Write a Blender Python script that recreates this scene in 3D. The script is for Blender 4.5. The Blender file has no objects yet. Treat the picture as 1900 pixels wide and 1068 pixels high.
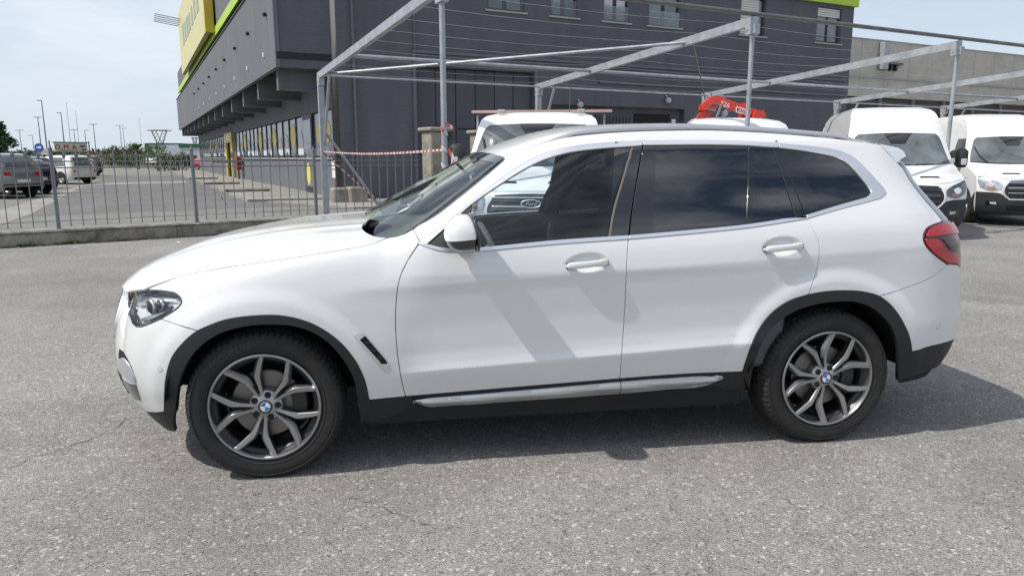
import bpy, math, random
import numpy as np
from mathutils import Vector, Matrix
from mathutils.geometry import delaunay_2d_cdt

# ------------------------------------------------------------------ camera, sky, sun, exposure
scene = bpy.context.scene
COL = scene.collection
R_ = math.radians
CAM = np.array([-0.781, -3.364, 1.5064]); YAW, PITCH, ROLL, FPX = 0.1536, 0.1783, -0.0012, 1343.3
cam_f = np.array([math.sin(YAW)*math.cos(PITCH), math.cos(YAW)*math.cos(PITCH), -math.sin(PITCH)])
_r = np.array([math.cos(YAW), -math.sin(YAW), 0.0]); _u = np.cross(_r, cam_f)
cam_r = _r*math.cos(ROLL) + _u*math.sin(ROLL); cam_u = -_r*math.sin(ROLL) + _u*math.cos(ROLL)
cd = bpy.data.cameras.new('camera'); cam = bpy.data.objects.new('camera', cd); COL.objects.link(cam)
cd.sensor_width = 36.0; cd.lens = FPX*36.0/1900.0; cd.clip_start = 0.05; cd.clip_end = 3000.0
cam.matrix_world = Matrix(((cam_r[0], cam_u[0], -cam_f[0], CAM[0]), (cam_r[1], cam_u[1], -cam_f[1], CAM[1]),
                           (cam_r[2], cam_u[2], -cam_f[2], CAM[2]), (0, 0, 0, 1)))
scene.camera = cam

SUN_AZ_VEC = (-0.72, -0.145)          # horizontal direction towards the sun
SUN_EL = 53.5
_h = math.hypot(*SUN_AZ_VEC)
sun_dir = Vector((SUN_AZ_VEC[0]/_h*math.cos(R_(SUN_EL)), SUN_AZ_VEC[1]/_h*math.cos(R_(SUN_EL)), math.sin(R_(SUN_EL))))
sl = bpy.data.lights.new('sun', 'SUN'); sun = bpy.data.objects.new('sun', sl); COL.objects.link(sun)
sl.energy = 2.95; sl.angle = R_(0.7); sl.color = (1.0, 0.955, 0.885)
sun.rotation_euler = sun_dir.to_track_quat('Z', 'Y').to_euler(); sun.location = (-6, -4, 12)

world = bpy.data.worlds.new('World'); scene.world = world; world.use_nodes = True
wn = world.node_tree; wn.nodes.clear()
def wnode(t, **kw):
    n = wn.nodes.new(t)
    for k, v in kw.items(): setattr(n, k, v)
    return n
wo = wnode('ShaderNodeOutputWorld'); bg = wnode('ShaderNodeBackground'); sky = wnode('ShaderNodeTexSky')
sky.sky_type = 'NISHITA'; sky.sun_disc = False; sky.sun_elevation = R_(SUN_EL)
sky.sun_rotation = math.atan2(sun_dir.x, sun_dir.y); sky.altitude = 150; sky.air_density = 1.0; sky.dust_density = 1.2; sky.ozone_density = 1.0
tc = wnode('ShaderNodeTexCoord'); mp = wnode('ShaderNodeMapping'); mp.inputs['Scale'].default_value = (1.0, 1.0, 3.2)
nz = wnode('ShaderNodeTexNoise'); nz.inputs['Scale'].default_value = 2.1; nz.inputs['Detail'].default_value = 8; nz.inputs['Roughness'].default_value = 0.58
cr = wnode('ShaderNodeValToRGB'); cr.color_ramp.elements[0].position = 0.43; cr.color_ramp.elements[1].position = 0.64
cr.color_ramp.elements[0].color = (0.04, 0.04, 0.04, 1); cr.color_ramp.elements[1].color = (0.95, 0.95, 0.95, 1)
mx = wnode('ShaderNodeMixRGB'); mx.inputs['Color2'].default_value = (8.6, 8.9, 9.3, 1)
sx = wnode('ShaderNodeSeparateXYZ'); hz = wnode('ShaderNodeMapRange'); hz.inputs['From Min'].default_value = 0.0; hz.inputs['From Max'].default_value = 0.60; hz.inputs['To Min'].default_value = 0.92; hz.inputs['To Max'].default_value = 0.0
hm = wnode('ShaderNodeMixRGB'); hm.inputs['Color2'].default_value = (5.2, 5.85, 6.65, 1)
wn.links.new(tc.outputs['Generated'], mp.inputs['Vector']); wn.links.new(mp.outputs[0], nz.inputs['Vector'])
wn.links.new(nz.outputs['Fac'], cr.inputs['Fac']); wn.links.new(cr.outputs['Color'], mx.inputs['Fac'])
wn.links.new(tc.outputs['Generated'], sx.inputs[0]); wn.links.new(sx.outputs['Z'], hz.inputs['Value']); wn.links.new(hz.outputs[0], hm.inputs['Fac'])
wn.links.new(sky.outputs[0], mx.inputs['Color1']); wn.links.new(mx.outputs[0], hm.inputs['Color1']); wn.links.new(hm.outputs[0], bg.inputs['Color'])
bg.inputs['Strength'].default_value = 0.10
wn.links.new(bg.outputs[0], wo.inputs['Surface'])

vs = scene.view_settings
vs.view_transform = 'Standard'; vs.look = 'None'; vs.exposure = 0.42; vs.gamma = 1.0; vs.use_curve_mapping = False
scene.cycles.max_bounces = 8; scene.cycles.transparent_max_bounces = 16; scene.cycles.glossy_bounces = 4
scene.cycles.diffuse_bounces = 3; scene.cycles.transmission_bounces = 4; scene.cycles.use_denoising = True
scene.cycles.caustics_reflective = False; scene.cycles.caustics_refractive = False

# ------------------------------------------------------------------ materials
MATS = {}
def newmat(name):
    m = bpy.data.materials.new(name); m.use_nodes = True; m.node_tree.nodes.clear(); MATS[name] = m
    return m, m.node_tree
def N(nt, t, ins=None, **kw):
    n = nt.nodes.new(t)
    for k, v in kw.items(): setattr(n, k, v)
    for k, v in (ins or {}).items():
        if isinstance(v, bpy.types.NodeSocket): nt.links.new(v, n.inputs[k])
        else: n.inputs[k].default_value = v
    return n
def c4(c): return (c[0], c[1], c[2], 1.0)
def pmat(name, col, rough=0.5, metal=0.0, coat=0.0, var=0.0, vscale=8.0, bump=0.0, bscale=60.0, spec=0.5, detail=4.0, coords='Object', stretch=None):
    """Principled material with a little procedural colour variation and relief."""
    m, nt = newmat(name)
    out = N(nt, 'ShaderNodeOutputMaterial'); b = N(nt, 'ShaderNodeBsdfPrincipled')
    b.inputs['Roughness'].default_value = rough; b.inputs['Metallic'].default_value = metal
    b.inputs['Coat Weight'].default_value = coat; b.inputs['Coat IOR'].default_value = 1.6; b.inputs['Coat Roughness'].default_value = 0.03
    b.inputs['Specular IOR Level'].default_value = spec
    b.inputs['Base Color'].default_value = c4(col)
    tco = N(nt, 'ShaderNodeTexCoord'); vec = tco.outputs[coords]
    if stretch:
        mpn = N(nt, 'ShaderNodeMapping', {'Vector': vec}); mpn.inputs['Scale'].default_value = stretch; vec = mpn.outputs[0]
    if var > 0:
        n1 = N(nt, 'ShaderNodeTexNoise', {'Vector': vec, 'Scale': vscale, 'Detail': detail, 'Roughness': 0.6})
        rr = N(nt, 'ShaderNodeMapRange', {'Value': n1.outputs['Fac'], 'From Min': 0.25, 'From Max': 0.75, 'To Min': 1 - var, 'To Max': 1 + var})
        mm = N(nt, 'ShaderNodeVectorMath', {0: c4(col)[:3], 1: rr.outputs[0]}, operation='MULTIPLY')
        nt.links.new(mm.outputs[0], b.inputs['Base Color'])
    if bump > 0:
        n2 = N(nt, 'ShaderNodeTexNoise', {'Vector': vec, 'Scale': bscale, 'Detail': 3.0})
        bp = N(nt, 'ShaderNodeBump', {'Height': n2.outputs['Fac'], 'Strength': bump, 'Distance': 0.01})
        nt.links.new(bp.outputs[0], b.inputs['Normal'])
    nt.links.new(b.outputs[0], out.inputs['Surface'])
    return m
def glassmat(name, tint, ior=1.5, rough=0.0, refl=1.0):
    """Thin sheet of glass: Fresnel reflection over a tinted see-through body."""
    m, nt = newmat(name)
    out = N(nt, 'ShaderNodeOutputMaterial'); tr = N(nt, 'ShaderNodeBsdfTransparent', {'Color': c4(tint)})
    gl = N(nt, 'ShaderNodeBsdfGlossy', {'Color': (refl, refl, refl, 1), 'Roughness': rough})
    fr = N(nt, 'ShaderNodeFresnel', {'IOR': ior}); mxs = N(nt, 'ShaderNodeMixShader', {0: fr.outputs[0], 1: tr.outputs[0], 2: gl.outputs[0]})
    nt.links.new(mxs.outputs[0], out.inputs['Surface']); return m

M_WHITE = pmat('white_paint', (0.725, 0.727, 0.722), 0.28, 0.0, 1.0, var=0.012, vscale=2.0)
M_DUSTY = pmat('dusty_white_paint', (0.665, 0.66, 0.63), 0.42, 0.0, 0.85, var=0.05, vscale=5.0, detail=8)
M_CLAD = pmat('black_plastic', (0.0125, 0.013, 0.0145), 0.55, bump=0.15, bscale=700)
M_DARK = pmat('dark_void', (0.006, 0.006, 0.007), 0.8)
M_GLOSSBLACK = pmat('gloss_black', (0.008, 0.008, 0.009), 0.12, coat=1.0)
M_CHROME = pmat('satin_chrome', (0.86, 0.86, 0.865), 0.30, 0.85)
M_SATIN = pmat('satin_silver', (0.68, 0.69, 0.71), 0.36, 0.75)
M_STRIP = pmat('strip_silver', (0.66, 0.67, 0.68), 0.32, 0.7)
M_RIM = pmat('rim_grey', (0.36, 0.355, 0.355), 0.30, 0.8, coat=0.5)
M_RIMDARK = pmat('rim_dark_grey', (0.045, 0.045, 0.047), 0.4, 0.5)  # darker grey of the two-tone rim
M_RIMEDGE = pmat('rim_lip', (0.36, 0.36, 0.365), 0.26, 0.9)
M_DISC = pmat('brake_steel', (0.22, 0.21, 0.20), 0.4, 0.9)
M_IRON = pmat('brake_iron', (0.05, 0.047, 0.045), 0.6, 0.3)
M_TYRE = pmat('tyre_rubber', (0.0195, 0.0182, 0.0172), 0.75, var=0.35, vscale=25, bump=0.1, bscale=300)
M_TYRETXT = pmat('tyre_letters', (0.048, 0.045, 0.042), 0.6)
M_GLASS_F = glassmat('door_glass', (0.88, 0.94, 0.95), 1.62)
M_GLASS_R = glassmat('privacy_glass', (0.035, 0.037, 0.04), 2.05)
M_GLASS_W = glassmat('windscreen_glass', (0.86, 0.94, 0.87), 1.6)
M_LENS = glassmat('clear_lens', (0.93, 0.95, 0.96), 1.4)
M_INT = pmat('cabin_dark', (0.10, 0.102, 0.108), 0.7, var=0.2, vscale=40)
M_SEAT = pmat('seat_cloth', (0.13, 0.13, 0.135), 0.85, var=0.25, vscale=60, bump=0.2, bscale=400)
M_HEADLINER = pmat('headliner', (0.22, 0.215, 0.205), 0.9)
M_BLUE = pmat('roundel_blue', (0.02, 0.16, 0.50), 0.2, coat=1.0)
M_PWHITE = pmat('plain_white', (0.78, 0.78, 0.78), 0.35)
M_SIDEBADGE = pmat('badge_grey', (0.5, 0.5, 0.5), 0.3, 0.8)
def redlamp(name, col, em=0.0):
    m, nt = newmat(name)
    out = N(nt, 'ShaderNodeOutputMaterial')
    b = N(nt, 'ShaderNodeBsdfPrincipled', {'Base Color': c4(col), 'Roughness': 0.22, 'Coat Weight': 0.6, 'Coat Roughness': 0.02})
    w = N(nt, 'ShaderNodeTexCoord'); wv = N(nt, 'ShaderNodeTexWave', {'Vector': w.outputs['Object'], 'Scale': 60.0, 'Distortion': 0.0}, bands_direction='Z')
    bp = N(nt, 'ShaderNodeBump', {'Height': wv.outputs['Fac'], 'Strength': 0.25, 'Distance': 0.004})
    nt.links.new(bp.outputs[0], b.inputs['Normal']); nt.links.new(b.outputs[0], out.inputs['Surface']); return m
M_RED = redlamp('lamp_red', (0.46, 0.004, 0.008))
M_REDDARK = redlamp('lamp_dark_red', (0.05, 0.004, 0.006))

# ------------------------------------------------------------------ mesh helpers
def link(o, parent=None):
    COL.objects.link(o)
    if parent is not None: o.parent = parent
    return o
def tag(o, label=None, cat=None, group=None, kind=None):
    if label: o['label'] = label
    if cat: o['category'] = cat
    if group: o['group'] = group
    if kind: o['kind'] = kind
    return o
def empty(name, loc=(0, 0, 0), rz=0.0, label=None, cat=None, group=None):
    o = bpy.data.objects.new(name, None); COL.objects.link(o); o.location = loc; o.rotation_euler = (0, 0, rz)
    o.empty_display_size = 0.2
    return tag(o, label, cat, group)
def mobj(name, verts, faces, mat, parent=None, smooth=False, normals=None, loc=None):
    me = bpy.data.meshes.new(name)
    me.from_pydata([tuple(map(float, v)) for v in verts], [], [tuple(map(int, f)) for f in faces])
    for m in (mat if isinstance(mat, (list, tuple)) else [mat]): me.materials.append(m)
    if smooth: me.polygons.foreach_set('use_smooth', [True]*len(me.polygons))
    if normals is not None: me.normals_split_custom_set(normals)
    me.update()
    o = bpy.data.objects.new(name, me); link(o, parent)
    if loc is not None: o.location = loc
    return o
def copy_tree(o, parent=None):
    c = o.copy(); COL.objects.link(c); c.parent = parent
    for ch in list(o.children): copy_tree(ch, c)
    return c
class MB:
    """collects boxes, tubes, lathes and prisms into one mesh"""
    def __init__(s): s.v = []; s.f = []
    def add(s, v, f):
        n = len(s.v); s.v += [tuple(map(float, p)) for p in v]; s.f += [tuple(n+i for i in q) for q in f]; return s
    def box(s, x0, x1, y0, y1, z0, z1, bev=0.0, M=None):
        if bev <= 0:
            v = [(x, y, z) for x in (x0, x1) for y in (y0, y1) for z in (z0, z1)]
            f = [(0, 1, 3, 2), (4, 6, 7, 5), (0, 4, 5, 1), (2, 3, 7, 6), (0, 2, 6, 4), (1, 5, 7, 3)]
        else:
            b = min(bev, (x1-x0)*.45, (y1-y0)*.45, (z1-z0)*.45)
            v = []; f = []; idx = {}
            for sx in (0, 1):
                for sy in (0, 1):
                    for sz in (0, 1):
                        X = (x0, x1)[sx]; Y = (y0, y1)[sy]; Z = (z0, z1)[sz]
                        dx = b if sx == 0 else -b; dy = b if sy == 0 else -b; dz = b if sz == 0 else -b
                        for k, p in enumerate(((X, Y+dy, Z+dz), (X+dx, Y, Z+dz), (X+dx, Y+dy, Z))):
                            idx[(sx, sy, sz, k)] = len(v); v.append(p)
            g = lambda a, b_, c, k: idx[(a, b_, c, k)]
            f += [(g(0,0,0,0), g(0,0,1,0), g(0,1,1,0), g(0,1,0,0)), (g(1,0,0,0), g(1,1,0,0), g(1,1,1,0), g(1,0,1,0)),
                  (g(0,0,0,1), g(1,0,0,1), g(1,0,1,1), g(0,0,1,1)), (g(0,1,0,1), g(0,1,1,1), g(1,1,1,1), g(1,1,0,1)),
                  (g(0,0,0,2), g(0,1,0,2), g(1,1,0,2), g(1,0,0,2)), (g(0,0,1,2), g(1,0,1,2), g(1,1,1,2), g(0,1,1,2))]
            for sy in (0, 1):
                for sz in (0, 1): f.append((g(0,sy,sz,1), g(1,sy,sz,1), g(1,sy,sz,2), g(0,sy,sz,2)))
            for sx in (0, 1):
                for sz in (0, 1): f.append((g(sx,0,sz,0), g(sx,1,sz,0), g(sx,1,sz,2), g(sx,0,sz,2)))
            for sx in (0, 1):
                for sy in (0, 1): f.append((g(sx,sy,0,0), g(sx,sy,1,0), g(sx,sy,1,1), g(sx,sy,0,1)))
            for k in idx:
                if k[3] == 0: f.append((g(k[0],k[1],k[2],0), g(k[0],k[1],k[2],1), g(k[0],k[1],k[2],2)))
        if M is not None: v = [tuple(M @ Vector(p)) for p in v]
        return s.add(v, f)
    def tube(s, pts, r, n=8, cap=True, rs=None):
        pts = [Vector(p) for p in pts]; rings = []
        up = Vector((0, 0, 1)); prev = None
        for i, p in enumerate(pts):
            t = (pts[min(i+1, len(pts)-1)] - pts[max(i-1, 0)]).normalized()
            if prev is None:
                a = t.cross(up) if abs(t.z) < .95 else t.cross(Vector((1, 0, 0)))
            else: a = prev - t*prev.dot(t)
            a.normalize(); prev = a; b = t.cross(a)
            rr = rs[i] if rs else r
            rings.append([p + (a*math.cos(2*math.pi*k/n) + b*math.sin(2*math.pi*k/n))*rr for k in range(n)])
        v = [q for ring in rings for q in ring]; f = []
        for i in range(len(rings)-1):
            for k in range(n): f.append((i*n+k, i*n+(k+1) % n, (i+1)*n+(k+1) % n, (i+1)*n+k))
        if cap: f += [tuple(range(n-1, -1, -1)), tuple((len(rings)-1)*n+k for k in range(n))]
        return s.add(v, f)
    def bar(s, p, q, w, h, up=(0, 0, 1)):
        """rectangular bar from p to q"""
        p = Vector(p); q = Vector(q); t = (q-p).normalized(); u = Vector(up)
        a = t.cross(u)
        if a.length < 1e-4: a = t.cross(Vector((1, 0, 0)))
        a.normalize(); b = a.cross(t)
        v = [e + a*(sx*w/2) + b*(sy*h/2) for e in (p, q) for sx, sy in ((-1, -1), (1, -1), (1, 1), (-1, 1))]
        return s.add(v, [(3, 2, 1, 0), (4, 5, 6, 7), (0, 1, 5, 4), (1, 2, 6, 5), (2, 3, 7, 6), (3, 0, 4, 7)])
    def lathe(s, prof, n=32, axis='y', c=(0, 0, 0), close=False):
        """prof: list of (radius, along)"""
        v = []; f = []; m = len(prof)
        for k in range(n):
            t = 2*math.pi*k/n
            for r, a in prof:
                p = {'y': (r*math.cos(t), a, r*math.sin(t)), 'z': (r*math.cos(t), r*math.sin(t), a), 'x': (a, r*math.cos(t), r*math.sin(t))}[axis]
                v.append((p[0]+c[0], p[1]+c[1], p[2]+c[2]))
        for k in range(n):
            k2 = (k+1) % n
            for i in range(m-1 if not close else m):
                j = (i+1) % m
                f.append((k*m+i, k2*m+i, k2*m+j, k*m+j))
        return s.add(v, f)
    def prism(s, poly, d0, d1, axis='y'):
        n = len(poly)
        def P(a, b, d): return {'y': (a, d, b), 'z': (a, b, d), 'x': (d, a, b)}[axis]
        v = [P(a, b, d0) for a, b in poly] + [P(a, b, d1) for a, b in poly]
        f = [tuple(range(n)), tuple(range(2*n-1, n-1, -1))] + [(i, i+n, (i+1) % n+n, (i+1) % n) for i in range(n)]
        return s.add(v, f)
    def build(s, name, mat, parent=None, smooth=False, loc=None, angle=None):
        o = mobj(name, s.v, s.f, mat, parent, smooth, loc=loc)
        if angle is not None:
            o.data.polygons.foreach_set('use_smooth', [True]*len(o.data.polygons))
            o.data.set_sharp_from_angle(angle=R_(angle))
        return o
def pixray(x, y):
    return cam_r*((x-950)/FPX) + cam_u*((534-y)/FPX) + cam_f
def at(x, y, z=0.0):
    d = pixray(x, y); t = (z-CAM[2])/d[2]; return CAM + t*d
def atY(x, y, Y):
    d = pixray(x, y); t = (Y-CAM[1])/d[1]; return CAM + t*d
def atP(x, y, P0, n):
    d = pixray(x, y); n = np.array(n, float); t = ((np.array(P0, float)-CAM) @ n)/(d @ n); return CAM + t*d
def proj(P):
    d = np.asarray(P, float) - CAM; Z = d @ cam_f
    return np.stack([950 + FPX*(d @ cam_r)/Z, 534 - FPX*(d @ cam_u)/Z], -1)

def pchip(xs, ys):
    xs = np.array(xs, float); ys = np.array(ys, float); h = np.diff(xs); d = np.diff(ys)/h
    m = np.zeros(len(xs)); m[0] = d[0]; m[-1] = d[-1]
    for i in range(1, len(xs)-1):
        if d[i-1]*d[i] > 0:
            w1 = 2*h[i]+h[i-1]; w2 = h[i]+2*h[i-1]; m[i] = (w1+w2)/(w1/d[i-1]+w2/d[i])
    def f(x):
        x = np.clip(np.asarray(x, float), xs[0], xs[-1]); i = np.clip(np.searchsorted(xs, x)-1, 0, len(xs)-2)
        t = (x-xs[i])/h[i]
        return ((1+2*t)*(1-t)**2*ys[i] + t*(1-t)**2*h[i]*m[i] + t*t*(3-2*t)*ys[i+1] + t*t*(t-1)*h[i]*m[i+1])
    return f
def sstep(a, b, x):
    t = np.clip((np.asarray(x, float)-a)/(b-a), 0, 1); return t*t*(3-2*t)
def se_table(n):
    ph = np.linspace(0, math.pi/2, 4001); x = np.sin(ph)**(2/n); y = np.cos(ph)**(2/n)
    s = np.concatenate([[0], np.cumsum(np.hypot(np.diff(x), np.diff(y)))]); s /= s[-1]
    return lambda q: (np.interp(q, s, x), np.interp(q, s, y))

class Surf:
    """a parametric surface p(a, b); panels are cut out of it along outlines"""
    def __init__(s, fn, ar, br, na=420, nb=160):
        s.fn = fn; s.ar = ar; s.br = br; s._g = None; s.na = na; s.nb = nb
    def p(s, ab):
        ab = np.asarray(ab, float); return s.fn(ab[..., 0], ab[..., 1])
    def n(s, ab, e=2e-3):
        ab = np.asarray(ab, float)
        da = s.p(ab+[e, 0]) - s.p(ab-[e, 0]); db = s.p(ab+[0, e]) - s.p(ab-[0, e])
        c = np.cross(da, db); return c/np.maximum(np.linalg.norm(c, axis=-1, keepdims=True), 1e-12)
    def find(s, px):
        """surface parameters seen along the given sight lines"""
        if s._g is None:
            A, B = np.meshgrid(np.linspace(*s.ar, s.na), np.linspace(*s.br, s.nb), indexing='ij')
            ab = np.stack([A.ravel(), B.ravel()], -1); P = s.p(ab); nn = s.n(ab)
            ok = ((CAM-P)*nn).sum(-1) > 0
            s._g = ab[ok], proj(P[ok])
        g, q = s._g; p = np.asarray(px, float)
        ab = np.array([g[np.argmin(((q-t)**2).sum(-1))] for t in p]); best = ab.copy(); be = np.full(len(p), 1e18); h = 1e-4
        lo = np.array([s.ar[0], s.br[0]]); hi = np.array([s.ar[1], s.br[1]])
        for it in range(12):
            e = proj(s.p(ab)) - p; le = (e*e).sum(-1); m = le < be; be[m] = le[m]; best[m] = ab[m]
            Ja = (proj(s.p(ab+[h, 0]))-proj(s.p(ab-[h, 0])))/(2*h); Jb = (proj(s.p(ab+[0, h]))-proj(s.p(ab-[0, h])))/(2*h)
            a11 = (Ja*Ja).sum(-1)+40; a22 = (Jb*Jb).sum(-1)+40; a12 = (Ja*Jb).sum(-1); r1 = -(Ja*e).sum(-1); r2 = -(Jb*e).sum(-1)
            det = a11*a22-a12*a12
            st = np.stack([(a22*r1-a12*r2)/det, (a11*r2-a12*r1)/det], -1)
            ab = np.clip(ab+np.clip(st, -.04, .04), lo, hi)
        return best

def smoothline(pts, step=0.012):
    """Catmull-Rom through pts, resampled evenly"""
    p = np.asarray(pts, float)
    if len(p) > 2:
        q = np.vstack([2*p[0]-p[1], p, 2*p[-1]-p[-2]]); out = []
        for i in range(len(p)-1):
            a, b, c, d = q[i:i+4]
            t0 = 0; t1 = np.linalg.norm(b-a)**.5+1e-9; t2 = t1+np.linalg.norm(c-b)**.5+1e-9; t3 = t2+np.linalg.norm(d-c)**.5+1e-9
            t = np.linspace(t1, t2, 16, endpoint=False)[:, None]
            A1 = (t1-t)/(t1-t0)*a+(t-t0)/(t1-t0)*b; A2 = (t2-t)/(t2-t1)*b+(t-t1)/(t2-t1)*c; A3 = (t3-t)/(t3-t2)*c+(t-t2)/(t3-t2)*d
            B1 = (t2-t)/(t2-t0)*A1+(t-t0)/(t2-t0)*A2; B2 = (t3-t)/(t3-t1)*A2+(t-t1)/(t3-t1)*A3
            out.append((t2-t)/(t2-t1)*B1+(t-t1)/(t2-t1)*B2)
        p = np.vstack(out+[p[-1:]])
    L = np.concatenate([[0], np.cumsum(np.linalg.norm(np.diff(p, axis=0), axis=1))])
    n = max(2, int(round(L[-1]/step))+1); tt = np.linspace(0, L[-1], n)
    return np.stack([np.interp(tt, L, p[:, k]) for k in range(p.shape[1])], -1)
def loop(*segs, step=0.012):
    """closed outline from smooth segments joined at corners"""
    out = []
    segs = [np.asarray(s_, float) for s_ in segs]
    for i, s_ in enumerate(segs):
        out.append(smoothline(s_, step)[:-1])
        nx = segs[(i+1) % len(segs)]
        if np.linalg.norm(s_[-1]-nx[0]) > step*.35: out.append(smoothline([s_[-1], nx[0]], step)[:-1])
    p = np.vstack(out)
    keep = [0]
    for i in range(1, len(p)):
        if np.linalg.norm(p[i]-p[keep[-1]]) > step*.2: keep.append(i)
    return p[keep]
def polyarea(p): x, y = p[:, 0], p[:, 1]; return .5*np.sum(x*np.roll(y, -1)-np.roll(x, -1)*y)
def inset(p, d):
    if polyarea(p) < 0: p = p[::-1]
    if d == 0: return p
    e0 = p-np.roll(p, 1, 0); e1 = np.roll(p, -1, 0)-p
    n0 = np.stack([-e0[:, 1], e0[:, 0]], -1); n1 = np.stack([-e1[:, 1], e1[:, 0]], -1)
    n0 /= np.linalg.norm(n0, axis=1, keepdims=True)+1e-12; n1 /= np.linalg.norm(n1, axis=1, keepdims=True)+1e-12
    m = n0+n1; k = np.maximum((m*m).sum(1, keepdims=True)/2, .35); return p + m/k*d
def inpoly(p, q):
    x, y = q[:, 0][:, None], q[:, 1][:, None]; x0, y0 = p[:, 0][None], p[:, 1][None]
    x1, y1 = np.roll(p[:, 0], -1)[None], np.roll(p[:, 1], -1)[None]
    c = ((y0 > y) != (y1 > y)) & (x < (x1-x0)*(y-y0)/(y1-y0+1e-15)+x0); return c.sum(1) % 2 == 1
def cut(name, S, outline, mat, parent, org=(0, 0, 0), gap=0.0, step=0.03, off=0.0, fold=0.012, holes=(), extra=(), offn=None, rows=()):
    """cut a panel with folded edges out of surface S; outline in surface parameters"""
    rings = [inset(np.asarray(outline, float), gap)] + [inset(np.asarray(h_, float), -gap)[::-1] for h_ in holes]
    outer = rings[0]
    lo = outer.min(0); hi = outer.max(0)
    ga, gb = np.meshgrid(np.arange(lo[0]+step*.5, hi[0], step), np.arange(lo[1]+step*.5, hi[1], step), indexing='ij')
    q = np.stack([ga.ravel(), gb.ravel()], -1)
    if len(q):
        q = q[inpoly(outer, q)]
        for h_ in rings[1:]:
            if len(q): q = q[~inpoly(h_[::-1], q)]
        allb = np.vstack(rings)
        if len(q): q = q[np.array([np.min(((allb-x)**2).sum(1)) for x in q]) > (step*.42)**2]
    for rf in rows:
        if len(q): q = q[np.abs(q[:, 1]-rf(q[:, 0])) > .030]
        aa = np.arange(lo[0], hi[0], step)
        r_ = np.vstack([np.stack([aa+(.5*step if k % 2 else 0), rf(aa+(.5*step if k % 2 else 0))+d], -1) for k, d in enumerate((-.026, -.017, -.010, -.005, 0, .005, .010, .017, .026))])
        r_ = r_[inpoly(outer, r_)]; allb = np.vstack(rings)
        if len(r_): r_ = r_[np.array([np.min(((allb-x)**2).sum(1)) for x in r_]) > .006**2]
        if len(r_): q = np.vstack([q, r_]) if len(q) else r_
    for ex, ez in extra:
        if len(q): q = q[np.hypot((q[:, 0]-ex)/.14, (q[:, 1]-ez)/.07) > 1]
        gx, gz = np.meshgrid(np.linspace(-.135, .135, 46), np.linspace(-.065, .065, 32)); e_ = np.stack([gx.ravel()+ex, gz.ravel()+ez], -1)
        e_ = e_[np.hypot((e_[:, 0]-ex)/.14, (e_[:, 1]-ez)/.07) < .97]; q = np.vstack([q, e_])
    pts = np.vstack(rings+[q]) if len(q) else np.vstack(rings)
    edges = []; n0 = 0
    for r in rings:
        edges += [(n0+i, n0+(i+1) % len(r)) for i in range(len(r))]; n0 += len(r)
    res = delaunay_2d_cdt([Vector(p) for p in pts], edges, [], 1, 1e-7)
    V2 = np.array([tuple(v) for v in res[0]]); F = [tuple(f) for f in res[2]]
    if len(rings) > 1:
        cen = np.array([V2[list(f)].mean(0) for f in F]); okf = np.ones(len(F), bool)
        for r in rings[1:]: okf &= ~inpoly(r[::-1], cen)
        F = [f for f, k in zip(F, okf) if k]
    P = S.p(V2); nn = S.n(V2)
    o_ = off if offn is None else offn(V2)[:, None]
    P = P + nn*o_
    verts = list(P); faces = list(F)
    norms = []
    for f in faces:
        for i in f: norms.append(tuple(nn[i]))
    if fold > 0:
        for r in rings:
            p3 = S.p(r); rn = S.n(r); o2 = off if offn is None else offn(r)[:, None]
            t = np.roll(p3, -1, 0)-np.roll(p3, 1, 0); t /= np.linalg.norm(t, axis=1, keepdims=True)+1e-12
            outw = np.cross(t, rn); b = min(0.0022, fold*.4)
            A = p3 + rn*o2; B = p3 + rn*(o2-b*.8) + outw*b*.6; C = p3 + rn*(o2-fold) + outw*b*.6
            n0 = len(verts); k = len(r); verts += list(A)+list(B)+list(C)
            nB = rn*.5+outw*.85; nB /= np.linalg.norm(nB, axis=1, keepdims=True)
            for i in range(k):
                j = (i+1) % k
                faces.append((n0+i, n0+k+i, n0+k+j, n0+j)); norms += [tuple(rn[i]), tuple(nB[i]), tuple(nB[j]), tuple(rn[j])]
                faces.append((n0+k+i, n0+2*k+i, n0+2*k+j, n0+k+j)); norms += [tuple(nB[i]), tuple(outw[i]), tuple(outw[j]), tuple(nB[j])]
    verts = np.array(verts)-np.array(org)
    return mobj(name, verts, faces, mat, parent, True, norms)
# ------------------------------------------------------------------ the white car: surfaces
YC = 0.945; CARO = (0.0, YC, 0.0)
zc_ = pchip([-2.31, -2.285, -2.25, -2.2, -2.116, -1.98, -1.817, -1.6, -1.338, -1.1, -.94, -.6],
            [.70, .79, .845, .90, .955, 1.012, 1.068, 1.115, 1.152, 1.170, 1.179, 1.192])
def nshift(h): return .69*(1-(1-np.clip(np.abs(h)/.945, 0, .999)**2.4)**(1/2.4))
def hood_z(X, h):
    h = np.abs(h); Xe = X - nshift(np.minimum(h, .9))
    drop = .052*(h/.8)**3*sstep(-2.2, -1.7, X)
    rid = .007*np.exp(-((h-.47-.10*(X+1.0)*.3)/.045)**2)*sstep(-2.1, -1.7, X) - .008*np.exp(-((h-.36)/.08)**2)*sstep(-2.0, -1.6, X)
    return zc_(Xe) - drop + rid
base_ = pchip([.10, .18, .25, .36, .46, .56, .64, .80, .95, 1.0, 1.06, 1.12, 1.2, 1.3, 1.4, 1.5, 1.56, 1.60, 1.63, 1.66, 1.69],
              [.20, .115, .082, .048, .018, .004, 0., 0., .0, .006, .019, .042, .080, .130, .178, .222, .250, .275, .305, .36, .46])
low_ = pchip([.10, .18, .25, .36, .46, .56, .66, .9], [.20, .115, .082, .048, .018, .004, 0., 0.])
cs_ = pchip([-.5, -.42, -.27, -.14, -.075, -.03, -.008, .004, .02, .3], [0, .0004, .0042, .0082, .0080, .0042, .0009, .0001, 0, 0])
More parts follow.
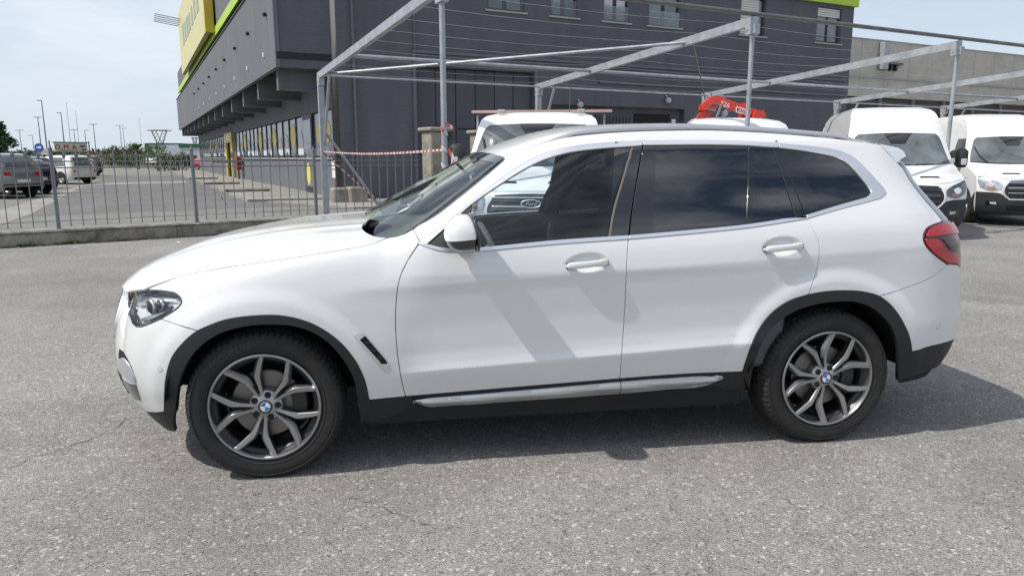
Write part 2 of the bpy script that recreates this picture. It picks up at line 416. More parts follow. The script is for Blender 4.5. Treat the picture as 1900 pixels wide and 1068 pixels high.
cl_ = pchip([-.5, -.3, -.18, -.10, -.05, -.010, 0., .010, .045, .10, .19, .30, .38, .5], [.030, .030, .028, .021, .0115, .0022, .0012, .0040, .0125, .0185, .0155, .006, .001, 0])
roll_ = pchip([-.10, -.06, -.02, 0, .03, .07, .12, .2, .3, .42, .6], [.40, .30, .205, .15, .102, .068, .043, .018, .005, 0, 0])
hgap_ = pchip([-2.3, -1.98, -1.89, -1.78, -1.64, -1.48, -1.32, -1.16, -1.0, -.93, -.844, -.7], [.74, .744, .752, .757, .793, .83, .855, .862, .855, .838, .785, .74])
in0_ = pchip([-2.3, -2.1, -1.98, -1.89, -1.78, -1.64, -1.48, -1.32, -1.16, -1.0, -.93, -.844, -.7], [.07, .09, .111, .148, .172, .152, .115, .09, .083, .09, .107, .16, .2])
def side_inset(X, z, up):
    sh = .065*sstep(.3, 1.7, X)*np.exp(-((z-1.17)/.17)**2)
    ze = z-sh
    zs = .951+.05*X; zl = .526+.047*X
    ws = sstep(-1.12, -.80, X)*(1-.35*sstep(1.6, 2.0, X)); wl = sstep(-.98, -.72, X)*(1-sstep(1.0, 1.5, X))
    door = base_(ze) + dents(X, z) + ws*cs_(z-zs) + wl*cl_(z-zl)
    if up: return door
    zg = hood_z(X, hgap_(X))
    fen = low_(z) + roll_(zg-z)/.15*in0_(X) + ws*cs_(z-zs)
    w = 1-sstep(-.98, -.62, X)
    return w*fen + (1-w)*door
def flare(X, z):
    out = 0
    for hx, r1 in ((-1.432, .50), (1.432, .515)):
        r = np.hypot(X-hx, z-.352); out = out + .013*(1-sstep(r1, r1+.085, r))
    return out
HANDLES = ((.108, 1.000), (1.122, 1.060))
def dents(X, z):
    o_ = 0
    for hx, hz in HANDLES:
        d = np.hypot((X-hx)/.112, (z-hz-.004-.07*(X-hx))/.050); o_ = o_ + .017*(1-sstep(.45, 1.05, d))
    return o_
Xn_lo = pchip([.15, .25, .34, .45, .56, .70, .80, .86, .92, 1.0, 1.1], [-2.10, -2.19, -2.25, -2.285, -2.29, -2.272, -2.252, -2.235, -2.20, -2.12, -1.95])
Xt_ = pchip([.15, .25, .36, .47, .58, .66, .70, .80, .95, 1.05, 1.12, 1.2, 1.3, 1.4, 1.5, 1.6, 1.7],
            [2.23, 2.32, 2.39, 2.43, 2.45, 2.452, 2.44, 2.428, 2.408, 2.390, 2.350, 2.275, 2.180, 2.105, 2.05, 2.0, 1.95])
SE_F, SE_W, SE_R = se_table(2.4), se_table(3.0), se_table(3.4)
KF, KW, KR = 1.12, 0.95, 1.12; XR = 1.70; XCF = -1.60
def ws_x(z, h): return -.325 - (1.545-z)*1.86 + .46*h*h
def side_pt(a, z, up):
    a = np.asarray(a, float); z = np.asarray(z, float); a, z = np.broadcast_arrays(a, z)
    if up:
        Xn = -.30 - (1.545-np.clip(z, .9, 1.7))*1.86; Xc = Xn+.75; K = KW; tab = SE_W
    else:
        Xn = Xn_lo(z); Xc = np.full_like(a, XCF); K = KF; tab = SE_F
    sf = np.clip((Xc-a)/K, 0, 1); sr = np.clip((a-XR)/KR, 0, 1)
    xf, yf = tab(sf); xr, yr = SE_R(sr)
    X = np.where(a < Xc, Xc-(Xc-Xn)*xf, np.where(a > XR, XR+(Xt_(z)-XR)*xr, a))
    fac = np.where(a < Xc, yf, np.where(a > XR, yr, 1.0))
    h = (.945-side_inset(X, z, up)+flare(X, z))*fac
    return np.stack([X, YC-h, z], -1)
S_lo = Surf(lambda a, z: side_pt(a, z, False), (XCF-KF, XR+KR), (.16, 1.2), 560, 150)
S_up = Surf(lambda a, z: side_pt(a, z, True), (-1.9, XR+KR), (.16, 1.68), 560, 190)
S_hood = Surf(lambda X, Y: np.stack([X, Y, hood_z(X, YC-Y)], -1), (-2.27, -.62), (.02, 1.87), 300, 240)
S_ws = Surf(lambda h, z: np.stack([ws_x(z, h)-.018*np.sin(np.clip((z-1.1)/.45, 0, 1)*math.pi), YC-h, z+0*h], -1), (-.80, .80), (1.06, 1.56), 240, 120)
AEND_F = XCF-KF; AEND_R = XR+KR

car = empty('parked_car', CARO, 0, 'white mid-size sport utility car with black wheel arch cladding in the foreground', 'car')
def C(name, S, px, mat, parent=None, **kw):
    """panel from sight-line outline segments"""
    segs = [S.find(smoothline(s_, 13.0)) for s_ in px]
    st = kw.pop('lstep', .012)
    return cut(name, S, loop(*segs, step=st), mat, parent or car, CARO, **kw)
L_ = lambda *p: [tuple(q) for q in p]
rev = lambda s_: list(s_)[::-1]

ARCH_F = L_((305.4,763.5),(306,730),(307.8,703.6),(319.8,661.7),(343.7,631.7),(366,613.5),(392,602),(420.3,592.5),(475.4,585.4),(526.5,586.2),(577.7,600),(625,629.5),(656.3,665),(676,704),(684.7,741.6))
ARCH_F1 = ARCH_F[:6]; ARCH_F2 = ARCH_F[5:]
ARCH_FI = L_((325,765),(333.8,704),(357.4,657),(396.7,623.6),(443.9,606.7),(499,601),(554,606),(601,627.5),(636.7,665),(656.3,700),(664,737),(670,784))
ARCH_R = L_((1378,689),(1385,666.4),(1405,615.9),(1430,582),(1464,558),(1500.5,546),(1534,540.5),(1568,539),(1601.6,541),(1632,549.5),(1658,571.5),(1679,605),(1688,629),(1691.6,652))
ARCH_R1 = ARCH_R[:6]; ARCH_R2 = ARCH_R[5:10]; ARCH_R3 = ARCH_R[9:]
ARCH_RI = L_((1389.5,721),(1393,697),(1402,661),(1416,629),(1438.7,600),(1472,577.5),(1506,565.5),(1540,559.5),(1585,559),(1617,569.5),(1645,593),(1661,621),(1667,652),(1667,680.5),(1666.7,705.8))
GAP_FD = L_((752.5,735),(745,705),(737,650),(734,600),(736,550),(742,515),(757,482),(777,450))
GAP_DD = L_((1166,443.5),(1163.5,480),(1160,560),(1155,640),(1150.5,702))
GAP_RD = L_((1500.5,546),(1507,528),(1516,500),(1520,470),(1518.6,445.4),(1508,424.5),(1497.8,405.4))
CLTOP_F = L_((752.5,735),(950,718.5),(1150.5,702)); CLTOP_R = L_((1150.5,702),(1260,694),(1378,689))
BELT_LO_F = L_((777,452.5),(796,459.5),(820,465.5),(850,467),(892.6,465.3),(1034.7,452.5),(1166,443.5)); BELT_HI_F = L_((777,449),(797,454),(822,459.8),(850,461),(892.6,459),(1034.7,445.5),(1166,436.8))
BELT_LO_R = L_((1166,443.5),(1261.6,435),(1383,422.8),(1450,413),(1497.8,405.4)); BELT_HI_R = L_((1168,436.7),(1261.6,428.7),(1383,416.9),(1440,408.5),(1495,399.3))
TRIM_OUT_F = L_((777,449),(803,432),(829,416),(867,382),(908,348.5),(949.5,317.5),(987,294),(1019,281),(1066,271),(1114,266),(1193,261.8))
TRIM_IN_F = L_((791.6,453),(832,417.5),(875,378.5),(924,344.5),(959,321.6),(1003,298.5),(1050.5,283.7),(1098,276.7),(1173.7,271),(1192,269.5))
TRIM_OUT_R = L_((1193.8,261.8),(1313.7,260.9),(1380,262.5),(1445.7,266.5)); TRIM_IN_R = L_((1193.5,269),(1313.7,268),(1380,269.5),(1444,273.6))
TRIM_OUT_Q1 = L_((1445.7,266.5),(1504.7,271.9),(1545,277.5),(1570,284.5),(1590,297),(1626.3,334.2),(1641,351),(1644.5,357.5)); TRIM_OUT_Q2 = L_((1644.5,357.5),(1641,364),(1626.3,369.9),(1556.8,388.3),(1497.8,405.4))
TRIM_IN_Q1 = L_((1446,273.8),(1485,278.5),(1522,284.9),(1548,290.5),(1563.8,297),(1580,310),(1605.5,338),(1616,353),(1617.5,357)); TRIM_IN_Q2 = L_((1617.5,357),(1616,361.5),(1609,365.5),(1556.8,380.5),(1497,398.8))
HOODGAP = L_((718,441),(684,453.7),(652.6,460),(589.5,470.5),(526,480.6),(463,489),(400,498.5),(345,509.5),(300,523),(266,537))
LAMP_TOP = L_((266,537.2),(300,538.5),(323,542)); LAMP_END = L_((323,542),(333,549),(337.7,558),(335,566),(325,575),(299,591.3)); LAMP_LOW = L_((299,591.3),(278,600.5),(261.4,606.3),(252,606)); LAMP_FRONT = L_((252,606),(245.5,600),(241,588),(237.5,566),(238,543))
GAP_FB = L_((299,592.5),(330,602.5),(366,613.5))
WS_EDGE = L_((766,425),(800,397),(850,357),(900,318),(935,291)); WS_LOW = L_((718,441),(737,438),(752,432.5),(766,425))
GUTTER = L_((935,291),(960,280.5),(985,272.3),(1010,264.8),(1046,255.8),(1093.7,249.5),(1156.8,244.7),(1220,242.4),(1313,241.5),(1418,246),(1522,254.5),(1607,264),(1633,268.5))
DPIL = L_((1664,301),(1692,329.5),(1730.5,370),(1765,402.5)); LAMPR_UP = L_((1765,404),(1742,413),(1722,421.5),(1715,431),(1712.5,440.5),(1716.5,454),(1733,472),(1757,490)); GAP_RB = L_((1757,491),(1747,501),(1732.5,511.7),(1710,523),(1686,532),(1660,541),(1632,549.5))

# --- inner shell so that shut lines read dark
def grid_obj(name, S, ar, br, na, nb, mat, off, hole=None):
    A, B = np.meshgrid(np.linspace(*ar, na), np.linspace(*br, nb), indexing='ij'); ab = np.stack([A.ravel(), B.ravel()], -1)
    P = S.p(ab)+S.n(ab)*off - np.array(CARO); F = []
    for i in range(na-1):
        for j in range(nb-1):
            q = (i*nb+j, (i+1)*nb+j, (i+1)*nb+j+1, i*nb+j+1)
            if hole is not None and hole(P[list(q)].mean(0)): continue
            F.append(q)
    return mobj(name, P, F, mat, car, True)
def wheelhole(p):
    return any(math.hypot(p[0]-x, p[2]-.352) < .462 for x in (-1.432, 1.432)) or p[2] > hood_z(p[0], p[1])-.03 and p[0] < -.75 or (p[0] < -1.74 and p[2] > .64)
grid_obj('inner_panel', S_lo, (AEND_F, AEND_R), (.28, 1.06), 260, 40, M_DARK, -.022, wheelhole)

# --- painted panels
ZS = lambda a: .951+.05*a
ZL = lambda a: .526+.047*a
P_side = C('body_side', S_up, [WS_EDGE, GUTTER, L_((1633,268.5),(1664,301)), DPIL, LAMPR_UP, GAP_RB, rev(ARCH_R2), GAP_RD, rev(TRIM_OUT_Q2), rev(TRIM_OUT_Q1), rev(TRIM_OUT_R), rev(TRIM_OUT_F), L_((777,446),(766,425))], M_WHITE, step=.02, rows=(ZS,), gap=.0030)
P_fender = C('fender', S_lo, [ARCH_F2, L_((684.7,741.6),(752.5,735)), GAP_FD, L_((778,447),(768,428)), rev(WS_LOW)[:3], HOODGAP, LAMP_TOP, LAMP_END, GAP_FB], M_WHITE, step=.02, rows=(ZS,), gap=.0030)
P_fdoor = C('front_door', S_lo, [rev(CLTOP_F), GAP_FD[:-1], BELT_LO_F, GAP_DD], M_WHITE, step=.02, rows=(ZS, ZL), gap=.0030, extra=HANDLES[:1])
P_rdoor = C('rear_door', S_lo, [rev(GAP_DD), BELT_LO_R, rev(GAP_RD), rev(ARCH_R1), rev(CLTOP_R)], M_WHITE, step=.02, rows=(ZS, ZL), gap=.0030, extra=HANDLES[1:])
nb_top = np.array([(AEND_F, .835)]); lipc = (AEND_F, .335)
LIP = L_((234,752),(243,759.5),(253,764.5),(264.4,762.5),(305.4,763.5))
seg_lip = np.vstack([[lipc], [(AEND_F+.35, .335)], S_lo.find(LIP)])
fbo = loop(S_lo.find(ARCH_F1), S_lo.find(rev(GAP_FB)), S_lo.find(LAMP_LOW), S_lo.find(LAMP_FRONT), [(AEND_F+.34, .845), (AEND_F+.2, .842), (AEND_F, .835)], [(AEND_F, .835), lipc], seg_lip)
P_fbump = cut('front_bumper', S_lo, fbo, M_WHITE, car, CARO, gap=.0030, step=.02)
BLK_R = L_((1691.6,652),(1735,640),(1777,627.5))
seg_blk = np.vstack([S_lo.find(BLK_R), [(AEND_R-.35, .46)], [(AEND_R, .46)]])
rbo = loop(S_lo.find(ARCH_R3), seg_blk, [(AEND_R, .46), (AEND_R, .80)], [(AEND_R, .80), (AEND_R-.42, .80)], np.vstack([S_lo.find([(1778,491)]), S_lo.find(GAP_RB)]))
P_rbump = cut('rear_bumper', S_lo, rbo, M_WHITE, car, CARO, gap=.0030, step=.02)
lf = S_lo.find([(238, 543)])[0]
nose = cut('nose_panel', S_lo, loop([(AEND_F, .825), (lf[0]+.03, lf[1]-.012)], [(lf[0]+.03, lf[1]-.012), (lf[0]+.02, .885)], [(lf[0]+.02, .885), (AEND_F, .885)], [(AEND_F, .885), (AEND_F, .825)]), M_WHITE, car, CARO, off=-.006, fold=0)
# hood, mirrored about the centre line
hg = S_hood.find(HOODGAP); rear = S_hood.find(L_((728,395),(710,398.5),(695,403),(682,409),(674,415.5),(671.6,420.5),(675,427),(684,433.5),(699,439),(718,441)))
rear = rear[rear[:, 1] < YC-.02]
fp = S_hood.find(L_((266,537),(258,537.6),(250,538.6),(243,539.8),(237,541),(232,541.5)))

hl_ = YC-fp[-1][1]; hh = np.linspace(hl_, 0, 12); fc = np.stack([fp[-1][0]+(-2.262-fp[-1][0])*(1-(hh/hl_)**2), YC-hh], -1)
front = np.vstack([fp, fc[1:]])
nearh = np.vstack([rear, hg[1:], front[1:]])
mir = nearh[::-1].copy(); mir[:, 1] = 2*YC-mir[:, 1]
ho = np.vstack([smoothline(rear, .02), smoothline(hg, .02)[1:], smoothline(front, .02)[1:-1]])
ho = np.vstack([ho, (lambda q: np.stack([q[:, 0], 2*YC-q[:, 1]], -1))(ho[::-1])])
P_hood = cut('hood', S_hood, ho, M_DUSTY, car, CARO, gap=.003, step=.035)

# --- black cladding
P_archf = C('wheel_arch_trim', S_lo, [ARCH_F, L_((684.7,741.6),(690,745),(670,784)), rev(ARCH_FI)], M_CLAD, off=.006, fold=.03, step=.03)
P_archr = C('wheel_arch_trim', S_lo, [ARCH_R, L_((1691.6,652),(1666.7,705.8)), rev(ARCH_RI)], M_CLAD, off=.006, fold=.03, step=.03)
P_dclf = C('door_cladding', S_lo, [L_((752.5,735),(760,759)), L_((760,759),(950,745.5),(1150,732)), L_((1150,732),(1150.5,702)), rev(CLTOP_F)], M_CLAD, P_fdoor, gap=.001, off=.002)
P_dclr = C('door_cladding', S_lo, [L_((1150,732),(1260,726),(1382,721.5)), L_((1382,721.5),(1380,689)), rev(CLTOP_R), L_((1150.5,702),(1150,732))], M_CLAD, P_rdoor, gap=.001, off=.002)
P_sill = C('side_sill', S_lo, [L_((686,742),(752.5,735)), L_((752.5,735),(760,760.5)), L_((760,760.5),(950,747),(1150,733.5),(1260,727.5),(1388,723)), L_((1388,723),(1388,741)), L_((1388,741),(1280,741),(1150,749),(840,768),(672,784))], M_CLAD, gap=.0006, off=-.001, fold=.03)
blo = loop(seg_lip, S_lo.find(L_((305.4,763.5),(323,765))), S_lo.find(L_((322.8,801),(299,796.4),(276,785),(258,774))), [(AEND_F+.35, .24), (AEND_F, .24)])
P_flip = cut('bumper_lip', S_lo, blo, M_CLAD, car, CARO, off=-.004, fold=.02)
rlo = loop(seg_blk, [(AEND_R, .46), (AEND_R, .40)], np.vstack([[(AEND_R, .40), (AEND_R-.30, .405)], S_lo.find(L_((1774,645),(1767,657),(1750,672.5),(1725,687),(1695,698),(1667,705.6)))]), S_lo.find(L_((1667,705.6),(1672,652),(1691.6,652))))
P_rlip = cut('bumper_lip', S_lo, rlo, M_CLAD, car, CARO, off=-.003, fold=.02)
# silver running strip along the doors
def strip_surf(top, bot):
    T = S_lo.find(top); B = S_lo.find(bot); T = T[np.argsort(T[:, 0])]; B = B[np.argsort(B[:, 0])]
    def fn(a, z):
        p = side_pt(a, z, False); zt = np.interp(a, T[:, 0], T[:, 1]); zb = np.interp(a, B[:, 0], B[:, 1]); t = np.clip((z-zb)/np.maximum(zt-zb, .004), 0, 1)
        o_ = .006+.024*np.where(t < .62, (t/.62)**.9, 1-.55*((t-.62)/.38)**1.5); q = p.copy(); q[..., 1] -= o_; return q
    return Surf(fn, S_lo.ar, S_lo.br, 300, 150)
ST_T = L_((766,740.5),(950,724.5),(1149,707.5),(1240,701),(1320,697.3),(1342,700)); ST_B = L_((766,742.5),(788,752),(800,755.5),(950,745),(1147.5,730),(1240,721),(1296,716.5),(1322,709.5),(1342,700.5))
S_st = strip_surf(ST_T, ST_B)
P_runf = cut('sill_strip', S_st, loop(S_lo.find(L_((766,740.5),(950,724.5),(1149,707.5))), S_lo.find(L_((1149,707.5),(1147.5,730))), S_lo.find(L_((1147.5,730),(950,745),(800,755.5),(788,752),(766,742.5)))), M_STRIP, P_fdoor, CARO, fold=.02, step=.014)
P_runr = cut('sill_strip', S_st, loop(S_lo.find(L_((1151.5,707.3),(1240,701),(1320,697.3),(1337,698),(1342,700.5))), S_lo.find(L_((1342,700.5),(1322,709.5),(1296,716.5),(1240,721),(1150,729.6))), S_lo.find(L_((1150,729.6),(1151.5,707.3)))), M_STRIP, P_rdoor, CARO, fold=.02, step=.014)
M_SEAL = pmat('seal_rubber', (.16, .145, .13), .6)
# --- window trims, glass and pillars
P_trim1 = C('window_trim', S_up, [TRIM_OUT_F, L_((1193,261.8),(1192,269.5)), rev(TRIM_IN_F), L_((791.6,453),(777,449))], M_CHROME, P_fdoor, gap=.0008, off=.0035, fold=.014)
P_trim2 = C('window_trim', S_up, [TRIM_OUT_R, L_((1445.7,266.5),(1444,273.6)), rev(TRIM_IN_R), L_((1193.5,269),(1193.8,261.8))], M_CHROME, P_rdoor, gap=.0008, off=.0035, fold=.014)
P_trim3 = C('window_trim', S_up, [TRIM_OUT_Q1, TRIM_OUT_Q2, L_((1497.8,405.4),(1497,398.8)), rev(TRIM_IN_Q2), rev(TRIM_IN_Q1), L_((1446,273.8),(1445.7,266.5))], M_CHROME, P_side, gap=.0008, off=.0035, fold=.014)
P_trim4 = C('belt_trim', S_lo, [BELT_HI_F, L_((1166,436.8),(1166,443.5)), rev(BELT_LO_F), L_((777,452.5),(777,449))], M_CHROME, P_fdoor, gap=.0006, off=.0045, fold=.014)
P_trim5 = C('belt_trim', S_lo, [BELT_HI_R, L_((1495,399.3),(1497.8,405.4)), rev(BELT_LO_R), L_((1166,443.5),(1168,436.7))], M_CHROME, P_rdoor, gap=.0006, off=.0045, fold=.014)
SAIL = L_((875,378.5),(871,400),(866,430),(862,461))
P_sail = C('mirror_sail', S_up, [L_((791.6,453),(832,417.5),(875,378.5)), SAIL, L_((862,461),(822,459.8),(797,454),(791.6,453))], M_CLAD, P_fdoor, off=-.004, fold=.012)
FG_R = L_((1173.7,271),(1157,330),(1140,388),(1131,440))
P_glassf = C('window_glass', S_up, [TRIM_IN_F[2:-1], FG_R, rev(BELT_HI_F)[1:-3], rev(SAIL)], M_GLASS_F, P_fdoor, off=-.009, fold=0, gap=-.002)
BP_M = L_((1193,269.5),(1183,324),(1173,386),(1166.5,437))
P_bp1 = C('pillar_trim', S_up, [L_((1175,271),(1192,269.5)), L_((1192,269.5),(1182,324),(1172,386),(1165.5,437)), L_((1165.5,437),(1132,440)), L_((1132,440),(1142,388),(1159,330),(1175,271))], M_GLOSSBLACK, P_fdoor, off=-.003, fold=.014, gap=.0006)
C('window_seal', S_up, [L_((1172.5,272),(1175.5,271.5)), L_((1175.5,271.5),(1158.5,330),(1141.5,388),(1132.5,440)), L_((1132.5,440),(1130,440)), L_((1130,440),(1139,388),(1156,330),(1172.5,272))], M_SEAL, P_fdoor, off=-.0015, fold=.008)
P_bp2 = C('pillar_trim', S_up, [L_((1194.5,269),(1218,268.9)), L_((1218,268.9),(1215.5,330),(1211,431)), L_((1211,431),(1169,437)), L_((1169,437),(1175,386),(1185,324),(1194.5,269))], M_GLOSSBLACK, P_rdoor, off=-.003, fold=.014, gap=.0006)
P_glassr = C('window_glass', S_up, [L_((1218,268.9),(1313.7,268),(1390,269.9)), L_((1390,269.9),(1389,340),(1385,417)), L_((1385,417),(1261.6,428.7),(1211,432)), L_((1211,432),(1215.5,330),(1218,268.9))], M_GLASS_R, P_rdoor, off=-.009, fold=0, gap=-.002)
C('window_divider', S_up, [L_((1390,269.9),(1400,270.4)), L_((1400,270.4),(1399,340),(1395,415.5)), L_((1395,415.5),(1385,417)), L_((1385,417),(1389,340),(1390,269.9))], M_GLOSSBLACK, P_rdoor, off=-.003, fold=.012)
P_glassr2 = C('quarter_light', S_up, [L_((1400,270.4),(1433.5,273)), L_((1433.5,273),(1455,330),(1478,402.5)), L_((1478,402.5),(1395,415.5)), L_((1395,415.5),(1399,340),(1400,270.4))], M_GLASS_R, P_rdoor, off=-.009, fold=0, gap=-.002)
P_bp3 = C('pillar_trim', S_up, [L_((1433.5,273),(1444,273.6)), L_((1444,273.6),(1468,332),(1493.5,399.5)), L_((1493.5,399.5),(1478,402.5)), L_((1478,402.5),(1455,330),(1433.5,273))], M_GLOSSBLACK, P_rdoor, off=-.003, fold=.014)
QG = [TRIM_IN_Q1, TRIM_IN_Q2, L_((1497,398.8),(1470,332),(1446,273.8))]
P_glassq = C('quarter_glass', S_up, QG, M_GLASS_R, P_side, off=-.007, fold=.01, gap=-.001)
C('glass_border', S_up, [L_((1446,273.8),(1470,332),(1497,398.8)), L_((1497,398.8),(1525,390)), L_((1525,390),(1510,362),(1494,312),(1492,296)), L_((1492,296),(1497,288),(1446,273.8))], M_GLOSSBLACK, P_glassq, off=-.005, fold=.004)
C('glass_border', S_up, [L_((1525,390.3),(1609,365.5),(1616,361)), L_((1616,361),(1604,357),(1598,358),(1530,381)), L_((1530,381),(1525,390.3))], M_GLOSSBLACK, P_glassq, off=-.005, fold=.004)

back = C('pillar_backing', S_up, [L_((1168,272),(1225,270)), L_((1225,270),(1222,330),(1217,434)), L_((1217,434),(1126,441)), L_((1126,441),(1134,388),(1151,330),(1168,272))], M_DARK, P_fdoor, off=-.016, fold=0)  # black sheets added behind the pillar gaps to block light showing through
C('pillar_backing', S_up, [L_((1425,273),(1462,277)), L_((1462,277),(1485,332),(1512,395)), L_((1512,395),(1468,405)), L_((1468,405),(1446,330),(1425,273))], M_DARK, P_rdoor, off=-.016, fold=0)
# --- windscreen with black band, cowl and wipers
wl = S_ws.find(rev(WS_LOW)); we = S_ws.find(WS_EDGE)
wl = wl[wl[:, 0] > 0]
top_h = np.linspace(we[-1][0], 0, 10); wtop = np.stack([top_h, we[-1][1]+(.030)*(1-(top_h/we[-1][0])**2)], -1)
cw_ = S_ws.find(L_((728,396),(715,403.5),(704,412.5),(697,422),(695,430),(699,437.5)))
cw_ = cw_[(cw_[:, 0] > .02)]; cw_ = cw_[np.argsort(cw_[:, 0])]; cw_ = cw_[cw_[:, 0] < wl[-1][0]-.01] if len(cw_) else cw_
wcow = np.vstack([[(0, cw_[0][1]+.002)], cw_, [wl[-1]]]); 
half = np.vstack([smoothline(wcow, .03), smoothline(wl[::-1], .02)[1:], smoothline(we, .02)[1:], smoothline(wtop, .03)[1:]])
mirh = half[::-1].copy(); mirh[:, 0] *= -1
P_ws = cut('windscreen', S_ws, np.vstack([half[1:-1], mirh]), M_GLASS_W, car, CARO, step=.05, fold=0, gap=-.004, off=-.004)
bo = loop(we, [we[-1], we[-1]+[-.035, .004]], we[::-1]+[-.028, .004])
for sgn in (1, -1):
    b_ = bo.copy(); b_[:, 0] *= sgn; cut('glass_border', S_ws, b_, M_GLOSSBLACK, P_ws, CARO, off=-.0025, fold=0)
tb = np.vstack([wtop, [[-q[0], q[1]] for q in wtop[::-1][1:]]])
cut('glass_border', S_ws, np.vstack([smoothline(tb, .03), smoothline(tb[::-1]-[0, .028], .03)]), M_GLOSSBLACK, P_ws, CARO, off=-.0025, fold=0)
# cowl: dark tray between hood and glass
mb = MB()
for i in range(24):
    h0 = -.78+1.56*i/24; h1 = h0+1.56/24
    for hq0, hq1 in ((h0, h1),):
        def cw(h): return (ws_x(1.10, h)+.03, -h, 1.095), (ws_x(1.10, h)-.24, -h, 1.07-.03*(h/.78)**2)
        a0, b0 = cw(hq0); a1, b1 = cw(hq1); mb.add([a0, b0, b1, a1], [(0, 1, 2, 3)])
mb.build('cowl_panel', M_CLAD, car)
for k, (h0, h1, zz) in enumerate(((.55, -.10, 1.125), (-.05, -.62, 1.13))):
    mb = MB(); pts = [(ws_x(1.095+.03*t, h0+(h1-h0)*t)-.012-.016, -(h0+(h1-h0)*t), 1.105+.028*t) for t in np.linspace(0, 1, 8)]
    mb.tube(pts, .008, 6); pts2 = [(p[0]-.018, p[1], p[2]+.012) for p in pts[:5]]; mb.tube([(pts[0][0]-.10, pts[0][1]-.03, 1.085)]+pts2, .009, 6)
    mb.build('wiper', M_CLAD, car, smooth=True)

# --- roof loft between the gutters
G = S_up.p(S_up.find(GUTTER)); G = smoothline(G, .05)
rows = []; nl = 25
for i, g in enumerate(G):
    hg_ = YC-g[1]; t = np.linspace(-1, 1, nl)
    crown = .030+.030*sstep(-.25, .3, g[0])*1.0
    fwd = -.075*(1-sstep(-.26, .45, g[0]))
    rows.append(np.stack([g[0]+fwd*(1-t*t), hg_*t*1.0, g[2]-.004+crown*(1-np.abs(t)**2.4)+.002], -1))
RV = np.vstack(rows); RF = [(i*nl+j, (i+1)*nl+j, (i+1)*nl+j+1, i*nl+j+1) for i in range(len(G)-1) for j in range(nl-1)]
P_roof = mobj('roof', RV, RF, M_DUSTY, car, True)
# rear spoiler
sp0 = S_up.p(S_up.find(L_((1633,268.5),(1648,284),(1664,301))))
sp1 = np.array([atY(1667, 274.5, sp0[0][1]+.10), atY(1677, 281, sp0[1][1]+.10), atY(1681, 289.5, sp0[2][1]+.10)])
mb = MB(); pr = []
for i in range(9):
    t = i/8; e = t*t*(3-2*t)
    top = sp0[0]*(1-t)+sp1[0]*t; bot = sp0[2]*(1-t)+sp1[2]*t
    pr.append([top, (sp0[1]*(1-t)+sp1[1]*t), bot])
V = []; ncr = 13
for row in pr:
    tp = row[0]-np.array(CARO); bt = row[2]-np.array(CARO); md = row[1]-np.array(CARO)
    ring = [bt, md, tp]
    hgt = -tp[1]
    for j in range(1, ncr): 
        t = 1-2*j/ncr; ring.append(np.array([tp[0]+.03*(1-t*t), -hgt*t, tp[2]+.045*(1-t*t)]))
    ring += [tp*[1, -1, 1], md*[1, -1, 1], bt*[1, -1, 1]]
    V.append(ring)
m_ = len(V[0]); VV = [q for r in V for q in r]
FF = [(i*m_+j, i*m_+j+1, (i+1)*m_+j+1, (i+1)*m_+j) for i in range(8) for j in range(m_-1)]+[tuple(8*m_+j for j in range(m_))]
o = mobj('spoiler', VV, [f[::-1] for f in FF], M_WHITE, car, True); o.data.set_sharp_from_angle(angle=R_(40))
# tailgate, rear glass, plate
zt0 = 1.13
tg = loop([(XR+.42, .81), (AEND_R, .81)], [(AEND_R, .81), (AEND_R, 1.13)], [(AEND_R, 1.13), (XR+.46, 1.13)], [(XR+.46, 1.13), (XR+.50, 1.0), (XR+.44, .88), (XR+.42, .81)])
T1 = cut('tailgate', S_lo, tg, M_WHITE, car, CARO, gap=.001)
rg = loop([(XR+.36, 1.135), (AEND_R, 1.135)], [(AEND_R, 1.135), (AEND_R, 1.50)], [(AEND_R, 1.50), (XR+.36, 1.48)], [(XR+.36, 1.48), (XR+.36, 1.135)])
T2 = cut('rear_glass', S_up, rg, M_GLASS_R, car, CARO, gap=.001, off=-.004)
bl = loop(S_up.find(L_((1664,301),(1692,329.5),(1730.5,370),(1762,400))), [(XR+.40, 1.16), (XR+.38, 1.32), (XR+.36, 1.46)])
T3 = cut('spoiler_blade', S_up, bl, M_GLOSSBLACK, car, CARO, off=.001, fold=.01)
mb = MB(); A_ = S_up.p(S_up.find([(1664,301)]))[0]-np.array(CARO); B_ = S_up.p(S_up.find([(1694,331)]))[0]-np.array(CARO)
mb.add([A_, B_, B_+[.05, .07, .01], A_+[.115, .10, -.005], A_+[.09, .16, .03]], [(0, 1, 2, 3), (0, 3, 4), (2, 1, 0, 4), (3, 2, 4)])
T4 = mb.build('spoiler_winglet', M_GLOSSBLACK, car)
MIRROR_PARTS = [P_side, P_fender, P_fdoor, P_rdoor, P_fbump, P_rbump, P_archf, P_archr, P_sill, P_flip, P_rlip, T1, T2, T3, T4, nose]
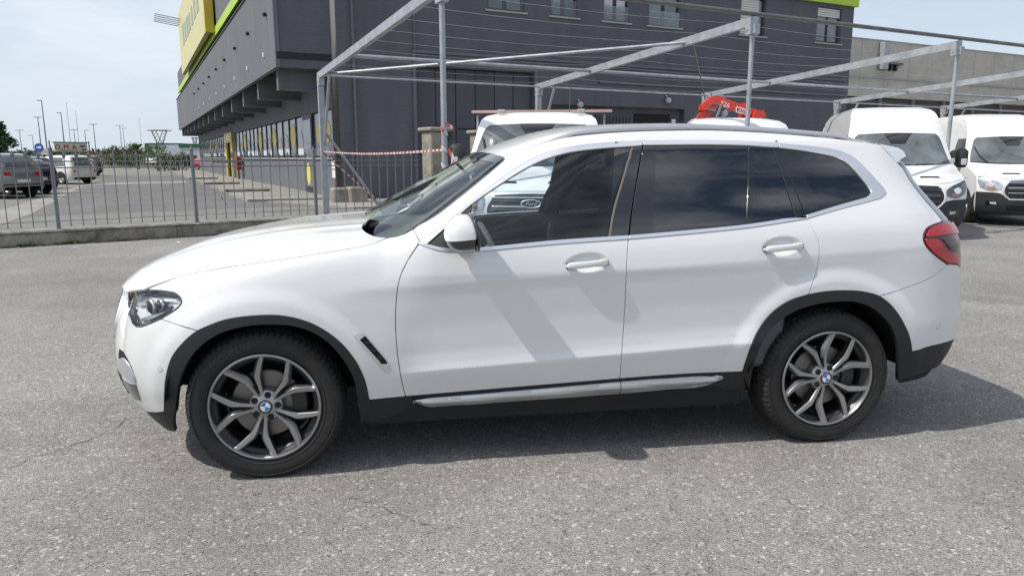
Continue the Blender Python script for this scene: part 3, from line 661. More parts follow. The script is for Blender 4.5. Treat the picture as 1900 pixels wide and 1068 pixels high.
# --- roof rails
M_RAILC = pmat('rail_silver', (.62, .63, .65), .42, .7)
def rail(sgn):
    i0, i1 = 3, len(G)-3; pts = []
    ks = np.linspace(0.10, .955, 36)
    Ls = np.concatenate([[0], np.cumsum(np.linalg.norm(np.diff(G, axis=0), axis=1))]); Ls /= Ls[-1]
    for k in ks:
        p = np.array([np.interp(k, Ls, G[:, j]) for j in range(3)]); e = min(1, (k-.10)/.10, (.955-k)/.07)
        e = max(e, 0); e = e*e*(3-2*e)
        pts.append((p[0], (p[1]-YC+.022)*sgn, p[2]-.006+.024*e))
    mb = MB(); n = 8
    ring = [(-.014, -.011), (.014, -.011), (.017, 0), (.011, .011), (-.011, .011), (-.017, 0)]
    V = []
    for i, p in enumerate(pts):
        for a, b in ring: V.append((p[0], p[1]+a, p[2]+b))
    m = len(ring); F = [(i*m+j, i*m+(j+1) % m, (i+1)*m+(j+1) % m, (i+1)*m+j) for i in range(len(pts)-1) for j in range(m)]+[tuple(range(m)), tuple((len(pts)-1)*m+j for j in range(m))[::-1]]
    o = mobj('roof_rail', V, F, M_RAILC, car, True); o.data.set_sharp_from_angle(angle=R_(50)); return o
rail(1); rail(-1)

# --- headlamp
M_SENS0 = pmat('lamp_bowl', (.55, .56, .58), .4)
LAMP = [LAMP_TOP+[], LAMP_END, LAMP_LOW, LAMP_FRONT]
lamp_rim = C('headlamp', S_lo, LAMP, M_SENS0, off=-.045, fold=0, gap=0)
lo_ = loop(*[S_lo.find(s_) for s_ in LAMP])
cut('lamp_surround', S_lo, lo_, M_GLOSSBLACK, lamp_rim, CARO, off=.001, fold=.05, holes=[inset(lo_, .0045)], step=.02)
mdr = pmat('lamp_reflector', (0.85, 0.86, 0.87), 0.45, 0.0, coat=.6, var=.18, vscale=25)
def lp(x, y, d):  # point behind the lens
    ab = S_lo.find([(x, y)]); return (S_lo.p(ab)-S_lo.n(ab)*d)[0]-np.array(CARO)
cut('lamp_reflector', S_lo, inset(lo_, .010), mdr, lamp_rim, CARO, off=-.038, fold=0, step=.02, gap=.0)
for (x, y, r) in ((272, 568, .042), (292, 562, .030)):
    mb = MB(); c_ = lp(x, y, .03); mb.lathe([(r, 0), (r*.98, -.012), (r*.82, -.014), (r*.80, 0.0), (0.001, .004)], 24, 'x', (0, 0, 0))
    o = mb.build('lamp_ring', M_CHROME, lamp_rim, smooth=True); o.location = c_; o.rotation_euler = (0, 0, R_(42))
    mb = MB(); mb.lathe([(r*.76, 0), (r*.6, -.012), (r*.3, -.018), (0.001, -.02)], 20, 'x'); o = mb.build('lamp_lens', M_DARK if x < 280 else M_GLOSSBLACK, lamp_rim, smooth=True); o.location = c_; o.rotation_euler = (0, 0, R_(42))
cut('lamp_blade', S_lo, loop(S_lo.find(L_((246,556),(290,551),(325,553))), S_lo.find(L_((325,553),(290,558),(248,565)))), M_CHROME, lamp_rim, CARO, off=-.022, fold=.004, step=.02)
cut('lamp_blade', S_lo, loop(S_lo.find(L_((250,596),(275,590),(303,576))), S_lo.find(L_((303,576),(280,582),(252,590)))), M_SATIN, lamp_rim, CARO, off=-.022, fold=.004, step=.02)
cut('lamp_shroud', S_lo, loop(S_lo.find(L_((276,573),(300,566),(312,563))), S_lo.find(L_((312,563),(300,584),(268,598))), S_lo.find(L_((268,598),(270,585),(276,573)))), M_GLOSSBLACK, lamp_rim, CARO, off=-.030, fold=.004, step=.02)
cut('lamp_cover', S_lo, inset(lo_, .003), M_LENS, lamp_rim, CARO, off=-.001, fold=0, step=.02)
MIRROR_PARTS.append(lamp_rim)
# --- kidney grille
def ngr(u, z): return (AEND_F+u, z)
gk = loop([ngr(.035, .60), ngr(.30, .61)], [ngr(.30, .61), ngr(.325, .72), ngr(.30, .835)], [ngr(.30, .835), ngr(.035, .835)], [ngr(.035, .835), ngr(.02, .72), ngr(.035, .60)])
gr = cut('grille', S_lo, gk, M_GLOSSBLACK, car, CARO, off=.006, fold=.02)
cut('grille_frame', S_lo, inset(gk, -.014), M_CHROME, gr, CARO, off=.012, fold=.02, holes=[inset(gk, .001)], step=.02)
for k in range(9):
    u = .06+.026*k; cut('grille_bar', S_lo, loop([ngr(u, .62), ngr(u+.009, .62)], [ngr(u+.009, .62), ngr(u+.009, .825)], [ngr(u+.009, .825), ngr(u, .825)], [ngr(u, .825), ngr(u, .62)]), M_CLAD, gr, CARO, off=.016, fold=.012, step=.05)
MIRROR_PARTS.append(gr)
# --- lower front bumper details
it = C('air_intake', S_lo, [L_((222,647),(229,653),(238,668),(247,688),(251,700)), L_((251,700),(233,695),(221,668),(222,647))], M_DARK, P_fbump, off=.002, fold=.004)
C('bumper_trim', S_lo, [L_((219.5,668),(230,664),(240,674),(246,686)), L_((246,686),(251,700),(252.4,707.5)), L_((252.4,707.5),(240,702),(231,696),(221,680),(219.5,668))], M_SATIN, P_fbump, off=.009, fold=.01)
C('fog_lamp_slot', S_lo, [L_((228.4,704),(240,711),(253,714)), L_((253,714),(256,725),(261,742)), L_((261,742),(245,735),(241,726),(229,711),(228.4,704))], M_GLOSSBLACK, P_fbump, off=.003, fold=.006)
low_in = loop([ngr(0, .36), ngr(.50, .36)], [ngr(.50, .36), ngr(.48, .46)], [ngr(.48, .46), ngr(0, .47)], [ngr(0, .47), ngr(0, .36)])
cut('air_intake', S_lo, low_in, M_CLAD, P_fbump, CARO, off=.004, fold=.006)
def disc_on(name, S, px, r, mat, parent, off=.001, squash=1.0):
    ab = S.find([px])[0]; t = np.linspace(0, 2*math.pi, 20, endpoint=False)
    return cut(name, S, np.stack([ab[0]+r*np.cos(t), ab[1]+r*np.sin(t)*squash], -1), mat, parent, CARO, off=off, fold=.002, step=.02)
M_SENS = pmat('sensor_grey', (.30, .30, .30), .5)
disc_on('parking_sensor', S_lo, (297, 685), .0125, M_SENS, P_fbump, .0006); disc_on('parking_sensor', S_lo, (297, 685), .0095, M_WHITE, P_fbump, .0016)
disc_on('parking_sensor', S_lo, (1741, 607), .0125, M_SENS, P_rbump, .0006); disc_on('parking_sensor', S_lo, (1741, 607), .0095, M_WHITE, P_rbump, .0016)
# --- fender vent
VT = loop(S_lo.find(L_((657.5,619.5),(660,618.2),(673,618),(678,621))), S_lo.find(L_((678,621),(700,647),(719,671),(722.5,682),(722.5,688))), S_lo.find(L_((722.5,688),(720.5,690.8),(716,689.5))), S_lo.find(L_((716,689.5),(690,660),(660,626),(657.5,621.5))), step=.006)
VH = loop(S_lo.find(L_((677.5,621.8),(700,648),(718.5,670.5),(720,675))), S_lo.find(L_((720,675.5),(708,675.5))), S_lo.find(L_((708,675.5),(688,653),(666.5,630))), S_lo.find(L_((666.5,630),(677.5,621.8))), step=.006)
cut('side_vent', S_lo, VT, M_SATIN, P_fender, CARO, off=.006, fold=.008, holes=[VH], step=.012)
cut('vent_opening', S_lo, inset(VH, -.001), M_DARK, P_fender, CARO, off=.002, fold=0, step=.02)
for (x, y) in ((681, 634.5), (693, 649), (705, 662.5)):
    cut('vent_fin', S_lo, loop(S_lo.find(L_((x-4, y-1), (x+5, y))), S_lo.find(L_((x+5, y), (x+1, y+3))), S_lo.find(L_((x+1, y+3), (x-4, y-1))), step=.004), M_GLOSSBLACK, P_fender, CARO, off=.004, fold=.002, step=.02)

# --- door handles in their shallow cups
def grip(parent, hx, hz):
    P0 = side_pt(np.array([hx]), np.array([hz]), False)[0]-np.array(CARO); P0[1] = -.945+.004
    prof = [(-.107, .003, .0), (-.102, .010, .010), (-.088, .0155, .019), (-.055, .0165, .026), (0, .0155, .029), (.05, .0165, .028), (.082, .019, .023), (.100, .013, .012), (.107, .003, .0)]
    V = []; n = 14
    for x, h_, oy in prof:
        for k in range(n):
            a = 2*math.pi*k/n; ca = math.copysign(abs(math.cos(a))**.7, math.cos(a)); sa = math.copysign(abs(math.sin(a))**.8, math.sin(a))
            V.append((P0[0]+x, P0[1]-oy*.62-.009*ca*(1 if oy > .005 else .3), P0[2]+.075*x+h_*sa))
    F = [(i*n+j, i*n+(j+1) % n, (i+1)*n+(j+1) % n, (i+1)*n+j) for i in range(len(prof)-1) for j in range(n)]+[tuple(range(n))[::-1], tuple((len(prof)-1)*n+j for j in range(n))]
    o = mobj('door_handle', V, F, M_WHITE, parent, True)
    mb = MB()
    for x, s_ in ((-.088, 1), (.088, 1)): mb.box(P0[0]+x-.016, P0[0]+x+.016, P0[1]-.012, P0[1]+.02, P0[2]+.075*x-.014, P0[2]+.075*x+.012)
    mb.build('handle_mount', M_GLOSSBLACK, o)
    return o
grip(P_fdoor, *HANDLES[0]); grip(P_rdoor, *HANDLES[1])

# --- tail lamp
TL = [L_((1712.5,440.5),(1715,431),(1722,421.5),(1742,413),(1765,404.5)), L_((1765,404.5),(1769,417),(1776,426),(1778,432))]
tl_in = [(XR+.60, 1.075), (XR+.62, 1.0), (XR+.60, .93)]
tlo = loop(S_lo.find(TL[0]), np.vstack([S_lo.find([(1765,404.5),(1770,410)]), [(XR+.5, 1.13), (XR+.60, 1.10)]]), tl_in, np.vstack([[(XR+.60, .93), (XR+.48, .915)], S_lo.find([(1776,489),(1757,489.5)])]), S_lo.find(L_((1757,489.5),(1733,472),(1716.5,454),(1712.5,440.5))))
P_tl = cut('tail_lamp', S_lo, tlo, M_REDDARK, car, CARO, off=.002, fold=.02, step=.02, gap=.002)
def tl(name, segs, mat, off): cut(name, S_lo, loop(*[S_lo.find(s_) for s_ in segs], step=.006), mat, P_tl, CARO, off=off, fold=.008, step=.015)
tl('lamp_bar', [L_((1717,437),(1724,425),(1745,417),(1768,411)), L_((1768,411),(1776,424),(1779,432)), L_((1779,432),(1768,434),(1750,435.5),(1732,438),(1718,440))], M_RED, .012)
tl('lamp_bar', [L_((1717,444),(1737,444),(1742,449)), L_((1742,449),(1757,466),(1768,470),(1779,474)), L_((1779,474),(1777,486),(1758,487.5)), L_((1758,487.5),(1735,471),(1719,453),(1717,444))], M_RED, .010)
tl('lamp_bar', [L_((1748,444),(1773,443)), L_((1773,443),(1773,464),(1762,462)), L_((1762,462),(1748,444))], M_REDDARK, .007)
MIRROR_PARTS.append(P_tl)

# --- door mirror
def door_mirror():
    c0 = atY(857, 431, -.10)-np.array(CARO)
    # sections along Y (inboard to outboard): (dy, x_front, x_back, z_low, z_high)
    secs = [(.105, -.040, .056, -.060, .052), (.085, -.066, .064, -.074, .068), (.05, -.078, .068, -.081, .079), (0.0, -.080, .070, -.084, .083), (-.05, -.074, .068, -.082, .079), (-.085, -.055, .064, -.073, .064), (-.105, -.022, .058, -.058, .040), (-.113, .015, .050, -.036, .010)]
    V = []; n = 20
    for dy, xf, xb, zl, zh in secs:
        cx = (xf+xb)/2; cz = (zl+zh)/2
        for k in range(n):
            a = 2*math.pi*k/n; e = 2.0 if math.cos(a) < 0 else .35
            ca = math.copysign(abs(math.cos(a))**(.9 if math.cos(a) < 0 else .3), math.cos(a)); sa = math.copysign(abs(math.sin(a))**.75, math.sin(a))
            V.append((c0[0]+cx+(xb-xf)/2*ca+.10*dy*0, c0[1]+dy, c0[2]+cz+(zh-zl)/2*sa))
    F = [(i*n+j, (i+1)*n+j, (i+1)*n+(j+1) % n, i*n+(j+1) % n) for i in range(len(secs)-1) for j in range(n)]+[tuple(range(n)), tuple((len(secs)-1)*n+j for j in range(n))[::-1]]
    V = np.array(V)
    def dome(q):
        q = np.array(q, float); t = np.clip((q[..., 2]-c0[2])/.083, 0, 1); q[..., 0] = c0[0]+(q[..., 0]-c0[0])*(1-.36*t**1.4)-.004*t; return q
    V = dome(V)
    zcut = c0[2]-.026
    root = None
    # cap above the waist line, black tray below
    def half(name, keep, mat, parent, scale=1.0):
        cc = c0; VV = (V-cc)*[scale, scale, 1]+cc
        o = mobj(name, VV, F, mat, parent, True)
        import bmesh
        bm = bmesh.new(); bm.from_mesh(o.data)
        g = bm.verts[:]+bm.edges[:]+bm.faces[:]
        bmesh.ops.bisect_plane(bm, geom=g, plane_co=(c0[0], 0, zcut), plane_no=(-.10, 0, 1), clear_inner=keep == 'up', clear_outer=keep == 'down')
        bm.to_mesh(o.data); bm.free(); o.data.set_sharp_from_angle(angle=R_(45)); return o
    cap = half('door_mirror', 'up', M_WHITE, car)
    lowr = half('mirror_tray', 'down', M_GLOSSBLACK, cap, 1.0)
    # black rim round the glass at the back
    mb = MB(); pts = [(c0[0]+.066, c0[1]+dy*1.0, c0[2]+zh*.98) for dy, xf, xb, zl, zh in secs]+[(c0[0]+.066, c0[1]+dy, c0[2]+zl) for dy, xf, xb, zl, zh in secs[::-1]]
    pts = [tuple(q) for q in dome(pts)]; mb.tube(pts+[pts[0]], .0065, 8); mb.build('mirror_rim', M_GLOSSBLACK, cap, smooth=True)
    mb = MB(); mb.add(pts, [tuple(range(len(pts)))]); mb.build('mirror_glass', M_CHROME, cap)
    # foot
    mb = MB(); a = (c0[0]-.005, c0[1]+.09, c0[2]-.045); b = (c0[0]-.055, -.945+.065, c0[2]-.062)
    mb.tube([b, ((a[0]+b[0])/2, (a[1]+b[1])/2, a[2]-.012), a], .02, 10, rs=[.024, .021, .026]); mb.build('mirror_foot', M_GLOSSBLACK, cap, smooth=True)
    return cap
MIRROR_PARTS.append(door_mirror())

# --- mirror the near side to the far side
def mirror_copy(o, parent):
    c = o.copy(); COL.objects.link(c); c.parent = parent
    for ch in list(o.children): mirror_copy(ch, c)
    return c
for o in MIRROR_PARTS:
    c = mirror_copy(o, car); c.scale = (1, -1, 1)

# --- wheels
M_TREAD = M_TYRE
def text_mesh(body, size, mat, name, parent, bend_r=None, ang0=0.0, y=0.0, extrude=.0, space=1.0, shear=0.0):
    cu = bpy.data.curves.new('t', 'FONT'); cu.body = body; cu.size = size; cu.align_x = 'CENTER'; cu.extrude = extrude; cu.space_character = space; cu.shear = shear; cu.resolution_u = 3
    to = bpy.data.objects.new('t', cu); COL.objects.link(to)
    dg = bpy.context.evaluated_depsgraph_get(); dg.update(); me = bpy.data.meshes.new_from_object(to.evaluated_get(dg)); bpy.data.objects.remove(to)
    V = [v.co.copy() for v in me.vertices]; F = [tuple(p.vertices) for p in me.polygons]
    if bend_r is not None:
        out = []
        for v in V:
            a = ang0-v.x/bend_r; r = bend_r+v.y; out.append((r*math.cos(a), y-v.z, r*math.sin(a)))
        V = out
    return V, F
TXT = text_mesh('MICHELIN', .042, None, '', None, bend_r=.288, ang0=0.0, y=0, extrude=.0012, space=1.05)
def make_wheel(ang):
    """wheel with its outer face towards -y, hub on the axis"""
    w = bpy.data.objects.new('wheel', None); link(w, car); w.empty_display_size = .2
    RT = .3655
    nseg = 288; V = []; F = []
    prof = [(.256, .02), (.262, -.004), (.275, -.013), (.30, -.018), (.325, -.0165), (.338, -.0125), (.3395, -.0105), (.348, -.006), (.3555, .004), (.3605, .016), (.3635, .030), (.3648, .044), (.3648, .046), (.357, .048), (.357, .055), (.3655, .057), (.3655, .083), (.3575, .085), (.3575, .094), (.3658, .096), (.3658, .122), (.3575, .124), (.3575, .133), (.3655, .135), (.3655, .16), (.357, .162), (.357, .169), (.3648, .171), (.3635, .187), (.3605, .20), (.3555, .212), (.345, .222), (.33, .228), (.30, .23), (.262, .216), (.256, .20)]
    m = len(prof)
    for k in range(nseg):
        t = 2*math.pi*k/nseg
        for i, (r, a) in enumerate(prof):
            lug = (k % 4) in (0,)
            if lug and (7 <= i <= 11 or m-11 <= i <= m-6): r -= .0075
            if (k % 4 == 2) and i in (8, 9): r -= .002
            if i in (15, 16, 19, 20, 23, 24) and (k % 6) == (i % 3): r -= .006
            V.append((r*math.cos(t), a, r*math.sin(t)))
    for k in range(nseg):
        k2 = (k+1) % nseg
        for i in range(m-1): F.append((k*m+i, k2*m+i, k2*m+i+1, k*m+i+1))
    ty = mobj('tyre', V, F, M_TYRE, w, True); ty.data.set_sharp_from_angle(angle=R_(35))
    mb = MB(); mb.lathe([(.330, -.0158), (.3325, -.0195), (.335, -.0155)], 96); mb.lathe([(.276, -.0125), (.278, -.0165), (.281, -.0135)], 96); mb.build('tyre_ridge', M_TYRE, ty, smooth=True)
    for a0 in (R_(118), R_(-28)):
        Vt = []
        for v in TXT[0]:
            a = math.atan2(v[2], v[0])+a0; r = math.hypot(v[0], v[2]); Vt.append((r*math.cos(a), v[1]-.0165, r*math.sin(a)))
        mobj('tyre_lettering', Vt, TXT[1], M_TYRETXT, ty)
    # rim: lip, barrel, spokes
    RO = .2575
    mb = MB(); mb.lathe([(.2585, .004), (.2585, -.010), (.254, -.0135), (.247, -.012), (.2425, -.004), (.240, .010), (.234, .020), (.2315, .035), (.228, .10), (.224, .18), (.230, .20)], 96)
    rim = mb.build('rim', M_RIMEDGE, w, angle=40)
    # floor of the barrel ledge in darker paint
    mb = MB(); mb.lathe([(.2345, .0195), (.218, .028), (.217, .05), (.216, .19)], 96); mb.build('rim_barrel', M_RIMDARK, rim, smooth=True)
    for k in range(5):
        th0 = R_(40+72*k)
        for sg in (-1, 1):
            path = [(.030, 16), (.066, 8.6), (.110, 8.9), (.148, 9.6), (.160, 10.6), (.205, 16.8), (.2475, 21.2)]
            ws = [.013, .0115, .0138, .0178, .0188, .0162, .0132]
            dep = [.012, .009, .006, .001, .000, -.005, -.0095]
            pts = [np.array([r*math.cos(th0+sg*R_(a)), r*math.sin(th0+sg*R_(a))]) for r, a in path]
            V = []; F = []
            for i, p in enumerate(pts):
                t = pts[min(i+1, len(pts)-1)]-pts[max(i-1, 0)]; t /= np.linalg.norm(t); nr = np.array([-t[1], t[0]])*sg
                wv = ws[i]; d = dep[i]
                sec = [(-wv*1.1, d+.045), (-wv, d+.016), (-wv*.35, d+.0), (wv*.80, d+.002), (wv, d+.006), (wv*1.1, d+.045)]
                for a, dd in sec: V.append((p[0]+nr[0]*a, dd, p[1]+nr[1]*a))
            m2 = 6
            for i in range(len(pts)-1):
                for j in range(m2-1):
                    q = (i*m2+j, i*m2+j+1, (i+1)*m2+j+1, (i+1)*m2+j); F.append(q if sg > 0 else q[::-1])
            q = tuple((len(pts)-1)*m2+j for j in range(m2)); F.append(q if sg < 0 else q[::-1])
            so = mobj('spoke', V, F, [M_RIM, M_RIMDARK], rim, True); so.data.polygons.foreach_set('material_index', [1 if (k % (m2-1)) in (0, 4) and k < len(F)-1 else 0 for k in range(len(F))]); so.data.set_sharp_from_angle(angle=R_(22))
        # slit between the two arms
        mb = MB(); a = th0; mb.bar((.05*math.cos(a), .016, .05*math.sin(a)), (.112*math.cos(a), .012, .112*math.sin(a)), .005, .012, up=(0, 1, 0)); mb.build('spoke_slit', M_DARK, rim)
    mb = MB(); mb.lathe([(.085, .05), (.078, .020), (.066, .012), (.040, .008), (.036, .005), (.0335, .0045)], 48); hub = mb.build('hub', M_RIM, rim, smooth=True)
    for k in range(5):
        a = R_(76+72*k); c = (.057*math.cos(a), .0, .057*math.sin(a))
        mb = MB(); mb.lathe([(.0001, .0065), (.0150, .0065), (.0155, .0115)], 18, 'y', c); mb.build('bolt_hole', M_DARK, rim, smooth=False)
    # roundel
    mb = MB(); mb.lathe([(.0335, .008), (.0335, .0035), (.031, .002), (.024, .0025), (.0225, .002)], 40); rd = mb.build('hub_cap', M_GLOSSBLACK, rim, smooth=True)
    mb = MB(); mb.lathe([(.0235, .0018), (.0228, .0012), (.0215, .0018)], 40); mb.build('cap_ring', M_CHROME, rd, smooth=True)
    for q in range(4):
        V = [(0, .0018, 0)]+[(.0218*math.cos(math.pi/2*q+math.pi/2*i/8-.18), .0018, .0218*math.sin(math.pi/2*q+math.pi/2*i/8-.18)) for i in range(9)]
        mobj('cap_quarter', V, [(0, i, i+1) for i in range(1, 9)], M_BLUE if q % 2 else M_PWHITE, rd)
    mb = MB(); mb.lathe([(.16, .060), (.165, .064), (.165, .09), (.07, .09), (.066, .035), (.001, .03)], 64); mb.lathe([(.16, .060), (.085, .060), (.075, .03)], 64); mb.build('brake_disc', M_DISC, w, angle=35)
    mb = MB()
    for i in range(7):
        a0 = R_(-26+52*i/6); 
    V = []; F = []
    for i in range(9):
        a = R_(-30+60*i/8)
        for r, y in ((.118, .045), (.185, .045), (.192, .060), (.192, .12), (.118, .12)): V.append((r*math.cos(a), y, r*math.sin(a)))
    for i in range(8):
        for j in range(5): F.append((i*5+j, i*5+(j+1) % 5, (i+1)*5+(j+1) % 5, (i+1)*5+j))
    F += [tuple(range(5)), tuple(40+j for j in range(5))[::-1]]
    mobj('brake_caliper', V, F, M_IRON, w)
    mb = MB(); mb.lathe([(.21, .17), (.04, .17)], 32); mb.lathe([(.05, .1), (.05, .24), (0.001, .24)], 16); mb.build('dust_shield', M_DARK, w)
    return w
w0 = make_wheel(0)
WHL = [(-1.432, 1, 0.0, 0.0), (1.432, 1, 0.0, 5.0), (-1.432, -1, 0, 20.0), (1.432, -1, 0, 50.0)]
for i, (x, sd, steer, spin) in enumerate(WHL):
    w = w0 if i == 0 else copy_tree(w0, car)
    w.location = (x, -sd*(YC-.030), .3525)
    w.rotation_mode = 'ZYX'
    w.rotation_euler = (0, R_(spin), R_(steer) + (math.pi if sd < 0 else 0))

# --- wheel houses, floor and cabin
for sx in (-1.432, 1.432):
    for sd in (-1, 1):
        n = 26; V = []; F = []
        for k in range(n+1):
            a = R_(6+168*k/n)
            for r, y in ((.445, .018), (.438, .30), (.10, .30)): V.append((sx+r*math.cos(a), sd*(.945-y), .352+r*math.sin(a)))
        for k in range(n):
            for j in range(2): F.append((k*3+j, k*3+j+1, (k+1)*3+j+1, (k+1)*3+j))
        mobj('wheel_housing', V, F, M_DARK, car)
mb = MB(); mb.box(-.98, .98, -.86, .86, .22, .34); mb.box(-1.85, -1.0, -.50, .50, .30, .60); mb.box(1.0, 1.92, -.50, .50, .30, .60); mb.box(-1.9, -.95, -.70, .70, .60, .90)
mb.build('underbody', M_DARK, car)
mb = MB(); mb.box(-.95, 1.85, -.80, .80, .345, .42); mb.build("cabin_floor", M_INT, car)
mb = MB()
V = []; n = 12
prof = [(-.98, 1.08), (-.80, 1.115), (-.55, 1.12), (-.42, 1.08), (-.38, .95), (-.45, .75), (-.7, .6), (-.98, .6)]
mb.prism([(x, z) for x, z in prof], -.80, .80, 'y'); mb.build('dashboard', M_INT, car, angle=30)
for sd in (-1, 1):
    mb = MB(); mb.box(-.62, .27, sd*.86-.03, sd*.86+.03, .42, 1.06, .02); mb.build('door_card', M_INT, car)
    mb = MB(); mb.box(.33, 1.2, sd*.85-.03, sd*.85+.03, .42, 1.10, .02); mb.build('door_card', M_INT, car)
    mb = MB(); mb.bar((.29, sd*.83, 1.05), (.36, sd*.66, 1.57), .10, .05, up=(0, 1, 0)); mb.build('centre_pillar', M_INT, car)
    mb = MB(); mb.bar((1.30, sd*.80, 1.12), (1.15, sd*.655, 1.57), .10, .05, up=(0, 1, 0)); mb.build('rear_pillar', M_INT, car)
    mb = MB(); mb.tube([(-.74, sd*.76, 1.10), (-.53, sd*.665, 1.27), (-.2, sd*.56, 1.475), (.1, sd*.56, 1.555)], .026, 8); mb.build('front_pillar', M_INT, car, smooth=True)
def seat(x, y, wdt, name='seat'):
    s_ = bpy.data.objects.new(name, None); link(s_, car); s_.location = (x, y, 0)
    mb = MB(); mb.box(-.27, .25, -wdt, wdt, .52, .68, .05); mb.build('cushion', M_SEAT, s_, angle=40)
    Mx = Matrix.Translation((.27, 0, .62)) @ Matrix.Rotation(R_(20), 4, 'Y')
    V = []; F = []; n = 10
    pf = [(0, .0, wdt), (.06, 0, wdt*1.02), (.25, -.01, wdt), (.45, -.015, wdt*.92), (.58, -.02, wdt*.74), (.64, -.02, wdt*.6)]
    for z, dx, ww in pf:
        for k in range(16):
            a = 2*math.pi*k/16; ca, sa = math.cos(a), math.sin(a)
            V.append(tuple(Mx @ Vector((dx+.065*math.copysign(abs(ca)**.6, ca), ww*math.copysign(abs(sa)**.5, sa), z))))
    for i in range(len(pf)-1):
        for j in range(16): F.append((i*16+j, i*16+(j+1) % 16, (i+1)*16+(j+1) % 16, (i+1)*16+j))
    F.append(tuple((len(pf)-1)*16+j for j in range(16)))
    mobj('backrest', V, F, M_SEAT, s_, True)
    nh = 1 if wdt < .4 else 3
    for q in range(nh):
        yo = 0 if nh == 1 else (q-1)*.42
        V = []; F = []
        pf2 = [(.67, .03, .10), (.69, .05, .125), (.76, .058, .135), (.83, .05, .125), (.86, .03, .10)]
        for z, dx, ww in pf2:
            for k in range(12):
                a = 2*math.pi*k/12; ca, sa = math.cos(a), math.sin(a); V.append(tuple(Mx @ Vector((-.05+dx*math.copysign(abs(ca)**.7, ca), yo+ww*math.copysign(abs(sa)**.6, sa), z))))
        for i in range(4):
            for j in range(12): F.append((i*12+j, i*12+(j+1) % 12, (i+1)*12+(j+1) % 12, (i+1)*12+j))
        F += [tuple(range(12))[::-1], tuple(48+j for j in range(12))]
        mobj('headrest', V, F, M_SEAT, s_, True)
        mb = MB()
        for dy in (-.05, .05): mb.tube([tuple(Mx @ Vector((-.03, yo+dy, .6))), tuple(Mx @ Vector((-.05, yo+dy, .70)))], .007, 6)
        mb.build('headrest_post', M_CHROME, s_, smooth=True)
    return s_
seat(.19, -.38, .27); seat(.19, .38, .27); seat(1.02, 0, .66, 'rear_bench')
swo = MB(); ring = [(0, .185*math.cos(2*math.pi*k/28), .185*math.sin(2*math.pi*k/28)) for k in range(29)]
swo.tube(ring, .0165, 8, cap=False); swo.lathe([(.001, -.05), (.06, -.045), (.07, .0), (.001, .02)], 16, 'x'); 
for a in (0, 180, 270): swo.bar((.0, .05*math.cos(R_(a)), .05*math.sin(R_(a))), (0, .18*math.cos(R_(a)), .18*math.sin(R_(a))), .03, .012, up=(1, 0, 0))
sw = swo.build('steering_wheel', M_INT, car, angle=40); sw.location = (-.27, -.37, .98); sw.rotation_euler = (0, R_(-25), 0)
mb = MB(); mb.box(-.36, -.32, -.09, .09, 1.355, 1.42, .015); mb.tube([(-.37, 0, 1.40), (-.44, 0, 1.47)], .01, 6); mb.build('rear_view_mirror', M_GLOSSBLACK, car)
# headliner
RV2 = RV.copy(); RV2[:, 2] -= .035; RV2[:, 1] *= .97
mobj('headliner', RV2, RF, M_HEADLINER, car, True)
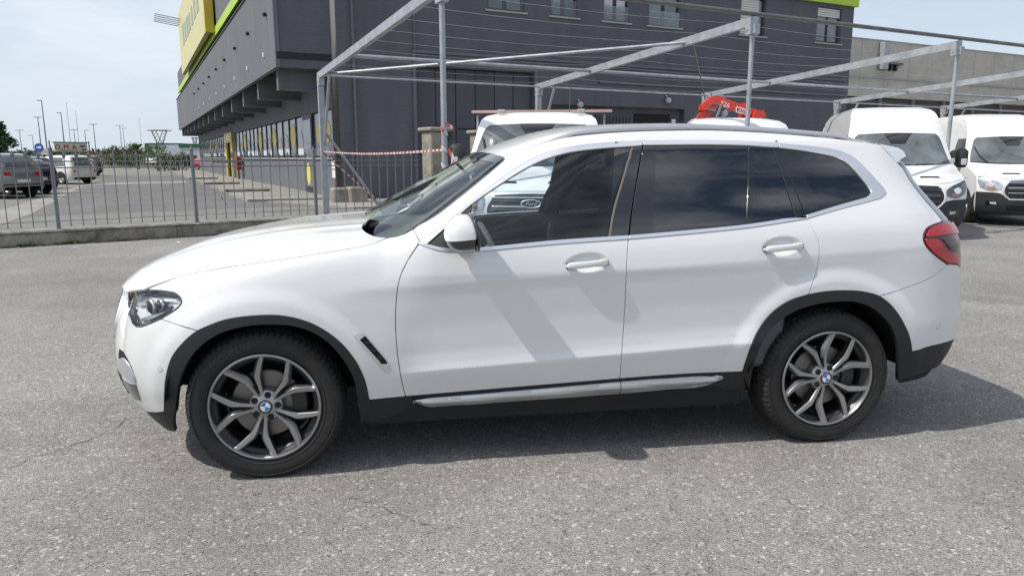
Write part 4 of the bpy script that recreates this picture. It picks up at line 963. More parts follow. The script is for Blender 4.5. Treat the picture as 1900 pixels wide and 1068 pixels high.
# ------------------------------------------------------------------ ground sheets
def asphalt(name, cols, patch=.16, crack=True, sc=1.0, crackscale=.33):
    m, nt = newmat(name)
    out = N(nt, 'ShaderNodeOutputMaterial'); b = N(nt, 'ShaderNodeBsdfPrincipled', {'Roughness': .88, 'Specular IOR Level': .25})
    t = N(nt, 'ShaderNodeTexCoord').outputs['Object']
    v1 = N(nt, 'ShaderNodeTexVoronoi', {'Vector': t, 'Scale': 205.0*sc}); v2 = N(nt, 'ShaderNodeTexVoronoi', {'Vector': t, 'Scale': 85.0*sc})
    s1 = N(nt, 'ShaderNodeSeparateColor', {'Color': v1.outputs['Color']}); s2 = N(nt, 'ShaderNodeSeparateColor', {'Color': v2.outputs['Color']})
    r1 = N(nt, 'ShaderNodeValToRGB', {'Fac': s1.outputs[0]})
    e = r1.color_ramp.elements; e[0].position = 0; e[0].color = c4(cols[0]); e[1].position = 1; e[1].color = c4(cols[3])
    for p_, c_ in ((.30, cols[1]), (.80, cols[2])): q = e.new(p_); q.color = c4(c_)
    # a few bigger pebbles
    gt = N(nt, 'ShaderNodeMath', {0: s2.outputs[1], 1: .86}, operation='GREATER_THAN')
    r2 = N(nt, 'ShaderNodeValToRGB', {'Fac': s2.outputs[2]}); e2 = r2.color_ramp.elements
    e2[0].color = c4(cols[0]); e2[1].color = c4([c*1.12 for c in cols[3]])
    mx1 = N(nt, 'ShaderNodeMixRGB', {'Fac': gt.outputs[0], 'Color1': r1.outputs[0], 'Color2': r2.outputs[0]})
    n1 = N(nt, 'ShaderNodeTexNoise', {'Vector': t, 'Scale': .9, 'Detail': 6.0, 'Roughness': .62}); n3 = N(nt, 'ShaderNodeTexNoise', {'Vector': t, 'Scale': 14.0, 'Detail': 5.0, 'Roughness': .7})
    f1 = N(nt, 'ShaderNodeMapRange', {'Value': n1.outputs['Fac'], 'From Min': .3, 'From Max': .7, 'To Min': 1-patch, 'To Max': 1+patch*.7})
    f3 = N(nt, 'ShaderNodeMapRange', {'Value': n3.outputs['Fac'], 'From Min': .3, 'From Max': .7, 'To Min': .86, 'To Max': 1.12})
    fm = N(nt, 'ShaderNodeMath', {0: f1.outputs[0], 1: f3.outputs[0]}, operation='MULTIPLY')
    col = N(nt, 'ShaderNodeVectorMath', {0: mx1.outputs[0], 1: fm.outputs[0]}, operation='MULTIPLY').outputs[0]
    if crack:
        no = N(nt, 'ShaderNodeTexNoise', {'Vector': t, 'Scale': .42, 'Detail': 7.0, 'Roughness': .6}); so = N(nt, 'ShaderNodeMapRange', {'Value': no.outputs['Fac'], 'From Min': .58, 'From Max': .74, 'To Min': 1.0, 'To Max': .70})
        nl = N(nt, 'ShaderNodeTexNoise', {'Vector': t, 'Scale': .23, 'Detail': 4.0}); sl_ = N(nt, 'ShaderNodeMapRange', {'Value': nl.outputs['Fac'], 'From Min': .35, 'From Max': .65, 'To Min': .90, 'To Max': 1.08})
        sm = N(nt, 'ShaderNodeMath', {0: so.outputs[0], 1: sl_.outputs[0]}, operation='MULTIPLY'); col = N(nt, 'ShaderNodeVectorMath', {0: col, 1: sm.outputs[0]}, operation='MULTIPLY').outputs[0]
        nw = N(nt, 'ShaderNodeTexNoise', {'Vector': t, 'Scale': 2.2, 'Detail': 6.0, 'Roughness': .65})
        wv = N(nt, 'ShaderNodeVectorMath', {0: nw.outputs['Color'], 1: (.55, .55, 0)}, operation='MULTIPLY'); ad = N(nt, 'ShaderNodeVectorMath', {0: t, 1: wv.outputs[0]}, operation='ADD')
        ve = N(nt, 'ShaderNodeTexVoronoi', {'Vector': ad.outputs[0], 'Scale': crackscale}, feature='DISTANCE_TO_EDGE')
        nm = N(nt, 'ShaderNodeTexNoise', {'Vector': t, 'Scale': .55, 'Detail': 3.0}); wd = N(nt, 'ShaderNodeMapRange', {'Value': nm.outputs['Fac'], 'From Min': .50, 'From Max': .72, 'To Min': .0, 'To Max': .0016})
        lt = N(nt, 'ShaderNodeMath', {0: ve.outputs['Distance'], 1: wd.outputs[0]}, operation='LESS_THAN')
        dk = N(nt, 'ShaderNodeVectorMath', {0: col, 1: (.52, .51, .50)}, operation='MULTIPLY')
        cm = N(nt, 'ShaderNodeMixRGB', {'Fac': lt.outputs[0], 'Color1': col, 'Color2': dk.outputs[0]}); col = cm.outputs[0]
    nt.links.new(col, b.inputs['Base Color'])
    bp = N(nt, 'ShaderNodeBump', {'Height': v1.outputs['Distance'], 'Strength': .55, 'Distance': .006}, invert=True)
    nt.links.new(bp.outputs[0], b.inputs['Normal']); nt.links.new(b.outputs[0], out.inputs['Surface']); return m
M_ASPH = asphalt('yard_asphalt', [(.120, .116, .109), (.222, .214, .201), (.290, .280, .262), (.435, .420, .392)])
M_LOT = asphalt('lot_asphalt', [(.10, .10, .092), (.20, .20, .182), (.255, .25, .225), (.33, .32, .29)], crack=False)
def paving(name, ca, cb, cj, bw, bh, rz):
    m, nt = newmat(name); out = N(nt, 'ShaderNodeOutputMaterial'); b = N(nt, 'ShaderNodeBsdfPrincipled', {'Roughness': .9})
    t = N(nt, 'ShaderNodeTexCoord').outputs['Object']; mpn = N(nt, 'ShaderNodeMapping', {'Vector': t}); mpn.inputs['Rotation'].default_value = (0, 0, rz)
    br = N(nt, 'ShaderNodeTexBrick', {'Vector': mpn.outputs[0], 'Color1': c4(ca), 'Color2': c4(cb), 'Mortar': c4(cj), 'Scale': 1.0, 'Mortar Size': .012, 'Brick Width': bw, 'Row Height': bh})
    n1 = N(nt, 'ShaderNodeTexNoise', {'Vector': t, 'Scale': .5, 'Detail': 8.0, 'Roughness': .65}); f1 = N(nt, 'ShaderNodeMapRange', {'Value': n1.outputs['Fac'], 'From Min': .3, 'From Max': .7, 'To Min': .8, 'To Max': 1.15})
    c_ = N(nt, 'ShaderNodeVectorMath', {0: br.outputs['Color'], 1: f1.outputs[0]}, operation='MULTIPLY'); nt.links.new(c_.outputs[0], b.inputs['Base Color']); nt.links.new(b.outputs[0], out.inputs['Surface']); return m
M_PAVE = paving('dark_pavers', (.17, .165, .16), (.145, .142, .14), (.10, .10, .095), .5, .25, R_(18))
M_PAVEL = paving('light_pavers', (.30, .285, .255), (.27, .26, .235), (.19, .18, .16), .6, .6, R_(18))
def sheet(name, poly, z, mat):
    o = mobj(name, [(p[0], p[1], z) for p in poly], [tuple(range(len(poly)))], mat); return tag(o, kind='structure')
FA = R_(27.2); f1v = np.array([math.cos(FA), math.sin(FA), 0]); f2v = np.array([-math.sin(FA), math.cos(FA), 0])
FP = np.array([-2.354, 12.877, 0.0])                         # foot of the first carport post on the fence line
def fpt(s, d=0.0, z=0.0): p = FP+f1v*s+f2v*d; return np.array([p[0], p[1], z])
sheet('ground', [(-900, -600), (900, -600), (900, 1400), (-900, 1400)], 0.0, M_ASPH)
lotA = fpt(-60, .1); lotB = fpt(3.5, .1)
sheet('lot_ground', [lotA[:2], lotB[:2], (6, 22), (6, 120), (-120, 130)], .004, M_LOT)
pp = [at(*q)[:2] for q in ((52,402),(150,352),(196,326),(345,326),(420,343),(520,366),(585,382),(330,391))]
sheet('paved_lane', pp, .008, M_PAVE)
sheet('paved_strip', [at(*q)[:2] for q in ((0,419),(0,391),(60,373),(150,345),(162,341),(120,364),(60,397))], .012, M_PAVEL)
sheet('cross_strip', [at(*q)[:2] for q in ((165,340),(345,336),(352,339.5),(158,344))], .012, M_PAVEL)

M_CRACK = pmat('crack_dirt', (.075, .071, .065), .95, var=.4, vscale=40)
for ci, (pl, w_) in enumerate((([(-20, 876), (0, 870), (35, 861), (60, 849), (95, 842), (120, 831), (160, 820), (185, 808), (215, 796), (243, 774)], .0055), ([(0, 529), (70, 527), (120, 525), (160, 519), (232, 511)], .010), ([(640, 925), (668, 930), (700, 941), (735, 952), (762, 964), (800, 975)], .0045), ([(1785, 466), (1830, 470), (1870, 476), (1920, 480)], .012), ([(1780, 558), (1830, 566), (1900, 578)], .007), ([(1420, 452), (1430, 470)], .004))):
    P = smoothline(np.array([at(*q) for q in pl]), .03); rg = random.Random(ci+3); V = []; F = []; off = 0.0
    for i in range(len(P)):
        t = P[min(i+1, len(P)-1)]-P[max(i-1, 0)]; n_ = np.array([-t[1], t[0], 0])/np.linalg.norm(t); off = .8*off+rg.uniform(-.012, .012); ww = w_*rg.uniform(.25, 1.25)*(.3+.7*math.sin(math.pi*min(1, .12+i/len(P)*.8)))
        for s_ in (-1, 1): V.append(P[i]+n_*(off+s_*ww/2)+np.array([0, 0, .003]))
    F = [(2*i, 2*i+1, 2*i+3, 2*i+2) for i in range(len(P)-1)]
    tag(mobj('asphalt_crack', V, F, M_CRACK), kind='structure')

# ------------------------------------------------------------------ low wall and railing fence
M_CONC = None
def concrete(name, col, dark, sc=1.0, streak=True):
    m, nt = newmat(name); out = N(nt, 'ShaderNodeOutputMaterial'); b = N(nt, 'ShaderNodeBsdfPrincipled', {'Roughness': .9, 'Specular IOR Level': .2})
    t = N(nt, 'ShaderNodeTexCoord').outputs['Object']
    n1 = N(nt, 'ShaderNodeTexNoise', {'Vector': t, 'Scale': 1.6*sc, 'Detail': 9.0, 'Roughness': .68}); n2 = N(nt, 'ShaderNodeTexNoise', {'Vector': t, 'Scale': 40.0*sc, 'Detail': 4.0, 'Roughness': .6})
    r = N(nt, 'ShaderNodeValToRGB', {'Fac': n1.outputs['Fac']}); e = r.color_ramp.elements; e[0].position = .33; e[0].color = c4(dark); e[1].position = .58; e[1].color = c4(col)
    f = N(nt, 'ShaderNodeMapRange', {'Value': n2.outputs['Fac'], 'From Min': .3, 'From Max': .7, 'To Min': .76, 'To Max': 1.18})
    c_ = N(nt, 'ShaderNodeVectorMath', {0: r.outputs[0], 1: f.outputs[0]}, operation='MULTIPLY'); nt.links.new(c_.outputs[0], b.inputs['Base Color'])
    bp = N(nt, 'ShaderNodeBump', {'Height': n2.outputs['Fac'], 'Strength': .5, 'Distance': .012}); nt.links.new(bp.outputs[0], b.inputs['Normal'])
    nt.links.new(b.outputs[0], out.inputs['Surface']); return m
M_CONC = concrete('old_concrete', (.34, .32, .275), (.13, .12, .10), 2.0); M_CAP = concrete('wall_cap', (.36, .34, .30), (.20, .19, .16), 2.0); M_GRIME = concrete('grime', (.10, .085, .07), (.05, .045, .04), 3.0)
M_PILLAR = concrete('pillar_concrete', (.35, .325, .27), (.17, .155, .125), 1.5)
M_GALV = pmat('galvanised_steel', (.36, .38, .40), .5, .35, var=.28, vscale=5, detail=8, bump=.1, bscale=50)
M_FENCE = pmat('fence_grey', (.19, .20, .215), .5, .3, var=.15, vscale=20)
M_PIPE = pmat('dark_pipe', (.16, .155, .15), .5, .4, var=.3, vscale=6)
rz27 = FA
wall = empty('low_wall', fpt(-6, 0), FA, 'weathered low concrete wall carrying the grey railing fence', 'wall')
rnd = random.Random(4)
def rough_block(name, x0, x1, y0, y1, z0, z1, mat, parent, nx=60, amp=.006, sag=0.0):
    V = []; F = []; rg = random.Random(hash(name) % 97+int(x0*10))
    sec = [(y0, z0), (y0, z0*.5+z1*.5), (y0, z1-.025), (y0+.02, z1), ((y0+y1)/2, z1), (y1-.02, z1), (y1, z1-.025), (y1, z0)]
    for i in range(nx+1):
        x = x0+(x1-x0)*i/nx
        for (y, z) in sec:
            V.append((x, y+rg.uniform(-amp, amp), z+(rg.uniform(-amp, amp) if z > z0 else 0)))
    m = len(sec)
    for i in range(nx):
        for j in range(m-1): F.append((i*m+j, (i+1)*m+j, (i+1)*m+j+1, i*m+j+1))
    F += [tuple(range(m))[::-1], tuple(nx*m+j for j in range(m))]
    return mobj(name, V, F, mat, parent)
seams = [-9.0, -2.0, 2.93, 6.0, 8.4]
for i in range(len(seams)-1):
    a, b = seams[i]+.006, seams[i+1]-.006
    wb = rough_block('wall_section', a, b, -.16, .20, -.02, .225, M_CONC, wall, int((b-a)*14))
    rough_block('wall_cap', a-.004, b+.004, -.155-(.012 if i != 1 else .016), .215, .228, .262, M_CAP, wb, int((b-a)*14), .004)
fence = empty('railing_fence', fpt(-6, .02), FA, 'grey steel railing fence with leaf finials on the low wall', 'fence')
def finial_bar():
    mb = MB(); mb.tube([(0, 0, .30), (0, 0, 1.49)], .0095, 6)
    # leaf
    pr = [(1.47, .006), (1.50, .012), (1.525, .026), (1.55, .033), (1.58, .024), (1.61, .010), (1.64, .003)]
    V = []; F = []
    for z, w_ in pr: V += [(-w_, 0, z), (0, -.009 if .01 < w_ else -.003, z), (w_, 0, z), (0, .009 if .01 < w_ else .003, z)]
    for i in range(len(pr)-1):
        for j in range(4): F.append((i*4+j, i*4+(j+1) % 4, (i+1)*4+(j+1) % 4, (i+1)*4+j))
    F += [(3, 2, 1, 0), tuple(len(pr)*4-4+j for j in range(4))]
    mb.add(V, F); return mb
fb0 = finial_bar().build('bar', M_FENCE, fence)
posts = [-1.40, 1.02, 3.34, 5.78]                            # along the wall, from its local origin
def post(x, h=1.66):
    mb = MB(); mb.box(x-.03, x+.03, -.03, .03, .262, h, .004); 
    mb.lathe([(.042, h), (.042, h+.012), (.022, h+.022), (.016, h+.05), (.004, h+.09), (.001, h+.10)], 10, 'z', (x, 0, 0)); mb.box(x-.05, x+.05, -.05, .05, .262, .270)
    return mb.build('post', M_FENCE, fence)
for x in posts: post(x)
bars = []; first = True
segs_f = [(posts[i], posts[i+1]) for i in range(len(posts)-1)] + [(-9, -1.40)] + [(6.05, 8.33)]
for (a, b) in segs_f:
    n = int(round((b-a)/.187)) if a < 6 else 11; 
    for k in range(1, n):
        x = a+(b-a)*k/n
        if x < -4.5: continue
        o = fb0 if first else fb0.copy()
        if not first: COL.objects.link(o); o.parent = fence
        o.location = (x, 0, 0); first = False
    for z, r in ((1.445, .012), (1.335, .012), (.40, .008)):
        mb = MB()
        mb.bar((max(a, -4.6), 0, z), (b, 0, z), .010, .022 if z > 1 else .010); mb.build('rail', M_FENCE, fence)
# litter and grime at the foot of the wall
rg = random.Random(11); V = []; F = []
M_LITTER = pmat('dry_leaves', (.15, .10, .06), .9, var=.7, vscale=9)
for k in range(900):
    s = rg.uniform(-6.4, 1.2); d = -.17-abs(rg.gauss(0, .055))-.005; p = fpt(s, d, .006+rg.random()*.012); a = rg.uniform(0, 6.28); l = rg.uniform(.010, .04); w_ = l*rg.uniform(.3, .7)
    n = len(V); ca, sa = math.cos(a), math.sin(a)
    for u_, v_ in ((-l, 0), (0, -w_), (l, 0), (0, w_)): V.append((p[0]+u_*ca-v_*sa, p[1]+u_*sa+v_*ca, p[2]+rg.uniform(-.004, .012)))
    F.append((n, n+1, n+2, n+3))
tag(mobj('dry_leaf_litter', V, F, M_LITTER), 'brown dry leaves drifted along the foot of the low wall', 'leaf litter', kind='stuff')
V = []; F = []
for k in range(60):
    s = rg.choice([rg.gauss(-4.9, .12), rg.gauss(-5.55, .10), rg.uniform(-6, -1)]); p = fpt(s, -.18-rg.random()*.06, .0); h = rg.uniform(.02, .07)
    for q in range(5):
        a = rg.uniform(0, 6.28); n = len(V); V += [tuple(p), (p[0]+.012*math.cos(a+1.5), p[1]+.012*math.sin(a+1.5), h*.5), (p[0]+h*math.cos(a)*.7, p[1]+h*math.sin(a)*.7, h)]; F.append((n, n+1, n+2))
tag(mobj('weeds', V, F, pmat('weed_green', (.09, .13, .035), .8, var=.4, vscale=30)), 'small green weeds sprouting along the foot of the low wall', 'weeds', kind='stuff')
# scraps of paper
for i, (px, s_) in enumerate((((235, 456), .05), ((252, 455), .04), ((330, 451), .07), ((140, 461), .035), ((395, 449), .05))):
    p = at(*px); mb = MB(); 
    mb.add([(-s_, 0, .008), (0, -s_*.5, .02), (s_, .1*s_, .006), (s_*.2, s_*.5, .014)], [(0, 1, 2, 3)])
    o = mb.build('paper_scrap', M_PWHITE, None, loc=(p[0], p[1], .004)); o.rotation_euler = (0, 0, i*1.3)
    tag(o, ['crumpled white paper scrap, second from left along the wall foot', 'small white paper scrap, middle one along the wall foot', 'long white paper scrap lying right of the others at the wall foot', 'leftmost tiny white paper scrap at the wall foot', 'rightmost white paper scrap at the wall foot beside the hood'][i], 'paper', 'paper scraps along the wall foot')

# ------------------------------------------------------------------ carport frame
BA = R_(18.2); e1 = np.array([math.cos(BA), math.sin(BA), 0]); e2 = np.array([-math.sin(BA), math.cos(BA), 0])
BC = np.array([-2.94, 23.2, 0.0])
frame = empty('carport_frame', tuple(FP), BA, 'galvanised steel carport frame with sloping beams and thin wires', 'carport frame')
SP = 5.265; BL = 6.96; ZF, ZN = 3.17, 3.62
for i in range(6):
    x = i*SP; zf = ZF-.016*i+.03; zn = ZN-.005*i
    mb = MB(); mb.box(x-.06, x+.06, -.05, .05, .24 if i == 0 else 0, zf); mb.box(x-.11, x+.11, -.10, .10, .262 if i == 0 else .0, .285 if i == 0 else .02); mb.build('rear_post', M_GALV, frame)
    mb = MB(); mb.bar((x, .10, zf), (x, -BL-.05, zn), .09, .135); mb.build('beam', M_GALV, frame)
    mb = MB(); mb.tube([(x, -BL, 0), (x, -BL, zn-.08)], .038, 12); mb.lathe([(.09, 0), (.09, .012), (.04, .014)], 12, 'z', (x, -BL, 0)); mb.build('front_post', M_GALV, frame, smooth=False, angle=40)
    mb = MB(); mb.tube([(x+.02, -.02, 1.72 if i else 1.75), (x+.02, -.75, zf-.03)], .030, 8); mb.build('knee_brace', M_GALV, frame, angle=40)
for i in range(6):
    x = i*SP; zf = ZF-.016*i+.03; zn = ZN-.005*i
    for yy, zz_ in ((-.02, zf), (-BL, zn)):
        mb = MB(); mb.box(x-.055, x+.055, yy-.10, yy+.10, zz_-.20, zz_-.05)
        for dy in (-.06, .06):
            mb.box(x-.068, x+.068, yy+dy-.012, yy+dy+.012, zz_-.14, zz_-.115)
        mb.build('joint_plate', M_GALV, frame)
for i in range(5):
    x0, x1 = i*SP, (i+1)*SP
    for yy, r, nm in ((-.12, .022, 'eave_pipe'), (-2.35, .034, 'purlin_pipe'), (-BL-.02, .036, 'ridge_pipe')):
        t = -yy/BL; z0 = ZF+(ZN-ZF)*t+.02*(1-t)+(.10 if nm == 'ridge_pipe' else -.0); 
        mb = MB(); mb.tube([(x0, yy, z0-.016*i*(1-t)), (x1, yy, z0-.016*(i+1)*(1-t))], r, 8); mb.build(nm, M_PIPE if nm == 'ridge_pipe' else M_GALV, frame, angle=40)
    for k in range(9):
        yy = -.5-k*(BL-.9)/8; t = -yy/BL; z0 = ZF+(ZN-ZF)*t+.05
        pts = [(x0+(x1-x0)*q/4, yy, z0-.016*(i+q/4)*(1-t)-.05*(1-((q-2)/2)**2)) for q in range(5)]
        mb = MB(); mb.tube(pts, .0024, 4, cap=False); mb.build('wire', M_GALV, frame)
mb = MB(); mb.tube([(.03, -.75, ZF+.0), (SP, -BL*.78, ZN-.12)], .030, 8); mb.build('diagonal_brace', M_GALV, frame, angle=40)
mb = MB(); mb.tube([(SP, -BL*.80, ZN-.15), (SP*1.62, -BL*.35, 2.35)], .012, 6); mb.build('diagonal_brace', M_PIPE, frame)
mb = MB(); mb.tube([(.04, -.04, 2.05), (1.55, .30, .02)], .034, 8); mb.build('diagonal_brace', M_GALV, frame, angle=40)
# ------------------------------------------------------------------ dark grey building
M_WALL = None
def stucco(name, col, ripple=.0, streak=.12):
    m, nt = newmat(name); out = N(nt, 'ShaderNodeOutputMaterial'); b = N(nt, 'ShaderNodeBsdfPrincipled', {'Roughness': .8, 'Specular IOR Level': .3})
    t = N(nt, 'ShaderNodeTexCoord').outputs['Object']
    mp1 = N(nt, 'ShaderNodeMapping', {'Vector': t}); mp1.inputs['Scale'].default_value = (1.2, 1.2, .22)
    n1 = N(nt, 'ShaderNodeTexNoise', {'Vector': mp1.outputs[0], 'Scale': 1.1, 'Detail': 8.0, 'Roughness': .62})
    f = N(nt, 'ShaderNodeMapRange', {'Value': n1.outputs['Fac'], 'From Min': .3, 'From Max': .7, 'To Min': 1-streak, 'To Max': 1+streak})
    c_ = N(nt, 'ShaderNodeVectorMath', {0: tuple(col), 1: f.outputs[0]}, operation='MULTIPLY'); nt.links.new(c_.outputs[0], b.inputs['Base Color'])
    mp2 = N(nt, 'ShaderNodeMapping', {'Vector': t}); mp2.inputs['Scale'].default_value = (1.0, 1.0, 7.0) if ripple else (1, 1, 1)
    n2 = N(nt, 'ShaderNodeTexNoise', {'Vector': mp2.outputs[0], 'Scale': 2.6 if ripple else 30.0, 'Detail': 4.0, 'Roughness': .6})
    bp = N(nt, 'ShaderNodeBump', {'Height': n2.outputs['Fac'], 'Strength': .55 if ripple else .25, 'Distance': .05 if ripple else .01}); nt.links.new(bp.outputs[0], b.inputs['Normal'])
    nt.links.new(b.outputs[0], out.inputs['Surface']); return m
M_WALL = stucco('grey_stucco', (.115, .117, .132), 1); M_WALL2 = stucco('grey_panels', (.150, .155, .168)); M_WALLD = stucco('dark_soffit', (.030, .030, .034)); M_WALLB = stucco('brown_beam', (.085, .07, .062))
M_LIME = pmat('lime_band', (.40, .58, .035), .45, var=.08, vscale=1.5)
M_WINFR = pmat('window_frame', (.02, .021, .024), .45); M_WINGL = pmat('window_pane', (.16, .18, .20), .08, var=.35, vscale=1.4, spec=.8); M_WINW = pmat('curtain_white', (.62, .62, .60), .7, var=.12, vscale=3, stretch=(14, 14, .3))
M_SHUT = pmat('roller_shutter', (.66, .64, .60), .6); M_SILL = pmat('stone_sill', (.36, .35, .33), .7); M_YEL = pmat('sign_yellow', (.72, .60, .10), .5, var=.06, vscale=2); M_YELF = pmat('frame_yellow', (.60, .45, .04), .5)
M_SIGNY = pmat('pale_yellow_board', (.60, .55, .27), .5, var=.05, vscale=1.0); M_SIGNB = pmat('faded_blue_print', (.30, .36, .30), .6); M_POST = pmat('poster_white', (.60, .62, .64), .5, var=.1, vscale=5); M_PANE = pmat('shop_pane', (.14, .155, .175), .16, var=.3, vscale=2.0, spec=.7)
M_REDBOX = pmat('red_box', (.30, .02, .02), .5); M_LAMPG = pmat('lamp_glass', (.5, .5, .5), .2)
bld = empty('grey_building', tuple(BC), BA, 'dark grey two-storey commercial building with lime green roof band', 'building')
def fac(x, y, off=0.0):  # sight line on the front wall -> local (along, height)
    P = atP(x, y, BC+e2*off, e2); d = P-BC; return np.array([d @ e1, P[2]])
def lefw(x, y, off=0.0):
    P = atP(x, y, BC-e1*off, e1); d = P-BC; return np.array([d @ e2, P[2]])
S_front = Surf(lambda a, b: np.stack([a, 0*a, b], -1), (-1, 30), (0, 11)); S_left = Surf(lambda a, b: np.stack([0*a, -a, b], -1), (-70, 1), (0, 11))
def rect(x0, x1, z0, z1): return np.array([(x0, z0), (x1, z0), (x1, z1), (x0, z1)], float)
HT = 10.6; FL = 26.0; LL = 63.0
wins = [(5.95, 7.50, 6.98, 8.55), (8.70, 9.90, 6.98, 8.55), (11.17, 12.42, 6.98, 8.55), (13.44, 15.12, 6.98, 8.55), (18.57, 20.10, 6.98, 8.62), (23.47, 25.15, 6.98, 8.62)]
gar = (3.06, 7.95, .02, 4.78); dor = (8.60, 15.55, .02, 3.60)
cut('wall', S_front, rect(0, FL, 0, HT), M_WALL, bld, gap=0, step=2.0, fold=.28, holes=[rect(*w_) for w_ in wins]+[rect(*gar), rect(*dor)])
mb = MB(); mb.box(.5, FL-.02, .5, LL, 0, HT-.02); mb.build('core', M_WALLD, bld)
mb = MB(); mb.box(FL-.01, FL, .0, LL, 0, HT); mb.build('side_wall', M_WALL, bld)
for i, (x0, x1, z0, z1) in enumerate(wins):
    mb = MB(); mb.box(x0, x1, .20, .26, z0, z1); wf = mb.build('window', M_WINFR, bld)
    mb = MB(); mb.box(x0-.12, x1+.12, -.06, .16, z0-.07, z0); mb.build('sill', M_SILL, wf)
    k = 2; wd = (x1-x0)/k
    for q in range(k):
        mb = MB(); mb.box(x0+wd*q+.10, x0+wd*(q+1)-.10, .17, .198, z0+.10, z1-.08); mb.build('pane', M_WINW if (i, q) in ((0, 0), (0, 1), (2, 0), (2, 1), (1, 0)) else M_WINGL, wf)
    if i == 4:
        mb = MB()
        for q in range(16): mb.box(x0+.02, x1-.35, .10, .15, z0+.05+q*.1, z0+.14+q*.1, .008)
        mb.build('roller_shutter', M_SHUT, wf)
    elif i == 5:
        mb = MB()
        for q in range(4): mb.box(x0+.02, x1-.02, .10, .15, z1-.42+q*.1, z1-.33+q*.1, .008)
        mb.build('roller_shutter', M_SHUT, wf)
        mb = MB(); [mb.tube([(x0+.04, .03, z0+h), (x1-.04, .03, z0+h)], .012, 6) for h in (.30,)]; mb.build('guard_rail', M_WINFR, wf)
    else:
        mb = MB(); mb.box(x0+.03, x1-.03, .02, .03, z0+.03, z0+.62); mb.build('glass_guard', glassmat('guard_glass%d' % i, (.75, .78, .8), 1.5), wf)
# garage doors: folded panels inside the recess
M_GATE = stucco('gate_grey', (.095, .097, .110))
nP = 6; wdt = (gar[1]-gar[0])/nP
for q in range(nP):
    for z0, z1 in ((.04, 2.55), (2.60, 4.74)):
        mb = MB(); mb.box(gar[0]+wdt*q+.015, gar[0]+wdt*(q+1)-.015, .235, .275, z0, z1, .012); mb.build('gate_panel', M_GATE, bld)
mb = MB(); mb.box(gar[0]-.02, gar[1]+.02, .28, .33, 0, 4.8); mb.build('gate_frame', M_WINFR, bld)
mb = MB(); mb.lathe([(.34, .22), (.34, .20), (.28, .19), (.02, .19)], 24, 'y', (gar[0]+wdt*1.35, 0, 2.4)); mb.build('round_vent', M_WINFR, bld)
mb = MB(); mb.box(gar[0]-.15, gar[0]-.03, -.05, 0, 0, 5.30); mb.box(gar[1]+.03, gar[1]+.13, -.03, 0, 0, 4.86); mb.box(gar[0]-.15, gar[1]+.13, -.05, -.002, 4.86, 4.98); mb.build('gate_surround', M_WALL2, bld)
# ledge and pipes across the facade
for z, x0, x1, r in ((5.28, 2.9, FL-.3, .05), (4.98, 8.4, FL-.3, .045), (4.55, 11.0, FL-.4, .035)):
    mb = MB(); mb.box(x0, x1, -.07, -.002, z-r, z+r); mb.build('ledge', M_WALL2, bld)
mb = MB(); mb.tube([(.75, -.05, 0), (.75, -.05, HT-.1)], .055, 8); mb.build('downpipe', M_WALL2, bld, angle=40)
mb = MB(); mb.tube([(3.0, -.04, 5.35), (3.0, -.04, HT-.1)], .03, 6); mb.build('conduit', M_WALL2, bld)
# entrance recess with gate bars
mb = MB(); mb.box(dor[0], dor[1], .26, .30, 0, 3.6); mb.build('entrance_wall', M_GATE, bld)
mb = MB(); mb.box(13.0, 14.9, .20, .255, 0, 3.35); mb.build('entrance_opening', M_DARK, bld)
for k in range(12):
    mb = MB(); mb.box(10.9+k*.17, 10.95+k*.17, .19, .22, .05, 3.2); mb.build('gate_bar', M_GATE, bld)
mb = MB(); mb.box(10.7, 10.8, .12, .24, 0, 3.5); mb.build('gate_post', M_WALL2, bld)
mb = MB(); mb.box(15.05, 15.25, .22, .258, 2.92, 3.16); mb.build('number_plate', M_PWHITE, bld)
for px in ((1235, 187), (1072, 195)):
    a = fac(*px); mb = MB(); mb.lathe([(.02, -.05), (.10, -.10), (.13, -.16), (.11, -.26), (.02, -.28)], 12, 'y', (a[0], 0, a[1])); mb.tube([(a[0], 0, a[1]+.22), (a[0], -.12, a[1]+.15)], .03, 6); mb.build('wall_lamp', M_LAMPG, bld, angle=40)
# lime band round the eaves and fascia
zl = 8.78
mb = MB(); mb.box(14.5, FL+.12, -.16, -.003, zl, zl+.34); mb.build('lime_band', M_LIME, bld)
OB = 1.55
mb = MB(); mb.box(-OB-.10, -OB, .2, LL+1.0, 8.42, 8.90); mb.build('lime_band', M_LIME, bld)
mb = MB(); mb.box(-OB, -OB+.10, .0, LL+1.0, 8.92, 10.6); mb.build('fascia', M_WALL2, bld)
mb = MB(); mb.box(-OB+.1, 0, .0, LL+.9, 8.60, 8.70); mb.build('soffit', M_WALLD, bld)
for k in range(13):
    y = 3+k*5.0; mb = MB(); mb.box(-OB+.1, -.02, y, y+.5, 8.25, 8.60); mb.build('roof_beam', M_WALLB, bld)
